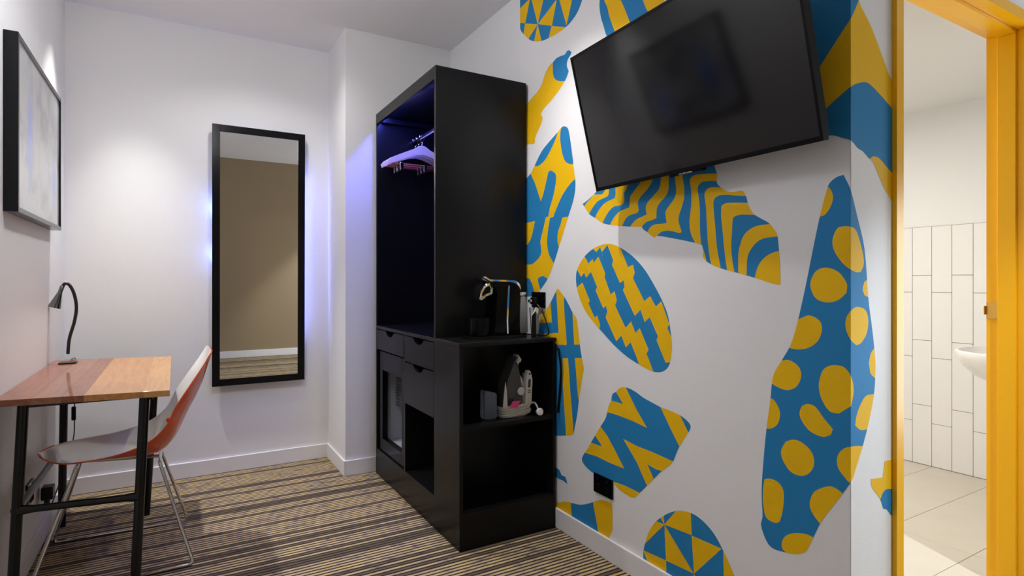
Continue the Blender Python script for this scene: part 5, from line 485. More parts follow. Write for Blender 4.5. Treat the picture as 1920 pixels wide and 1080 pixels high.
  ('y',[(0.8515,1.9209),(0.8563,1.9113),(0.861,1.9016),(0.866,1.892),(0.8717,1.8826),(0.8782,1.8737),(0.8855,1.865),(0.8932,1.8562),(0.9012,1.8468),(0.9098,1.8366),(0.9188,1.8257),(0.928,1.8147),(0.937,1.8039),(0.9456,1.7937),(0.9539,1.7836),(0.9624,1.7737),(0.9715,1.7637),(0.9813,1.7537),(0.9916,1.7438),(1.0022,1.7337),(1.0129,1.7236),(0.9906,1.6226),(0.9811,1.6288),(0.9718,1.6348),(0.9624,1.6408),(0.9527,1.6471),(0.9425,1.6539),(0.9318,1.6611),(0.9213,1.668),(0.9113,1.6744),(0.9018,1.6802),(0.8925,1.6858),(0.884,1.6906),(0.8765,1.6944),(0.8707,1.6969),(0.8661,1.6984),(0.8619,1.6991),(0.8572,1.6995),(0.8519,1.6996),(0.8463,1.6993),(0.8409,1.6985),(0.836,1.6971),(0.8322,1.6952),(0.8291,1.693),(0.8259,1.6899),(0.8222,1.6857),(0.8178,1.6805),(0.8131,1.6742),(0.8078,1.6669),(0.8018,1.6584),(0.795,1.6484),(0.7875,1.6372),(0.7795,1.6251),(0.771,1.6125),(0.762,1.5992),(0.7523,1.5852),(0.7426,1.571),(0.733,1.5571),(0.7304,1.6017),(0.7261,1.6463),(0.7253,1.6904),(0.733,1.7343),(0.7531,1.7786),(0.7829,1.8242),(0.8175,1.8716)]),
  ('y',[(0.8245,1.4922),(0.8153,1.4976),(0.812,1.4962),(0.8088,1.4951),(0.8055,1.4934),(0.8018,1.4903),(0.7975,1.4852),(0.7927,1.4787),(0.7881,1.4718),(0.7841,1.466),(0.7811,1.4618),(0.7789,1.4585),(0.7765,1.455),(0.7732,1.4501),(0.7658,1.4413),(0.7564,1.4306),(0.7474,1.4181),(0.7413,1.4037),(0.7391,1.3866),(0.7394,1.367),(0.7406,1.3463),(0.7413,1.3261),(0.7523,1.3435),(0.7638,1.3615),(0.7747,1.3791),(0.7841,1.3957),(0.7912,1.4109),(0.7968,1.4251),(0.8015,1.4384),(0.8063,1.4508),(0.8111,1.4622),(0.8156,1.4723),(0.82,1.4821)]),
]),
('d','b',[(1.2522,1.9171),(1.6043,2.013),(1.6041,1.9943),(1.6029,1.9753),(1.6036,1.9568),(1.6088,1.9394),(1.6197,1.9248),(1.6348,1.9122),(1.6529,1.898),(1.6728,1.8789),(1.6967,1.8504),(1.7246,1.8154),(1.752,1.7808),(1.7738,1.7543),(1.7843,1.7452),(1.7939,1.7398),(1.8022,1.734),(1.809,1.7234),(1.8254,1.6833),(1.8459,1.6282),(1.8635,1.5691),(1.871,1.5173),(1.8641,1.4772),(1.8475,1.4427),(1.8272,1.4108),(1.809,1.3781),(1.7971,1.3885),(1.7851,1.399),(1.7737,1.4089),(1.7639,1.4172),(1.7565,1.423),(1.7507,1.427),(1.7454,1.4308),(1.7394,1.4361),(1.7325,1.4436),(1.7252,1.4521),(1.7178,1.4611),(1.7105,1.4698),(1.7033,1.4787),(1.696,1.4879),(1.6888,1.4963),(1.6821,1.5029),(1.6762,1.5069),(1.6705,1.5091),(1.6649,1.5108),(1.6588,1.5132),(1.6522,1.5167),(1.6453,1.5207),(1.6383,1.5246),(1.6313,1.5278),(1.6247,1.5298),(1.6181,1.5311),(1.6114,1.5324),(1.6043,1.5346),(1.5972,1.5384),(1.5899,1.543),(1.5821,1.5475),(1.5734,1.5507),(1.5633,1.5522),(1.5522,1.5526),(1.5409,1.5525),(1.5303,1.5527),(1.5205,1.5533),(1.5112,1.5539),(1.502,1.5543),(1.4925,1.5541),(1.4834,1.5531),(1.4747,1.5516),(1.4646,1.5497),(1.4516,1.5474),(1.4328,1.5439),(1.4108,1.5395),(1.3866,1.5356),(1.3616,1.5336),(1.3353,1.5342),(1.3074,1.5364),(1.2794,1.5393),(1.2522,1.5417)],[
  ('y',[(1.6106,1.9398),(1.6016,1.9258),(1.5929,1.9118),(1.5837,1.8979),(1.5734,1.8837),(1.5616,1.8695),(1.5489,1.8552),(1.5355,1.8407),(1.5218,1.8256),(1.5075,1.8096),(1.4927,1.793),(1.4779,1.7765),(1.4637,1.7607),(1.4505,1.7458),(1.4378,1.7316),(1.425,1.7176),(1.4118,1.7035),(1.3977,1.6893),(1.3831,1.6751),(1.3684,1.661),(1.354,1.6471),(1.3845,1.5689),(1.3979,1.5782),(1.4113,1.5875),(1.425,1.5971),(1.4395,1.6072),(1.4552,1.6183),(1.4719,1.6301),(1.4887,1.6419),(1.505,1.6531),(1.5209,1.6639),(1.5367,1.6745),(1.5515,1.6842),(1.5647,1.6923),(1.5751,1.6983),(1.5835,1.7026),(1.5913,1.706),(1.5999,1.7093),(1.6099,1.7128),(1.6206,1.716),(1.6311,1.7187),(1.6405,1.7204),(1.648,1.721),(1.6542,1.7207),(1.6605,1.7195),(1.6681,1.7176),(1.6771,1.7149),(1.6868,1.7114),(1.6978,1.7071),(1.7105,1.7018),(1.7252,1.6954),(1.7416,1.6879),(1.7595,1.6797),(1.7788,1.671),(1.8,1.6617),(1.823,1.6518),(1.847,1.6414),(1.871,1.631),(1.8776,1.6859),(1.8887,1.7426),(1.891,1.7964),(1.871,1.8421),(1.821,1.8755),(1.7519,1.8995),(1.6777,1.9193)]),
  ('y',[(1.6635,1.5111),(1.6821,1.5208),(1.689,1.5207),(1.6957,1.5209),(1.7027,1.5205),(1.7105,1.5188),(1.7198,1.5151),(1.73,1.5099),(1.7402,1.5044),(1.7492,1.4995),(1.7558,1.4961),(1.7609,1.4934),(1.7663,1.4904),(1.7738,1.4863),(1.7908,1.4793),(1.8131,1.4708),(1.8349,1.4598),(1.8501,1.4453),(1.8556,1.4258),(1.855,1.4026),(1.8519,1.3778),(1.8501,1.3538),(1.8231,1.3714),(1.7957,1.3889),(1.7703,1.4057),(1.7492,1.4213),(1.7334,1.4358),(1.7213,1.4495),(1.7111,1.4623),(1.701,1.4741),(1.6909,1.4844),(1.6815,1.4936),(1.6726,1.5023)]),
]),
('d','y',[(1.7414,0.6579),(1.7453,0.658),(1.7488,0.6582),(1.753,0.6582),(1.7586,0.6579),(1.7679,0.657),(1.7795,0.6556),(1.792,0.654),(1.8042,0.6526),(1.8042,0.4885),(1.7969,0.4907),(1.7896,0.4927),(1.7825,0.495),(1.776,0.4981),(1.7703,0.5024),(1.7651,0.5077),(1.7602,0.5129),(1.7552,0.517),(1.75,0.5198),(1.7449,0.5216),(1.7397,0.5232),(1.7346,0.5248),(1.7306,0.5326),(1.7267,0.5405),(1.7226,0.5482),(1.7177,0.5555),(1.7114,0.5623),(1.7042,0.5688),(1.6971,0.5748),(1.6909,0.5804),(1.6858,0.5851),(1.6813,0.5892),(1.6775,0.5932),(1.6744,0.5978),(1.6724,0.603),(1.6712,0.6086),(1.6705,0.6144),(1.6695,0.6201),(1.7312,0.6139),(1.733,0.6193),(1.7348,0.6247),(1.7365,0.6301),(1.738,0.6356),(1.7391,0.6411),(1.7399,0.6467),(1.7407,0.6523)],[
  ('b',[(1.7604,0.5758),(1.7552,0.5764),(1.7514,0.5767),(1.7482,0.5765),(1.7449,0.5759),(1.7412,0.5748),(1.7377,0.5734),(1.7343,0.5715),(1.7312,0.5693),(1.7283,0.5664),(1.7257,0.5629),(1.7232,0.5595),(1.721,0.5566),(1.7186,0.555),(1.716,0.5541),(1.7143,0.553),(1.7143,0.5507),(1.7163,0.5443),(1.7198,0.5358),(1.7255,0.5264),(1.7346,0.5175),(1.7483,0.5094),(1.766,0.5013),(1.7854,0.4931),(1.8042,0.4848),(1.8042,0.5678),(1.7925,0.57),(1.7804,0.5723),(1.7692,0.5743)]),
]),
]

# ================================================================== the room
XL, XR, YB, ZC, YD, YR = -.525, 1.572, 3.93, 2.70, .874, -.85
XE = 4.30
bm = BM(); bm.faces.new([bm.verts.new(p) for p in ((XL - .1, YR - .1, 0), (XE + .1, YR - .1, 0), (XE + .1, YB + .1, 0), (XL - .1, YB + .1, 0))])
struct('floor', bm, 'carpet', 'brown and gold striped loop carpet over the whole room', 'floor')
struct('ceiling', bx(XL - .1, XE + .1, YR - .1, YB + .1, ZC, ZC + .1), 'ceiling_paint', 'plain white painted ceiling', 'ceiling')
struct('wall_left', bx(XL - .1, XL, YR - .1, YB + .1, 0, ZC), 'wall_paint', 'white wall behind the desk carrying the framed picture', 'wall')
struct('wall_back', bx(XL, XR + .098, YB, YB + .1, 0, ZC), 'wall_paint', 'white end wall carrying the tall mirror', 'wall')
struct('wall_pier', bx(.88, XR, 3.488, YB, 0, ZC), 'wall_paint', 'white pier projecting between the mirror and the wardrobe', 'wall')
struct('wall_rear', bx(XL, XE + .1, YR - .1, YR, 0, ZC), 'taupe_paint', 'taupe wall seen only in the tall mirror', 'wall')
wr = struct('wall_right', bx(XR, XR + .098, YD, YB, 0, ZC), 'wall_paint', 'white wall papered with a blue and yellow mural', 'wall')
# wallpaper sheets on the long face and round the corner
obj('wallpaper', bx(XR - .0008, XR, YD - .0008, 2.60, .0, ZC), 'wallpaper', wr)
obj('wallpaper', bx(XR - .0008, 1.786, YD - .0008, YD, .0, ZC), 'wallpaper', wr)

def build_motif(plane, base, outline, overlays):
    lo, hi = (YD - .0012, 2.598) if plane == 'r' else (XR - .0012, 1.786)
    clip = [(lo, .02), (hi, .02), (hi, ZC - .002), (lo, ZC - .002)]
    polys = [clip, outline] + [q for c, q in overlays]
    cols = [None, base] + [c for c, q in overlays]
    V, F = [], []
    for q in polys:
        if sum(a[0] * b[1] - b[0] * a[1] for a, b in zip(q, q[1:] + q[:1])) < 0: q = q[::-1]
        F.append(list(range(len(V), len(V) + len(q)))); V += [Vector(p) for p in q]
    vo, eo, fo, ov, oe, of = delaunay_2d_cdt(V, [], F, 1, 1e-5, True)
    bm = BM(); bv = {}
    for f, ids in zip(fo, of):
        if 0 not in ids or 1 not in ids: continue
        c = cols[max(ids)]
        for i in f:
            if i not in bv:
                u, z = vo[i]
                bv[i] = bm.verts.new((XR - .0013, u, z) if plane == 'r' else (u, YD - .0013, z))
        try: fc = bm.faces.new([bv[i] for i in f])
        except ValueError: continue
        fc.material_index = 0 if c == 'b' else 1
    bm.normal_update()
    want = Vector((-1, 0, 0)) if plane == 'r' else Vector((0, -1, 0))
    for fc in bm.faces:
        if fc.normal.dot(want) < 0: fc.normal_flip()
    me = bpy.data.meshes.new('mural_motif'); bm.to_mesh(me); bm.free()
    me.materials.append(MATS['mural_blue']); me.materials.append(MATS['mural_yellow'])
    o = bpy.data.objects.new('mural_motif', me); COL.objects.link(o); o.parent = wr
    return o
for pl, base, ol, ovl in MURAL: build_motif(pl, base, ol, ovl)

# skirting boards
SH, ST = .092, .013
def skirt(name, label, *boxes):
    bm = BM()
    for b in boxes: box(bm, *b, 0, SH, bev=.0025)
    struct(name, bm, 'skirting_paint', label, 'skirting')
skirt('baseboard_left', 'white skirting along the desk wall', (XL, XL + ST, YR, YB))
skirt('baseboard_back', 'white skirting under the tall mirror', (XL + ST, .88, YB - ST, YB))
skirt('baseboard_pier', 'white skirting around the pier beside the wardrobe', (.88 - ST, .88, 3.488 - ST, YB - ST), (.88, XR, 3.488 - ST, 3.488))
skirt('baseboard_right', 'white skirting under the blue and yellow mural', (XR - ST, XR - .0015, YD, 3.47))
skirt('baseboard_rear', 'white skirting on the taupe wall', (XL + ST, XE, YR, YR + ST))

# wall with the bathroom doorway
X0, X1, ZH = 1.82, 2.742, 2.122           # doorway
bm = BM()
box(bm, XR + .098, X0 - .005, YD, .975, 0, ZC); box(bm, X1 + .005, XE + .1, YD, .975, 0, ZC); box(bm, X0 - .005, X1 + .005, YD, .975, ZH + .005, ZC)
struct('wall_entry', bm, 'wall_paint', 'white wall around the yellow bathroom doorway', 'wall')
df = empty('door_1', (X0, YD, 0), 'bright yellow metal frame of the bathroom doorway', 'door frame', kind='structure')
def part(name, bm, m, parent, **k):
    o = obj(name, bm, m, None, **k)
    o.parent = parent; o.matrix_parent_inverse = parent.matrix_world.inverted() if False else Matrix.Translation(-Vector(parent.location))
    return o
YF = .860
def lprism(name, poly, axis, a, b): return part(name, prism(BM(), poly, axis, a, b, bev=.002), 'door_yellow', df)
lprism('frame_jamb', [(X0 - .038, YF), (X0, YF), (X0, 1.0), (X0 - .004, 1.0), (X0 - .004, YD - .0015), (X0 - .038, YD - .0015)], 'z', 0, ZH)
lprism('frame_jamb', [(X1, YF), (X1 + .04, YF), (X1 + .04, YD - .0005), (X1 + .004, YD - .0005), (X1 + .004, 1.0), (X1, 1.0)], 'z', 0, ZH)
lprism('frame_head', [(YF, ZH), (1.0, ZH), (1.0, ZH + .004), (YD - .0015, ZH + .004), (YD - .0015, ZH + .04), (YF, ZH + .04)], 'x', X0 - .038, X1 + .04)
# door stop moulding: proud strip between the rebates
bm = BM(); box(bm, X1 - .012, X1, .905, .962, 0, ZH - .012, bev=.002); part('door_stop', bm, 'door_yellow', df)
bm = BM(); box(bm, X0, X0 + .012, .905, .962, 0, ZH - .012, bev=.002); part('door_stop', bm, 'door_yellow', df)
bm = BM(); box(bm, X0, X1, .905, .962, ZH - .012, ZH, bev=.002); part('door_stop', bm, 'door_yellow', df)
mat('brass', linear=(.62, .36, .08), rough=.3, metal=.9)
mat('latch_dark', linear=(.12, .03, .004), rough=.7)
zs = 1.058
bm = BM(); box(bm, X1 - .0022, X1 - .0002, .958, 1.0, zs - .032, zs + .032, bev=.0008); box(bm, X1 - .016, X1 - .0002, 1.0, 1.003, zs - .017, zs + .017, bev=.001)
sp = part('strike_plate', bm, 'brass', df); tag(sp, 'small brass strike plate')
so = part('latch_hole', bx(X1 - .0026, X1 - .001, .966, .988, zs - .015, zs + .015), 'latch_dark', df)
so.parent = sp; so.matrix_parent_inverse = Matrix.Translation(-Vector(df.location))

# ------------------------------------------------------------------ bathroom behind the doorway
XT, ZB, YBB = 4.120, 2.258, 3.30
struct('floor_bathroom', bx(XR + .098, XT, .93, YBB, -.05, .0008), 'floor_grout', 'cream tiled bathroom floor seen through the doorway', 'floor')
fb = bpy.data.objects['floor_bathroom']
ys = [.94, 1.117, 1.448, 1.779, 2.11, 2.441, 2.772, 3.10]; xs = [1.735, 2.335, 2.935, 3.535, 4.115]
tilemesh = {}
def tilecopy(key, mk, name, parent, loc):
    if key not in tilemesh:
        o = mk(); tilemesh[key] = o.data
    else:
        o = bpy.data.objects.new(name, tilemesh[key]); COL.objects.link(o)
    o.location = loc; o.parent = parent
    return o
for i in range(len(xs) - 1):
    for j in range(len(ys) - 1):
        w, d = round(xs[i + 1] - xs[i], 3), round(ys[j + 1] - ys[j], 3)
        tilecopy(('f', w, d), lambda: obj('tile', bx(.001, w - .001, .001, d - .001, 0, .002, bev=.0006, seg=1), 'floor_tile'), 'tile', fb, (xs[i], ys[j], .0008))
wt = struct('wall_bathroom_tiled', bx(XT, XT + .1, .975, YBB, 0, ZC - .01), 'bath_paint', 'bathroom wall with tall white tiles to chest height', 'wall')
gb = obj('grout_bed', bx(XT - .0025, XT, .975, YBB, 0, 1.519), 'grout', wt)
pw, ph = .1090, .4140
edge = [1.565 + .1093 * k for k in range(-6, 17)]
for k in range(len(edge) - 1):
    y0, y1 = edge[k], edge[k + 1]
    if y0 < .97: continue
    first = 1.2095 if (k - 6) % 2 == 0 else 1.102
    # column between 1.565 and 1.674 has its joints at 1.2095, .793, .379
    js = [1.5185]; z = first
    while z > .012: js.append(z); z -= ph
    js.append(.004)
    for a, b in zip(js[:-1], js[1:]):
        hh = round(a - b, 4)
        tilecopy(('w', hh), lambda: obj('tile', bx(-.0065, 0, .0012, .1081, .0012, hh - .0012, bev=.001, seg=1), 'tile_white'), 'tile', wt, (XT - .0005, y0, b))
bm = BM(); box(bm, XR + .098, XT + .1, YBB, YBB + .1, 0, ZC - .01); struct('wall_bathroom_far', bm, 'bath_paint', 'plain far wall of the bathroom', 'wall')
struct('ceiling_bathroom', bx(XR + .098, XT, .975, YBB, ZB, ZB + .08), 'bath_paint', 'low white ceiling of the bathroom', 'ceiling')

# end wall of the bedroom with its window
bm = BM()
wy0, wy1, wz0, wz1 = -.74, .54, .16, 1.76
box(bm, XE, XE + .1, YR, wy0, 0, ZC); box(bm, XE, XE + .1, wy1, YD, 0, ZC); box(bm, XE, XE + .1, wy0, wy1, 0, wz0); box(bm, XE, XE + .1, wy0, wy1, wz1, ZC)
struct('wall_end', bm, 'wall_paint', 'white wall with the bedroom window', 'wall')
wn = empty('window_1', (XE, wy0, wz0), 'white framed bedroom window', 'window', kind='structure')
bm = BM()
for a in ((wy0, wy0 + .04, wz0, wz1), (wy1 - .04, wy1, wz0, wz1), (wy0 + .04, wy1 - .04, wz0, wz0 + .04), (wy0 + .04, wy1 - .04, wz1 - .04, wz1)):
    box(bm, XE - .01, XE + .06, *a, bev=.003)
part('window_frame', bm, 'white_trim', wn)
part('pane', bx(XE + .03, XE + .036, wy0 + .04, wy1 - .04, wz0 + .04, wz1 - .04), 'window_pane', wn)

# ------------------------------------------------------------------ recessed ceiling downlights
def downlight(x, y, power, cone, label, tilt=(0, 0), blend=.5, z=ZC, colour=(1.0, .985, .965), soft=.028):
    t = empty('ceiling_downlight', (x, y, z), label, 'downlight', 'recessed ceiling downlights')
    prof = [(.030, -.001), (.046, -.001), (.048, -.004), (.044, -.007), (.034, -.006), (.030, -.001)]
    bm = lathe(BM(), prof, 28, cap=False); o = obj('trim_ring', bm, 'white_trim', t, smooth=True)
    bm = BM(); bmesh.ops.create_circle(bm, cap_ends=True, segments=28, radius=.031, matrix=Matrix.Translation((0, 0, -.002)))
    obj('lens', bm, 'downlight_lens', t)
    l = bpy.data.lights.new('downlight_beam', 'SPOT'); l.energy = power; l.spot_size = R(cone); l.spot_blend = blend
    l.shadow_soft_size = soft; l.color = colour
    lo = bpy.data.objects.new('downlight_beam', l); COL.objects.link(lo); lo.parent = t; lo.location = (0, 0, -.012)
    lo.rotation_euler = (R(tilt[0]), R(tilt[1]), 0)
for a in DOWNLIGHTS: downlight(*a)
PX, PY, PZ, PR = .10, 2.25, 2.33, .1  # added lamp out of view, put in to lift ceiling and upper walls
pl_ = empty('fill_lamp', (PX, PY, ZC), 'added round white fill lamp under the ceiling, out of view', 'lamp')
obj('fill_lamp_rose', lathe(BM(), [(.055, 0), (.055, -.015), (.02, -.03)], 24), 'white_trim', pl_)
obj('fill_lamp_stem', tube(BM(), [(0, 0, -.028), (0, 0, PZ - ZC + PR - .004)], .012, 12), 'white_trim', pl_)
bm = BM(); bmesh.ops.create_uvsphere(bm, u_segments=28, v_segments=16, radius=PR * .98, matrix=Matrix.Translation((0, 0, PZ - ZC)))
obj('fill_ball', bm, 'fill_glow', pl_, smooth=True)
bl = empty('bathroom_light', (2.58, 2.2, ZB), 'round ceiling light in the bathroom', 'ceiling light')
obj('light_body', lathe(BM(), [(.15, -.001), (.15, -.03), (.14, -.035)], 36), 'white_trim', bl, smooth=False)
bm = BM(); bmesh.ops.create_circle(bm, cap_ends=True, segments=36, radius=.135, matrix=Matrix.Translation((0, 0, -.0362))); obj('lens', bm, 'bath_lens', bl)
l = bpy.data.lights.new('bathroom_lamp', 'AREA'); l.shape = 'DISK'; l.size = .26; l.energy = P_BATH; l.color = (1.0, .965, .91)
lo = bpy.data.objects.new('bathroom_lamp', l); COL.objects.link(lo); lo.parent = bl; lo.location = (0, 0, -.042)

# ================================================================== things
def thing_part(name, bm, m, parent, ang=None, **k):
    o = part(name, bm, m, parent, **k)
    if ang: smooth_by_angle(o, ang)
    return o
TP = thing_part
def sub(name, bm, m, parent, root, ang=None, **k):
    """sub-part: vertices in world coordinates, under a part of root"""
    o = obj(name, bm, m, None, **k); o.parent = parent
    o.matrix_parent_inverse = Matrix.Translation(-Vector(root.location))
    if ang: smooth_by_angle(o, ang)
    return o

# ------------------------------------------------------------------ television
TVW, TVH = .97, .537
tl = Vector((1.351, 1.850, 2.058)); yaw, tilt = -.0277, .244
u = Vector((math.sin(yaw), -math.cos(yaw), 0)); n0 = Vector((-math.cos(yaw), -math.sin(yaw), 0))
v = Vector((0, 0, -1)) * math.cos(tilt) - n0 * math.sin(tilt)
n = u.cross(v); n = -n if n.dot(n0) < 0 else n
ctr = tl + u * TVW / 2 + v * TVH / 2
tv = bpy.data.objects.new('television', None); COL.objects.link(tv)
Mtv = Matrix((( u.x, -v.x, n.x, ctr.x), (u.y, -v.y, n.y, ctr.y), (u.z, -v.z, n.z, ctr.z), (0, 0, 0, 1)))
tv.matrix_world = Mtv
tag(tv, 'black flat television tilted down from the mural wall', 'television')
W2, H2 = TVW / 2, TVH / 2
# bezel ring
bm = BM(); bz = .009
outer = [(-W2, -H2), (W2, -H2), (W2, H2), (-W2, H2)]; inner = [(-W2 + bz, -H2 + .014), (W2 - bz, -H2 + .014), (W2 - bz, H2 - bz), (-W2 + bz, H2 - bz)]
def ring(bm, o, i, z0, z1):
    for (A, B) in ((o, i),):
        vo1 = [bm.verts.new((x, y, z1)) for x, y in A]; vi1 = [bm.verts.new((x, y, z1)) for x, y in B]
        vo0 = [bm.verts.new((x, y, z0)) for x, y in A]; vi0 = [bm.verts.new((x, y, z0)) for x, y in B]
        N = len(A)
        for k in range(N):
            j = (k + 1) % N
            bm.faces.new((vo1[k], vo1[j], vi1[j], vi1[k])); bm.faces.new((vo0[k], vi0[k], vi0[j], vo0[j]))
            bm.faces.new((vo0[k], vo0[j], vo1[j], vo1[k])); bm.faces.new((vi0[k], vi1[k], vi1[j], vi0[j]))
    return bm
obj('bezel', ring(bm, outer, inner, -.022, 0), 'bezel_black', tv)
obj('screen', bx(-W2 + bz * .8, W2 - bz * .8, -H2 + .0135, H2 - bz * .8, -.012, -.0022), 'screen', tv)
bm = BM(); box(bm, -W2 + .004, W2 - .004, -H2 + .004, H2 - .004, -.040, -.0215, bev=.006); box(bm, -W2 * .62, W2 * .62, -H2 * .95, H2 * .35, -.064, -.038, bev=.012)
obj('back_cover', bm, 'tv_casing', tv)
bm = BM(); box(bm, -.075, .075, -H2 - .008, -H2 + .001, -.02, -.003, bev=.003)
sb = obj('sensor_bar', bm, 'plastic_gloss_black', tv)
# little bright maker's lettering under the screen, illegible at this size
bm = BM()
for k, (x, w, h) in enumerate([(-.03, .008, .0055), (-.0195, .007, .005), (-.010, .009, .0055), (.002, .006, .005), (.010, .009, .0055), (.021, .008, .005)]):
    box(bm, x, x + w * .25, -H2 - .0065, -H2 - .0065 + h, -.0032, -.0022); box(bm, x, x + w, -H2 - .0065 + h * .45, -H2 - .0065 + h * .65, -.0032, -.0022)
    box(bm, x + w * .75, x + w, -H2 - .0065, -H2 - .0065 + h * (.6 if k % 2 else 1), -.0032, -.0022)
obj('maker_mark', bm, 'chrome', sb)
wallp = Mtv.inverted() @ Vector((XR - .002, 1.36, 1.76))
bm = BM(); box(bm, wallp.x - .11, wallp.x + .11, -.09, .09, -.075, -.062, bev=.002)
obj('mount_plate', bm, 'metal_black', tv)
bm = BM(); tube(bm, [(wallp.x, .02, -.068), wallp + Vector((0, .0, 0))], .016, 10); tube(bm, [(wallp.x, -.06, -.068), wallp + Vector((0, -.06, .0))], .012, 10)
obj('mount_arm', bm, 'metal_black', tv)
bm = BM(); q = Mtv.inverted() @ Vector((XR - .010, 1.36, 1.76))
box(bm, -.06, .06, -.10, .10, -.004, .004, bev=.002)
mp = obj('wall_plate', bm, 'metal_black', tv)
mp.matrix_parent_inverse = Matrix.Identity(4); mp.matrix_local = Mtv.inverted() @ (Matrix.Translation((XR - .0065, 1.36, 1.76)) @ Matrix(((0, 0, -1, 0), (-1, 0, 0, 0), (0, 1, 0, 0), (0, 0, 0, 1))))

# ------------------------------------------------------------------ framed picture on the left wall
pc = empty('framed_picture', (XL, 3.078, 1.418), 'glazed print in a deep black box frame above the desk', 'picture')
px0, px1, py0, py1, pz0, pz1 = XL + .0005, -.4825, 2.638, 3.518, 1.418, 2.057
fw_ = .018
for nm, a in (('frame_stile', (px0, px1, py0, py0 + fw_, pz0, pz1)), ('frame_stile', (px0, px1, py1 - fw_, py1, pz0, pz1)),
              ('frame_rail', (px0, px1, py0 + fw_, py1 - fw_, pz0, pz0 + fw_)), ('frame_rail', (px0, px1, py0 + fw_, py1 - fw_, pz1 - fw_, pz1))):
    TP(nm, bx(*a, bev=.0012, seg=1), 'frame_black', pc)
TP('glazed_print', bx(px0 + .002, px1 - .006, py0 + fw_, py1 - fw_, pz0 + fw_, pz1 - fw_), 'picture_print', pc)

# ------------------------------------------------------------------ tall wall mirror
mx0, mx1, mz0, mz1 = .186, .718, .536, 2.118
mr = bpy.data.objects.new('wall_mirror', None); COL.objects.link(mr)
mr.location = ((mx0 + mx1) / 2, YB - .020, mz0); mr.rotation_euler = (R(-MIR_TILT) * -1, 0, 0)
tag(mr, 'tall rectangular mirror in a flat black frame on the end wall', 'mirror')
hw, hh, fb_ = (mx1 - mx0) / 2, mz1 - mz0, .042
for nm, a in (('frame_stile', (-hw, -hw + fb_, 0, hh)), ('frame_stile', (hw - fb_, hw, 0, hh)), ('frame_rail', (-hw + fb_, hw - fb_, 0, fb_)), ('frame_rail', (-hw + fb_, hw - fb_, hh - fb_, hh))):
    obj(nm, bx(a[0], a[1], -.024, -.002, a[2], a[3], bev=.0012, seg=1), 'frame_black', mr)
obj('mirror_glass', bx(-hw + fb_, hw - fb_, -.019, -.012, fb_, hh - fb_), 'mirror_glass', mr)
for zz in (1.62 - mz0, 1.34 - mz0):
    obj('backlight', lathe(BM(), [(.012, 0), (.012, .006), (.006, .009)], 14, Matrix.Translation((-hw + .055, .0, zz)) @ Matrix.Rotation(R(-90), 4, 'X')), 'backlight_blue', mr)
obj('backlight', bx(hw - .080, hw - .070, -.002, .001, .30, 1.34), 'backlight_strip', mr)

# ------------------------------------------------------------------ desk
ZT = .775
dk = empty('desk', (-.27, 3.0, 0), 'small wooden plank desk on black steel legs against the left wall', 'desk')
NR, FR, FL, NL = Vector((-.020, 2.43)), Vector((-.022, 3.53)), Vector((-.5235, 3.66)), Vector((-.5235, 2.505))
cuts = [0, .30, .555, .80, 1.0]
cuts = [0, .20, .36, .49, .84, 1.0]
cols = ['wood_red', 'wood_brown', 'wood_red', 'wood_honey', 'wood_pale']
for k, m in enumerate(cols):
    a, b = cuts[k] + (.0004 if k else 0), cuts[k + 1]
    poly = [NL.lerp(NR, a), NL.lerp(NR, b), FL.lerp(FR, b), FL.lerp(FR, a)]
    TP('plank', prism(BM(), [(p.x, p.y) for p in poly], 'z', ZT - .022, ZT, bev=.0004), m, dk)
legs = [((-.100, 2.50, ZT - .022), (-.131, 2.49, 0)), ((-.455, 2.56, ZT - .022), (-.487, 2.55, 0)), ((-.087, 3.40, ZT - .022), (-.130, 3.41, 0)), ((-.460, 3.44, ZT - .022), (-.472, 3.45, 0))]
for a, b in legs:
    lg = TP('leg', tube(BM(), [a, b], .0165, 16), 'metal_black', dk, ang=40)
    sub('foot_glide', tube(BM(), [(b[0], b[1], .0), (b[0], b[1], .012)], .0185, 16), 'plastic_black', lg, dk)
def on(leg, z):
    a, b = Vector(leg[0]), Vector(leg[1]); t = (a.z - z) / (a.z - b.z); return a.lerp(b, t)
zs_ = .385
for i, j in ((0, 1), (1, 3), (2, 3)):
    a, b = on(legs[i], zs_), on(legs[j], zs_)
    bm = BM(); d = (b - a).normalized()
    tube(bm, [a, a + d * .02, a + d * .05, b - d * .05, b - d * .02, b], [.019, .016, .0125, .0125, .016, .019], 14)
    TP('stretcher', bm, 'metal_black', dk, ang=40)
bm = BM()
for i, j in ((0, 2), (1, 3)):
    a, b = Vector(legs[i][0]), Vector(legs[j][0]); box(bm, min(a.x, b.x) - .012, max(a.x, b.x) + .012, a.y, b.y, ZT - .040, ZT - .0225)
for i, j in ((1, 0), (3, 2)):
    a, b = Vector(legs[i][0]), Vector(legs[j][0]); box(bm, a.x + .015, b.x - .015, a.y - .012, a.y + .012, ZT - .040, ZT - .0225)
TP('under_frame', bm, 'metal_black', dk)

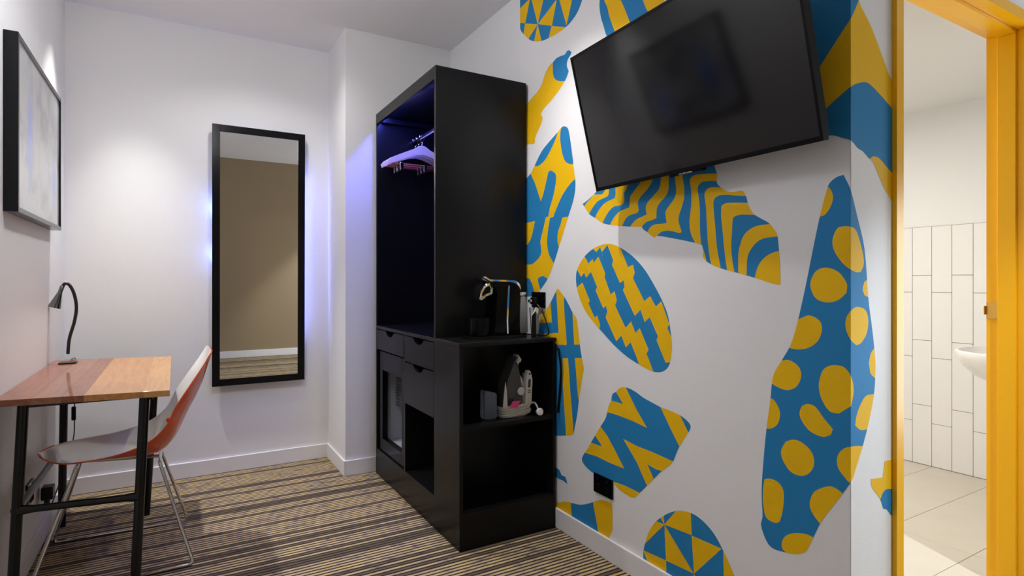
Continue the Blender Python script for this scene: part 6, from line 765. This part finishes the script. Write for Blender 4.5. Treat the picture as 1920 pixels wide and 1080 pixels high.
# ------------------------------------------------------------------ desk lamp
Lx, Ly = -.452, 3.48
lp = empty('desk_lamp', (Lx, Ly, ZT), 'small chrome and black gooseneck lamp on the desk', 'lamp')
base = TP('base', prism(BM(), rounded([(Lx - .036, Ly - .038), (Lx + .036, Ly - .038), (Lx + .036, Ly + .038), (Lx - .036, Ly + .038)], .02), 'z', ZT, ZT + .006, bev=.0015), 'plastic_black', lp)
sub('cover_plate', prism(BM(), rounded([(Lx - .034, Ly - .036), (Lx + .034, Ly - .036), (Lx + .034, Ly + .036), (Lx - .034, Ly + .036)], .02), 'z', ZT + .006, ZT + .011, bev=.002), 'chrome', base, lp)
sub('collar', lathe(BM(), [(.017, 0), (.014, .014), (.0085, .03), (.0085, .045)], 20, Matrix.Translation((Lx, Ly, ZT + .0105))), 'chrome', base, lp, ang=40)
neck = curve([(Lx, Ly, ZT + .045), (Lx + .006, Ly, ZT + .12), (Lx + .025, Ly, ZT + .20), (Lx + .033, Ly, ZT + .27), (Lx + .024, Ly, ZT + .335), (Lx + .006, Ly, ZT + .378), (Lx - .012, Ly, ZT + .385), (Lx - .022, Ly, ZT + .365)], 8)
TP('gooseneck', tube(BM(), neck, .0072, 12), 'lamp_rubber', lp, ang=60)
d = Vector((-.30, 0, -1)).normalized(); hp = Vector((Lx - .0215, Ly, ZT + .372))
rot = Vector((0, 0, -1)).rotation_difference(d).to_matrix().to_4x4()
hd = TP('lamp_head', lathe(BM(), [(.006, .004), (.0095, 0), (.0095, -.03), (.013, -.045), (.022, -.085), (.026, -.102), (.0262, -.106), (.0235, -.104), (.012, -.08)], 24, Matrix.Translation(hp) @ rot, cap=False), 'dark_chrome', lp, ang=50)
sub('head_rim', tube(BM(), [Matrix.Translation(hp) @ rot @ Vector((.0255 * math.cos(t * math.pi / 12), .0255 * math.sin(t * math.pi / 12), -.105)) for t in range(24)], .0022, 8, closed=True), 'plastic_black', hd, lp)
sub('lamp_lens', lathe(BM(), [(.0005, -.101), (.0235, -.101), (.0235, -.1025), (.0005, -.1025)], 24, Matrix.Translation(hp) @ rot), 'lamp_lens', hd, lp)
# cord dropping behind the desk edge, with the inline switch
cord = curve([(Lx, Ly + .035, ZT + .004), (Lx + .004, 3.66, ZT + .004), (Lx + .004, 3.70, ZT - .03), (Lx - .002, 3.70, .62), (Lx + .004, 3.66, .52), (Lx + .006, 3.64, .47), (Lx + .004, 3.62, .38), (Lx - .02, 3.56, .26), (Lx - .035, 3.46, .19), (Lx - .043, 3.36, .145), (Lx - .045, 3.27, .15), (Lx - .045, 3.245, .178)], 8)
TP('cord', tube(BM(), cord, .0026, 8), 'plastic_black', lp, ang=60)
bm = BM(); box(bm, Lx - .007, Lx + .012, 3.634, 3.652, .465, .535, bev=.004)
TP('inline_switch', bm, 'plastic_black', lp)
TP('plug', box(box(BM(), -.514, -.470, 3.215, 3.275, .205, .262, bev=.006), -.505, -.485, 3.232, 3.258, .168, .21, bev=.005), 'plastic_black', lp)

def wall_socket(label, xface, sgn, y0, y1, z0, z1, holes=2):
    t = empty('power_socket', (xface, (y0 + y1) / 2, z0), label, 'socket')
    a, b = (xface, xface + sgn * .009); lo_, hi_ = min(a, b), max(a, b)
    TP('cover_plate', bx(lo_, hi_, y0, y1, z0, z1, bev=.0025), 'plastic_gloss_black', t)
    bm = BM(); f = xface + sgn * .0092; zc = (z0 + z1) / 2 - .006
    for k in range(holes):
        yc = y0 + (y1 - y0) * (k + .5) / holes
        for dy, dz in ((-.007, .004), (.007, .004), (0, -.010)): box(bm, min(f, f - sgn * .0015), max(f, f - sgn * .0015), yc + dy - .0012, yc + dy + .0012, zc + dz - .004, zc + dz + .004)
    tag(TP('contact_slots', bm, 'steel', t), kind='stuff')
    for k in range(holes):
        yc = y0 + (y1 - y0) * (k + .5) / holes; g = xface + sgn * .012
        TP('rocker_switch', bx(min(xface + sgn * .008, g), max(xface + sgn * .008, g), yc - .006, yc + .006, z1 - .022, z1 - .009, bev=.001), 'plastic_black', t)
wall_socket('black power socket low on the white wall under the desk', XL, 1, 2.985, 3.10, .255, .345, 2)
wall_socket('black double power socket low on the mural wall near the skirting', XR - .0016, -1, 1.846, 1.968, .262, .342, 2)
wall_socket('black double power socket above the cabinet worktop', XR - .0016, -1, 2.352, 2.470, 1.040, 1.118, 2)

# ------------------------------------------------------------------ chair
ch = empty('shell_chair', (-.17, 2.96, 0), 'orange and white moulded shell chair on chrome wire legs at the desk', 'chair')
st = [(-.478, .478, -.468, .478, .035), (-.468, .476, -.445, .477, .105), (-.43, .468, -.405, .474, .168), (-.35, .455, -.345, .472, .205), (-.22, .442, -.237, .480, .22), (-.12, .434, -.15, .500, .225), (-.055, .443, -.085, .530, .225),
      (-.005, .495, -.035, .58, .22), (.04, .595, .0, .655, .21), (.085, .69, .05, .735, .195), (.115, .78, .092, .80, .185), (.136, .866, .128, .862, .175)]
P5 = curve([Vector((a[0], a[1], 0)) for a in st], 4); Q5 = curve([Vector((a[2], a[3], 0)) for a in st], 4); W5 = curve([Vector((a[4], 0, 0)) for a in st], 4)
NV = 24
grid = []
for c, q, w in zip(P5, Q5, W5):
    row = []
    for k in range(NV + 1):
        s = -1 + 2 * k / NV; e = abs(s) ** 2.4
        row.append(Vector((c.x + (q.x - c.x) * e, 2.96 + w.x * s, c.y + (q.y - c.y) * e)))
    grid.append(row)
NU = len(grid)
nrm = [[None] * (NV + 1) for _ in range(NU)]
for i in range(NU):
    for k in range(NV + 1):
        du = grid[min(i + 1, NU - 1)][k] - grid[max(i - 1, 0)][k]; dv = grid[i][min(k + 1, NV)] - grid[i][max(k - 1, 0)]
        m_ = du.cross(dv).normalized(); nrm[i][k] = m_            # points to the sitter (up / forward)
def shell(off, skip_rim=False):
    bm = BM(); G = [[bm.verts.new(grid[i][k] + nrm[i][k] * off) for k in range(NV + 1)] for i in range(NU)]
    for i in range(NU - 1):
        for k in range(NV): bm.faces.new((G[i][k], G[i + 1][k], G[i + 1][k + 1], G[i][k + 1]))
    return bm, G
bm, G = shell(.0012)
TP('seat_lining', bm, 'chair_white', ch, smooth=True)
bm = BM()
A = [[bm.verts.new(grid[i][k] - nrm[i][k] * .0042) for k in range(NV + 1)] for i in range(NU)]
for i in range(NU - 1):
    for k in range(NV): bm.faces.new((A[i][k], A[i][k + 1], A[i + 1][k + 1], A[i + 1][k]))
bd = [(i, 0) for i in range(NU)] + [(NU - 1, k) for k in range(1, NV + 1)] + [(i, NV) for i in range(NU - 2, -1, -1)] + [(0, k) for k in range(NV - 1, 0, -1)]
T_ = [bm.verts.new(grid[i][k] + nrm[i][k] * .0011) for i, k in bd]
for a in range(len(bd)):
    b_ = (a + 1) % len(bd)
    bm.faces.new((A[bd[a][0]][bd[a][1]], A[bd[b_][0]][bd[b_][1]], T_[b_], T_[a]))
TP('seat_shell', bm, 'chair_orange', ch, ang=50)
TP('shell_bolt', lathe(BM(), [(.011, 0), (.011, .006), (.006, .009)], 16, Matrix.Translation((-.025, 2.775, .595)) @ Matrix.Rotation(R(70), 4, 'X')), 'chair_orange', ch, ang=40)
for Yf, Yt in ((2.70, 2.85), (3.235, 3.06)):
    s1 = 1 if Yf > 2.96 else 0
    xf, xr = -.475, (.062 if not s1 else .049)
    pts = bend([(-.345, Yt, .425), (xf, Yf, .008), (xr, Yf - (.02 if s1 else -.002), .008), (-.06, Yt, .405)], .02, 5)
    fr_ = TP('wire_leg', tube(BM(), pts, .0068, 12), 'chrome', ch, ang=60)
    for xx in (xf + .05, xr - .05):
        yy = Yf - (.02 if s1 else -.002) * (xx - xf) / (xr - xf)
        sub('foot_glide', tube(BM(), [(xx - .02, yy, .0085), (xx + .02, yy, .0085)], .0084, 10), 'white_trim', fr_, ch)
bm = BM(); tube(bm, [(-.345, 2.85, .425), (-.345, 3.06, .425)], .0068, 10); tube(bm, [(-.06, 2.85, .405), (-.06, 3.06, .405)], .0068, 10)
tube(bm, [(-.345, 2.955, .425), (-.06, 2.955, .405)], .0068, 10)
TP('seat_bracket', bm, 'chrome', ch, ang=60)

# ------------------------------------------------------------------ wardrobe and cabinet joinery
XF, XBk = 1.055, 1.5575
wd = empty('wardrobe', (1.3, 2.85, 0), 'black open wardrobe with drawers and an end cabinet against the mural wall', 'wardrobe')
LB = 'laminate_black'
ZW, Y0, Y1, Y2, YN = 2.193, 2.25, 2.515, 2.945, 3.448      # near end, tall near side, divider, far end
TP('side_panel', bx(XF, XBk, Y1, Y1 + .018, .903, ZW, bev=.001, seg=1), LB, wd)
TP('side_panel', bx(XF, XBk, YN - .018, YN, 0, ZW, bev=.001, seg=1), LB, wd)
TP('top_panel', bx(XF + .018, XBk - .012, Y1 + .018, YN - .018, ZW - .018, ZW), LB, wd)
TP('header_rail', bx(XF, XF + .018, Y1 + .018, YN - .018, ZW - .062, ZW, bev=.001, seg=1), LB, wd)
TP('back_panel', bx(XBk - .012, XBk, Y1 + .018, YN - .018, 0, ZW), LB, wd)
TP('worktop', bx(XF - .002, XBk + .006, Y0 - .002, YN - .018, .885, .903, bev=.0015, seg=1), LB, wd)
TP('kick_board', bx(XF + .001, XBk, Y0, YN - .018, 0, .155, bev=.001, seg=1), LB, wd)
TP('front_panel', bx(XF, XF + .018, Y0, Y1 + .018, .155, .885, bev=.001, seg=1), LB, wd)
TP('divider_panel', bx(XF + .02, XBk - .012, Y1 + .0, Y1 + .018, .155, .885), LB, wd)
TP('divider_panel', bx(XF + .002, XBk - .012, Y2 - .009, Y2 + .009, .155, .885), LB, wd)
TP('end_panel', bx(XBk - .013, XBk, Y0, Y1, .155, .885, bev=.001, seg=1), LB, wd)
shf = TP('shelf', bx(XF + .018, XBk - .013, Y0 + .004, Y1, .518, .536), LB, wd)
sub('shelf_edge', bx(XF + .018, XBk - .013, Y0 + .001, Y0 + .004, .518, .536), 'edge_black', shf, wd)
TP('shelf', bx(XF + .018, XBk - .013, Y0 + .003, Y1, .155, .158), LB, wd)
TP('cubby_back', bx(XF + .16, XF + .178, Y1 + .018, Y2 - .009, .155, .52), LB, wd)
def drawer(y0, y1, z0, z1):
    yc = (y0 + y1) / 2; r = .042
    poly = [(y0, z0), (y1, z0), (y1, z1), (yc + r * 1.9, z1)] + [(yc + r * 1.55 * math.cos(t), z1 - .030 * math.sin(t)) for t in [math.pi * k / 12 for k in range(1, 12)]] + [(yc - r * 1.9, z1), (y0, z1)]
    TP('drawer', prism(BM(), poly, 'x', XF, XF + .018, bev=.0008), LB, wd)
    TP('drawer_box', bx(XF + .03, XF + .38, y0 + .012, y1 - .012, z0 + .005, z1 - .04), LB, wd)
drawer(Y2 + .006, YN - .021, .762, .880)
drawer(Y1 + .021, Y2 - .004, .746, .880)
drawer(Y1 + .021, Y2 - .004, .522, .740)
TP('hanging_rail', tube(BM(), [(1.285, Y1 + .018, 2.045), (1.285, YN - .018, 2.045)], .0125, 16), 'chrome', wd, ang=40)
bm = BM(); box(bm, XF + .040, XF + .052, Y1 + .03, YN - .03, ZW - .024, ZW - .018)
led = TP('led_strip', bm, 'led_blue', wd); tag(led, 'blue glowing light strip')
TP('top_batten', bx(XF + .03, XBk - .012, YN - .045, YN - .018, ZW - .055, ZW - .030), LB, wd)

# ------------------------------------------------------------------ minibar fridge
fg = empty('minibar_fridge', (1.3, 3.2, .155), 'black minibar fridge with a glass door under the wardrobe', 'fridge')
fy0, fy1, fz0, fz1 = Y2 + .014, YN - .024, .158, .752
body = BM()
for a in ((1.10, 1.50, fy0, fy0 + .03, fz0, fz1), (1.10, 1.50, fy1 - .03, fy1, fz0, fz1), (1.10, 1.50, fy0 + .03, fy1 - .03, fz0, fz0 + .04), (1.10, 1.50, fy0 + .03, fy1 - .03, fz1 - .04, fz1), (1.47, 1.50, fy0 + .03, fy1 - .03, fz0 + .04, fz1 - .04)): box(body, *a)
TP('body', body, 'plastic_black', fg)
lin_ = BM()
for a in ((1.455, 1.469, fy0 + .031, fy1 - .031, fz0 + .041, fz1 - .041), (1.11, 1.455, fy0 + .031, fy0 + .035, fz0 + .041, fz1 - .041), (1.11, 1.455, fy1 - .035, fy1 - .031, fz0 + .041, fz1 - .041), (1.11, 1.455, fy0 + .035, fy1 - .035, fz0 + .041, fz0 + .046)): box(lin_, *a)
TP('liner', lin_, 'fridge_white', fg)
for k in range(11):
    TP('shelf_slat', bx(1.16, 1.166, fy0 + .036, fy1 - .036, .415 + k * .018, .4215 + k * .018), 'fridge_shelf', fg)
TP('drip_box', bx(1.13, 1.28, fy0 + .05, fy0 + .22, fz0 + .047, fz0 + .085, bev=.004), 'fridge_white', fg)
dr = BM()
for a in ((fy0, fy0 + .058, fz0, fz1), (fy1 - .07, fy1, fz0, fz1), (fy0 + .058, fy1 - .07, fz0, fz0 + .075), (fy0 + .058, fy1 - .07, fz1 - .11, fz1)): box(dr, 1.066, 1.098, *a, bev=.002)
door = TP('door', dr, 'plastic_gloss_black', fg)
sub('glass_pane', bx(1.080, 1.085, fy0 + .05, fy1 - .062, fz0 + .07, fz1 - .105), 'fridge_pane', door, fg)
sub('door_handle', bx(1.058, 1.068, (fy0 + fy1) / 2 - .05, (fy0 + fy1) / 2 + .05, fz1 - .045, fz1 - .02, bev=.003), 'plastic_gloss_black', door, fg)
sub('lock_badge', bx(1.062, 1.0665, (fy0 + fy1) / 2 + .06, (fy0 + fy1) / 2 + .09, fz1 - .03, fz1 - .022), 'chrome', door, fg)

# ------------------------------------------------------------------ hangers
def make_hanger(y, rz, label):
    t = empty('clothes_hanger', (1.285, y, 2.045), label, 'hanger', 'hangers on the wardrobe rail', rz)
    # hook
    pts = [(0.013 * math.cos(a), 0, .004 + .0165 * math.sin(a)) for a in [R(-20 + 12 * k) for k in range(18)]]
    pts = [(.0165 * math.cos(R(200 - 14 * k)), 0, .0165 * math.sin(R(200 - 14 * k))) for k in range(16)] + [(.012, 0, -.022), (.0, 0, -.034), (0, 0, -.062)]
    obj('hook', tube(BM(), curve(pts, 2), .0022, 8), 'chrome', t, smooth=True)
    top = [(-.222, -.172), (-.205, -.150), (-.16, -.128), (-.10, -.100), (-.05, -.077), (-.022, -.058), (0, -.052), (.022, -.058), (.05, -.077), (.10, -.100), (.16, -.128), (.205, -.150), (.222, -.172)]
    bot = [(.215, -.190), (.195, -.176), (.15, -.158), (.09, -.132), (.04, -.112), (0, -.106), (-.04, -.112), (-.09, -.132), (-.15, -.158), (-.195, -.176), (-.215, -.190)]
    obj('shoulder', prism(BM(), top + bot, 'y', -.007, .007, bev=.003), 'hanger_wood', t)
    obj('trouser_bar', tube(BM(), [(-.20, 0, -.176), (.20, 0, -.176)], .0055, 10), 'hanger_bar', t, smooth=True)
    for x in (-.13, .02):
        bm = BM(); box(bm, x - .012, x + .012, -.009, .009, -.215, -.168, bev=.003); tube(bm, [(x, -.011, -.205), (x, .011, -.205)], .006, 10)
        obj('clip', bm, 'chrome', t)
    return t
make_hanger(3.27, R(1), 'nearest wooden clip hanger on the wardrobe rail')
make_hanger(3.325, R(-1), 'middle wooden clip hanger on the wardrobe rail')
make_hanger(3.38, R(1), 'farthest wooden clip hanger on the wardrobe rail')

# ------------------------------------------------------------------ capsule coffee machine on the worktop
ZK = .9035
cm = empty('coffee_machine', (1.33, 2.40, ZK), 'black and chrome capsule coffee machine on the cabinet worktop', 'coffee machine')
yc0, yc1 = 2.345, 2.455
GB = 'plastic_gloss_black'
body = [(1.27, ZK + .002), (1.42, ZK + .002), (1.415, 1.05), (1.42, 1.135), (1.405, 1.160), (1.37, 1.168), (1.27, 1.172), (1.268, 1.150), (1.295, 1.135), (1.293, 1.08), (1.285, .96)]
TP('body', prism(BM(), rounded(body, .012), 'y', yc0, yc1, bev=.006), GB, cm, ang=30)
TP('foot_plate', prism(BM(), rounded([(1.165, ZK), (1.45, ZK), (1.45, ZK + .012), (1.165, ZK + .012)], .003), 'y', yc0 - .002, yc1 + .002), 'plastic_black', cm)
TP('lever', prism(BM(), rounded([(1.225, 1.190), (1.235, 1.196), (1.262, 1.180), (1.40, 1.176), (1.425, 1.160), (1.43, 1.13), (1.418, 1.13), (1.41, 1.152), (1.392, 1.166), (1.25, 1.170), (1.222, 1.180)], .006), 'y', yc0 + .012, yc1 - .012, bev=.003), 'chrome', cm, ang=30)
TP('lever_grip', tube(BM(), [(1.226, yc0 + .02, 1.186), (1.265, yc0 + .02, 1.168)], .009, 12), 'plastic_black', cm, ang=40)
TP('spout_head', prism(BM(), rounded([(1.272, 1.165), (1.236, 1.158), (1.214, 1.125), (1.206, 1.085), (1.222, 1.083), (1.245, 1.103), (1.268, 1.108), (1.282, 1.125)], .008), 'y', yc0 + .012, yc1 - .012, bev=.006), 'chrome', cm, ang=30)
TP('spout_cheek', prism(BM(), rounded([(1.262, 1.150), (1.242, 1.146), (1.226, 1.122), (1.219, 1.100), (1.240, 1.112), (1.264, 1.120)], .006), 'y', yc0 + .010, yc0 + .0145), GB, cm)
TP('trim_strip', prism(BM(), rounded([(1.352, 1.150), (1.360, 1.152), (1.357, 1.08), (1.351, .99), (1.353, .925), (1.346, .925), (1.343, .99), (1.346, 1.08)], .003), 'y', yc0 - .003, yc0 + .004), 'chrome', cm, ang=30)
TP('water_tank', prism(BM(), rounded([(1.422, ZK + .02), (1.470, ZK + .02), (1.462, 1.06), (1.452, 1.105), (1.428, 1.105), (1.424, 1.05)], .008), 'y', yc0 + .01, yc1 - .01, bev=.004), 'clear_plastic', cm, ang=30)
TP('tank_lid', prism(BM(), rounded([(1.420, 1.105), (1.456, 1.105), (1.458, 1.118), (1.420, 1.120)], .004), 'y', yc0 + .008, yc1 - .008, bev=.002), 'chrome', cm, ang=30)
tray = TP('drip_tray', prism(BM(), rounded([(1.168, 2.343), (1.265, 2.343), (1.265, 2.457), (1.168, 2.457)], .03), 'z', ZK + .012, 1.000, bev=.003), GB, cm, ang=30)
sub('drip_grid', prism(BM(), rounded([(1.170, 2.345), (1.263, 2.345), (1.263, 2.455), (1.170, 2.455)], .03), 'z', 1.000, 1.004), 'chrome', tray, cm)
TP('power_cord', tube(BM(), curve([(1.45, 2.43, ZK + .02), (1.49, 2.42, ZK + .008), (1.53, 2.36, ZK + .006), (1.555, 2.31, ZK + .01), (1.558, 2.32, .955), (1.553, 2.355, 1.02), (1.545, 2.40, 1.064)], 8), .0032, 8), 'plastic_black', cm, ang=60)
TP('plug', bx(1.522, 1.552, 2.388, 2.424, 1.055, 1.092, bev=.006), 'plastic_black', cm)
TP('plug_pin', bx(1.505, 1.522, 2.398, 2.414, 1.066, 1.082, bev=.004), 'chrome', cm)

gl = empty('drinking_glass', (1.522, 2.37, ZK), 'tall clear tapered drinking glass beside the coffee machine', 'glass')
TP('tumbler', lathe(BM(), [(.0005, 0), (.020, 0), (.0215, .004), (.031, .14), (.0293, .14), (.0200, .010), (.0005, .008)], 32, Matrix.Translation((1.522, 2.37, ZK)), cap=False), 'clear_glass', gl, ang=50)
tc_ = empty('tent_card', (1.48, 2.33, ZK), 'narrow black and white card standing between the coffee machine and the glass', 'card')
TP('card_panel', prism(BM(), [(1.468, ZK), (1.494, ZK), (1.490, 1.045), (1.470, 1.012)], 'y', 2.318, 2.322), 'plastic_black', tc_)
TP('card_flap', prism(BM(), [(1.464, 1.006), (1.490, 1.047), (1.504, 1.040), (1.500, 1.010), (1.487, 1.028)], 'y', 2.314, 2.3178), 'white_paper', tc_)

# ------------------------------------------------------------------ shelf: iron, measuring cup
ZS = .5362
ir = empty('steam_iron', (1.36, 2.34, ZS), 'white and grey steam iron standing upright on the shelf', 'iron')
IY0, IY1 = 2.305, 2.385
TP('soleplate', prism(BM(), rounded([(1.306, ZS + .05), (1.311, ZS + .05), (1.330, ZS + .16), (1.382, ZS + .278), (1.377, ZS + .283), (1.324, ZS + .165)], .002), 'y', IY0 + .002, IY1 - .002, bev=.001), 'iron_grey', ir, ang=30)
TP('side_skirt', prism(BM(), [(1.302, ZS + .05), (1.327, ZS + .05), (1.322, ZS + .125), (1.316, ZS + .168), (1.309, ZS + .115)], 'y', IY0 - .001, IY0 + .004, bev=.001), 'iron_white', ir)
TP('body', prism(BM(), rounded([(1.314, ZS + .04), (1.400, ZS + .04), (1.408, ZS + .13), (1.400, ZS + .18), (1.382, ZS + .262), (1.364, ZS + .235), (1.330, ZS + .15)], .015), 'y', IY0 + .006, IY1 - .006, bev=.010), 'iron_grey', ir, ang=30)
TP('handle', prism(BM(), rounded([(1.395, ZS + .292), (1.418, ZS + .258), (1.404, ZS + .258), (1.394, ZS + .235), (1.390, ZS + .210), (1.415, ZS + .178), (1.428, ZS + .150), (1.440, ZS + .160), (1.442, ZS + .19), (1.446, ZS + .196), (1.450, ZS + .165), (1.452, ZS + .05), (1.420, ZS + .05), (1.420, ZS + .145), (1.395, ZS + .175), (1.374, ZS + .205), (1.370, ZS + .255)], .006), 'y', 2.325, 2.362, bev=.006), 'iron_white', ir, ang=30)
TP('handle_back', prism(BM(), rounded([(1.422, ZS + .05), (1.456, ZS + .05), (1.462, ZS + .17), (1.450, ZS + .212), (1.438, ZS + .214), (1.430, ZS + .185)], .01), 'y', 2.303, 2.33, bev=.005), 'iron_white', ir, ang=30)
TP('button', prism(BM(), rounded([(1.436, ZS + .132), (1.449, ZS + .132), (1.451, ZS + .172), (1.440, ZS + .172)], .005), 'y', 2.3005, 2.304), 'iron_grey', ir)
TP('button', lathe(BM(), [(.005, 0), (.005, .003)], 14, Matrix.Translation((1.4455, 2.3035, ZS + .197)) @ Matrix.Rotation(R(90), 4, 'X')), 'iron_grey', ir)
bm = BM()
for zz in (.118, .108): box(bm, 1.436, 1.452, 2.3015, 2.3035, ZS + zz, ZS + zz + .004)
TP('print_marks', bm, 'iron_grey', ir)
TP('dial', lathe(BM(), [(.019, 0), (.019, .006), (.015, .009)], 24, Matrix.Translation((1.402, IY0 + .008, ZS + .118)) @ Matrix.Rotation(R(90), 4, 'X')), 'iron_white', ir, ang=40)
TP('heel', prism(BM(), rounded([(1.308, 2.306), (1.447, 2.306), (1.447, 2.384), (1.308, 2.384)], .03), 'z', ZS, ZS + .055, bev=.006), 'iron_white', ir, ang=30)
for k in range(6):
    ztier = ZS + .010 + k * .0085
    ex = .006 * math.sin(k * 1.7)
    loop = rounded([(1.303 - ex, 2.298), (1.458 + ex * .6, 2.298), (1.458 + ex * .6, 2.392), (1.303 - ex, 2.392)], .038, 6)
    TP('cord_coil', tube(BM(), [(x, y, ztier + .006 * (x - 1.37) / .08) for x, y in loop], .0042, 8, closed=True), 'cord_white', ir, smooth=True)
TP('cord_tail', tube(BM(), curve([(1.455, 2.31, ZS + .055), (1.466, 2.295, ZS + .060), (1.475, 2.285, ZS + .045), (1.478, 2.282, ZS + .030)], 6), .0042, 8), 'cord_white', ir, smooth=True)
pg = TP('plug', lathe(BM(), [(.006, -.022), (.010, -.020), (.017, -.004), (.0175, .006), (.014, .009)], 20, Matrix.Translation((1.482, 2.272, ZS + .0185)) @ Matrix.Rotation(R(80), 4, 'X')), 'iron_white', ir, ang=40)
bm = BM()
for dx, dz in ((-.005, .003), (.005, .003), (0, -.006)): box(bm, 1.482 + dx - .001, 1.482 + dx + .001, 2.252, 2.266, ZS + .017 + dz - .003, ZS + .017 + dz + .003)
sub('pin', bm, 'chrome', pg, ir)
TP('paper_tag', prism(BM(), [(1.325, ZS + .052), (1.368, ZS + .048), (1.386, ZS + .078), (1.345, ZS + .080)], 'y', 2.287, 2.2885), 'pink_paper', ir)
cu = empty('measuring_cup', (1.255, 2.345, ZS), 'translucent plastic filling cup beside the iron', 'cup')
TP('cup_wall', prism(BM(), rounded([(1.218, ZS), (1.282, ZS), (1.280, ZS + .118), (1.219, ZS + .134)], .008), 'y', 2.325, 2.372, bev=.004), 'smoke_plastic', cu, ang=30)

# black cable hanging down the end of the cabinet by the mural
hc = tube(BM(), curve([(1.566, 2.240, .846), (1.562, 2.232, .850), (1.558, 2.215, .81), (1.558, 2.205, .76), (1.562, 2.215, .70), (1.564, 2.228, .62), (1.563, 2.236, .565), (1.562, 2.232, .548)], 8), .0050, 10)
tag(obj('hanging_cable', hc, 'plastic_gloss_black', smooth=True), 'black cable loop hanging down the cabinet end beside the mural', 'cable')

# ------------------------------------------------------------------ bathroom basin
bs = empty('wash_basin', (3.55, .977, .66), 'white ceramic basin in the bathroom', 'basin')
bm = BM()
cx_, cy_, rx_, ry_ = 3.56, 1.18, .26, .235
prof = [(1.0, .82), (1.0, .812), (.97, .79), (.86, .745), (.66, .695), (.40, .665), (.01, .655)]
inn = [(.01, .70), (.45, .71), (.72, .745), (.86, .79), (.93, .82)]
rings = []
NB = 48
for s, z in prof[::-1] + [(1.0, .822), (.985, .825), (.94, .825)] + inn[::-1]:
    rings.append([bm.verts.new((cx_ + rx_ * s * math.cos(2 * math.pi * k / NB), max(.9785, cy_ + ry_ * s * math.sin(2 * math.pi * k / NB)), z)) for k in range(NB)])
for i in range(len(rings) - 1):
    for k in range(NB): bm.faces.new((rings[i][k], rings[i][(k + 1) % NB], rings[i + 1][(k + 1) % NB], rings[i + 1][k]))
TP('bowl', bm, 'basin_ceramic', bs, ang=50)
TP('tap', tube(BM(), curve([(3.56, 1.0, .82), (3.56, 1.0, .93), (3.56, 1.03, .96), (3.56, 1.10, .95)], 6), .012, 12), 'chrome', bs, smooth=True)
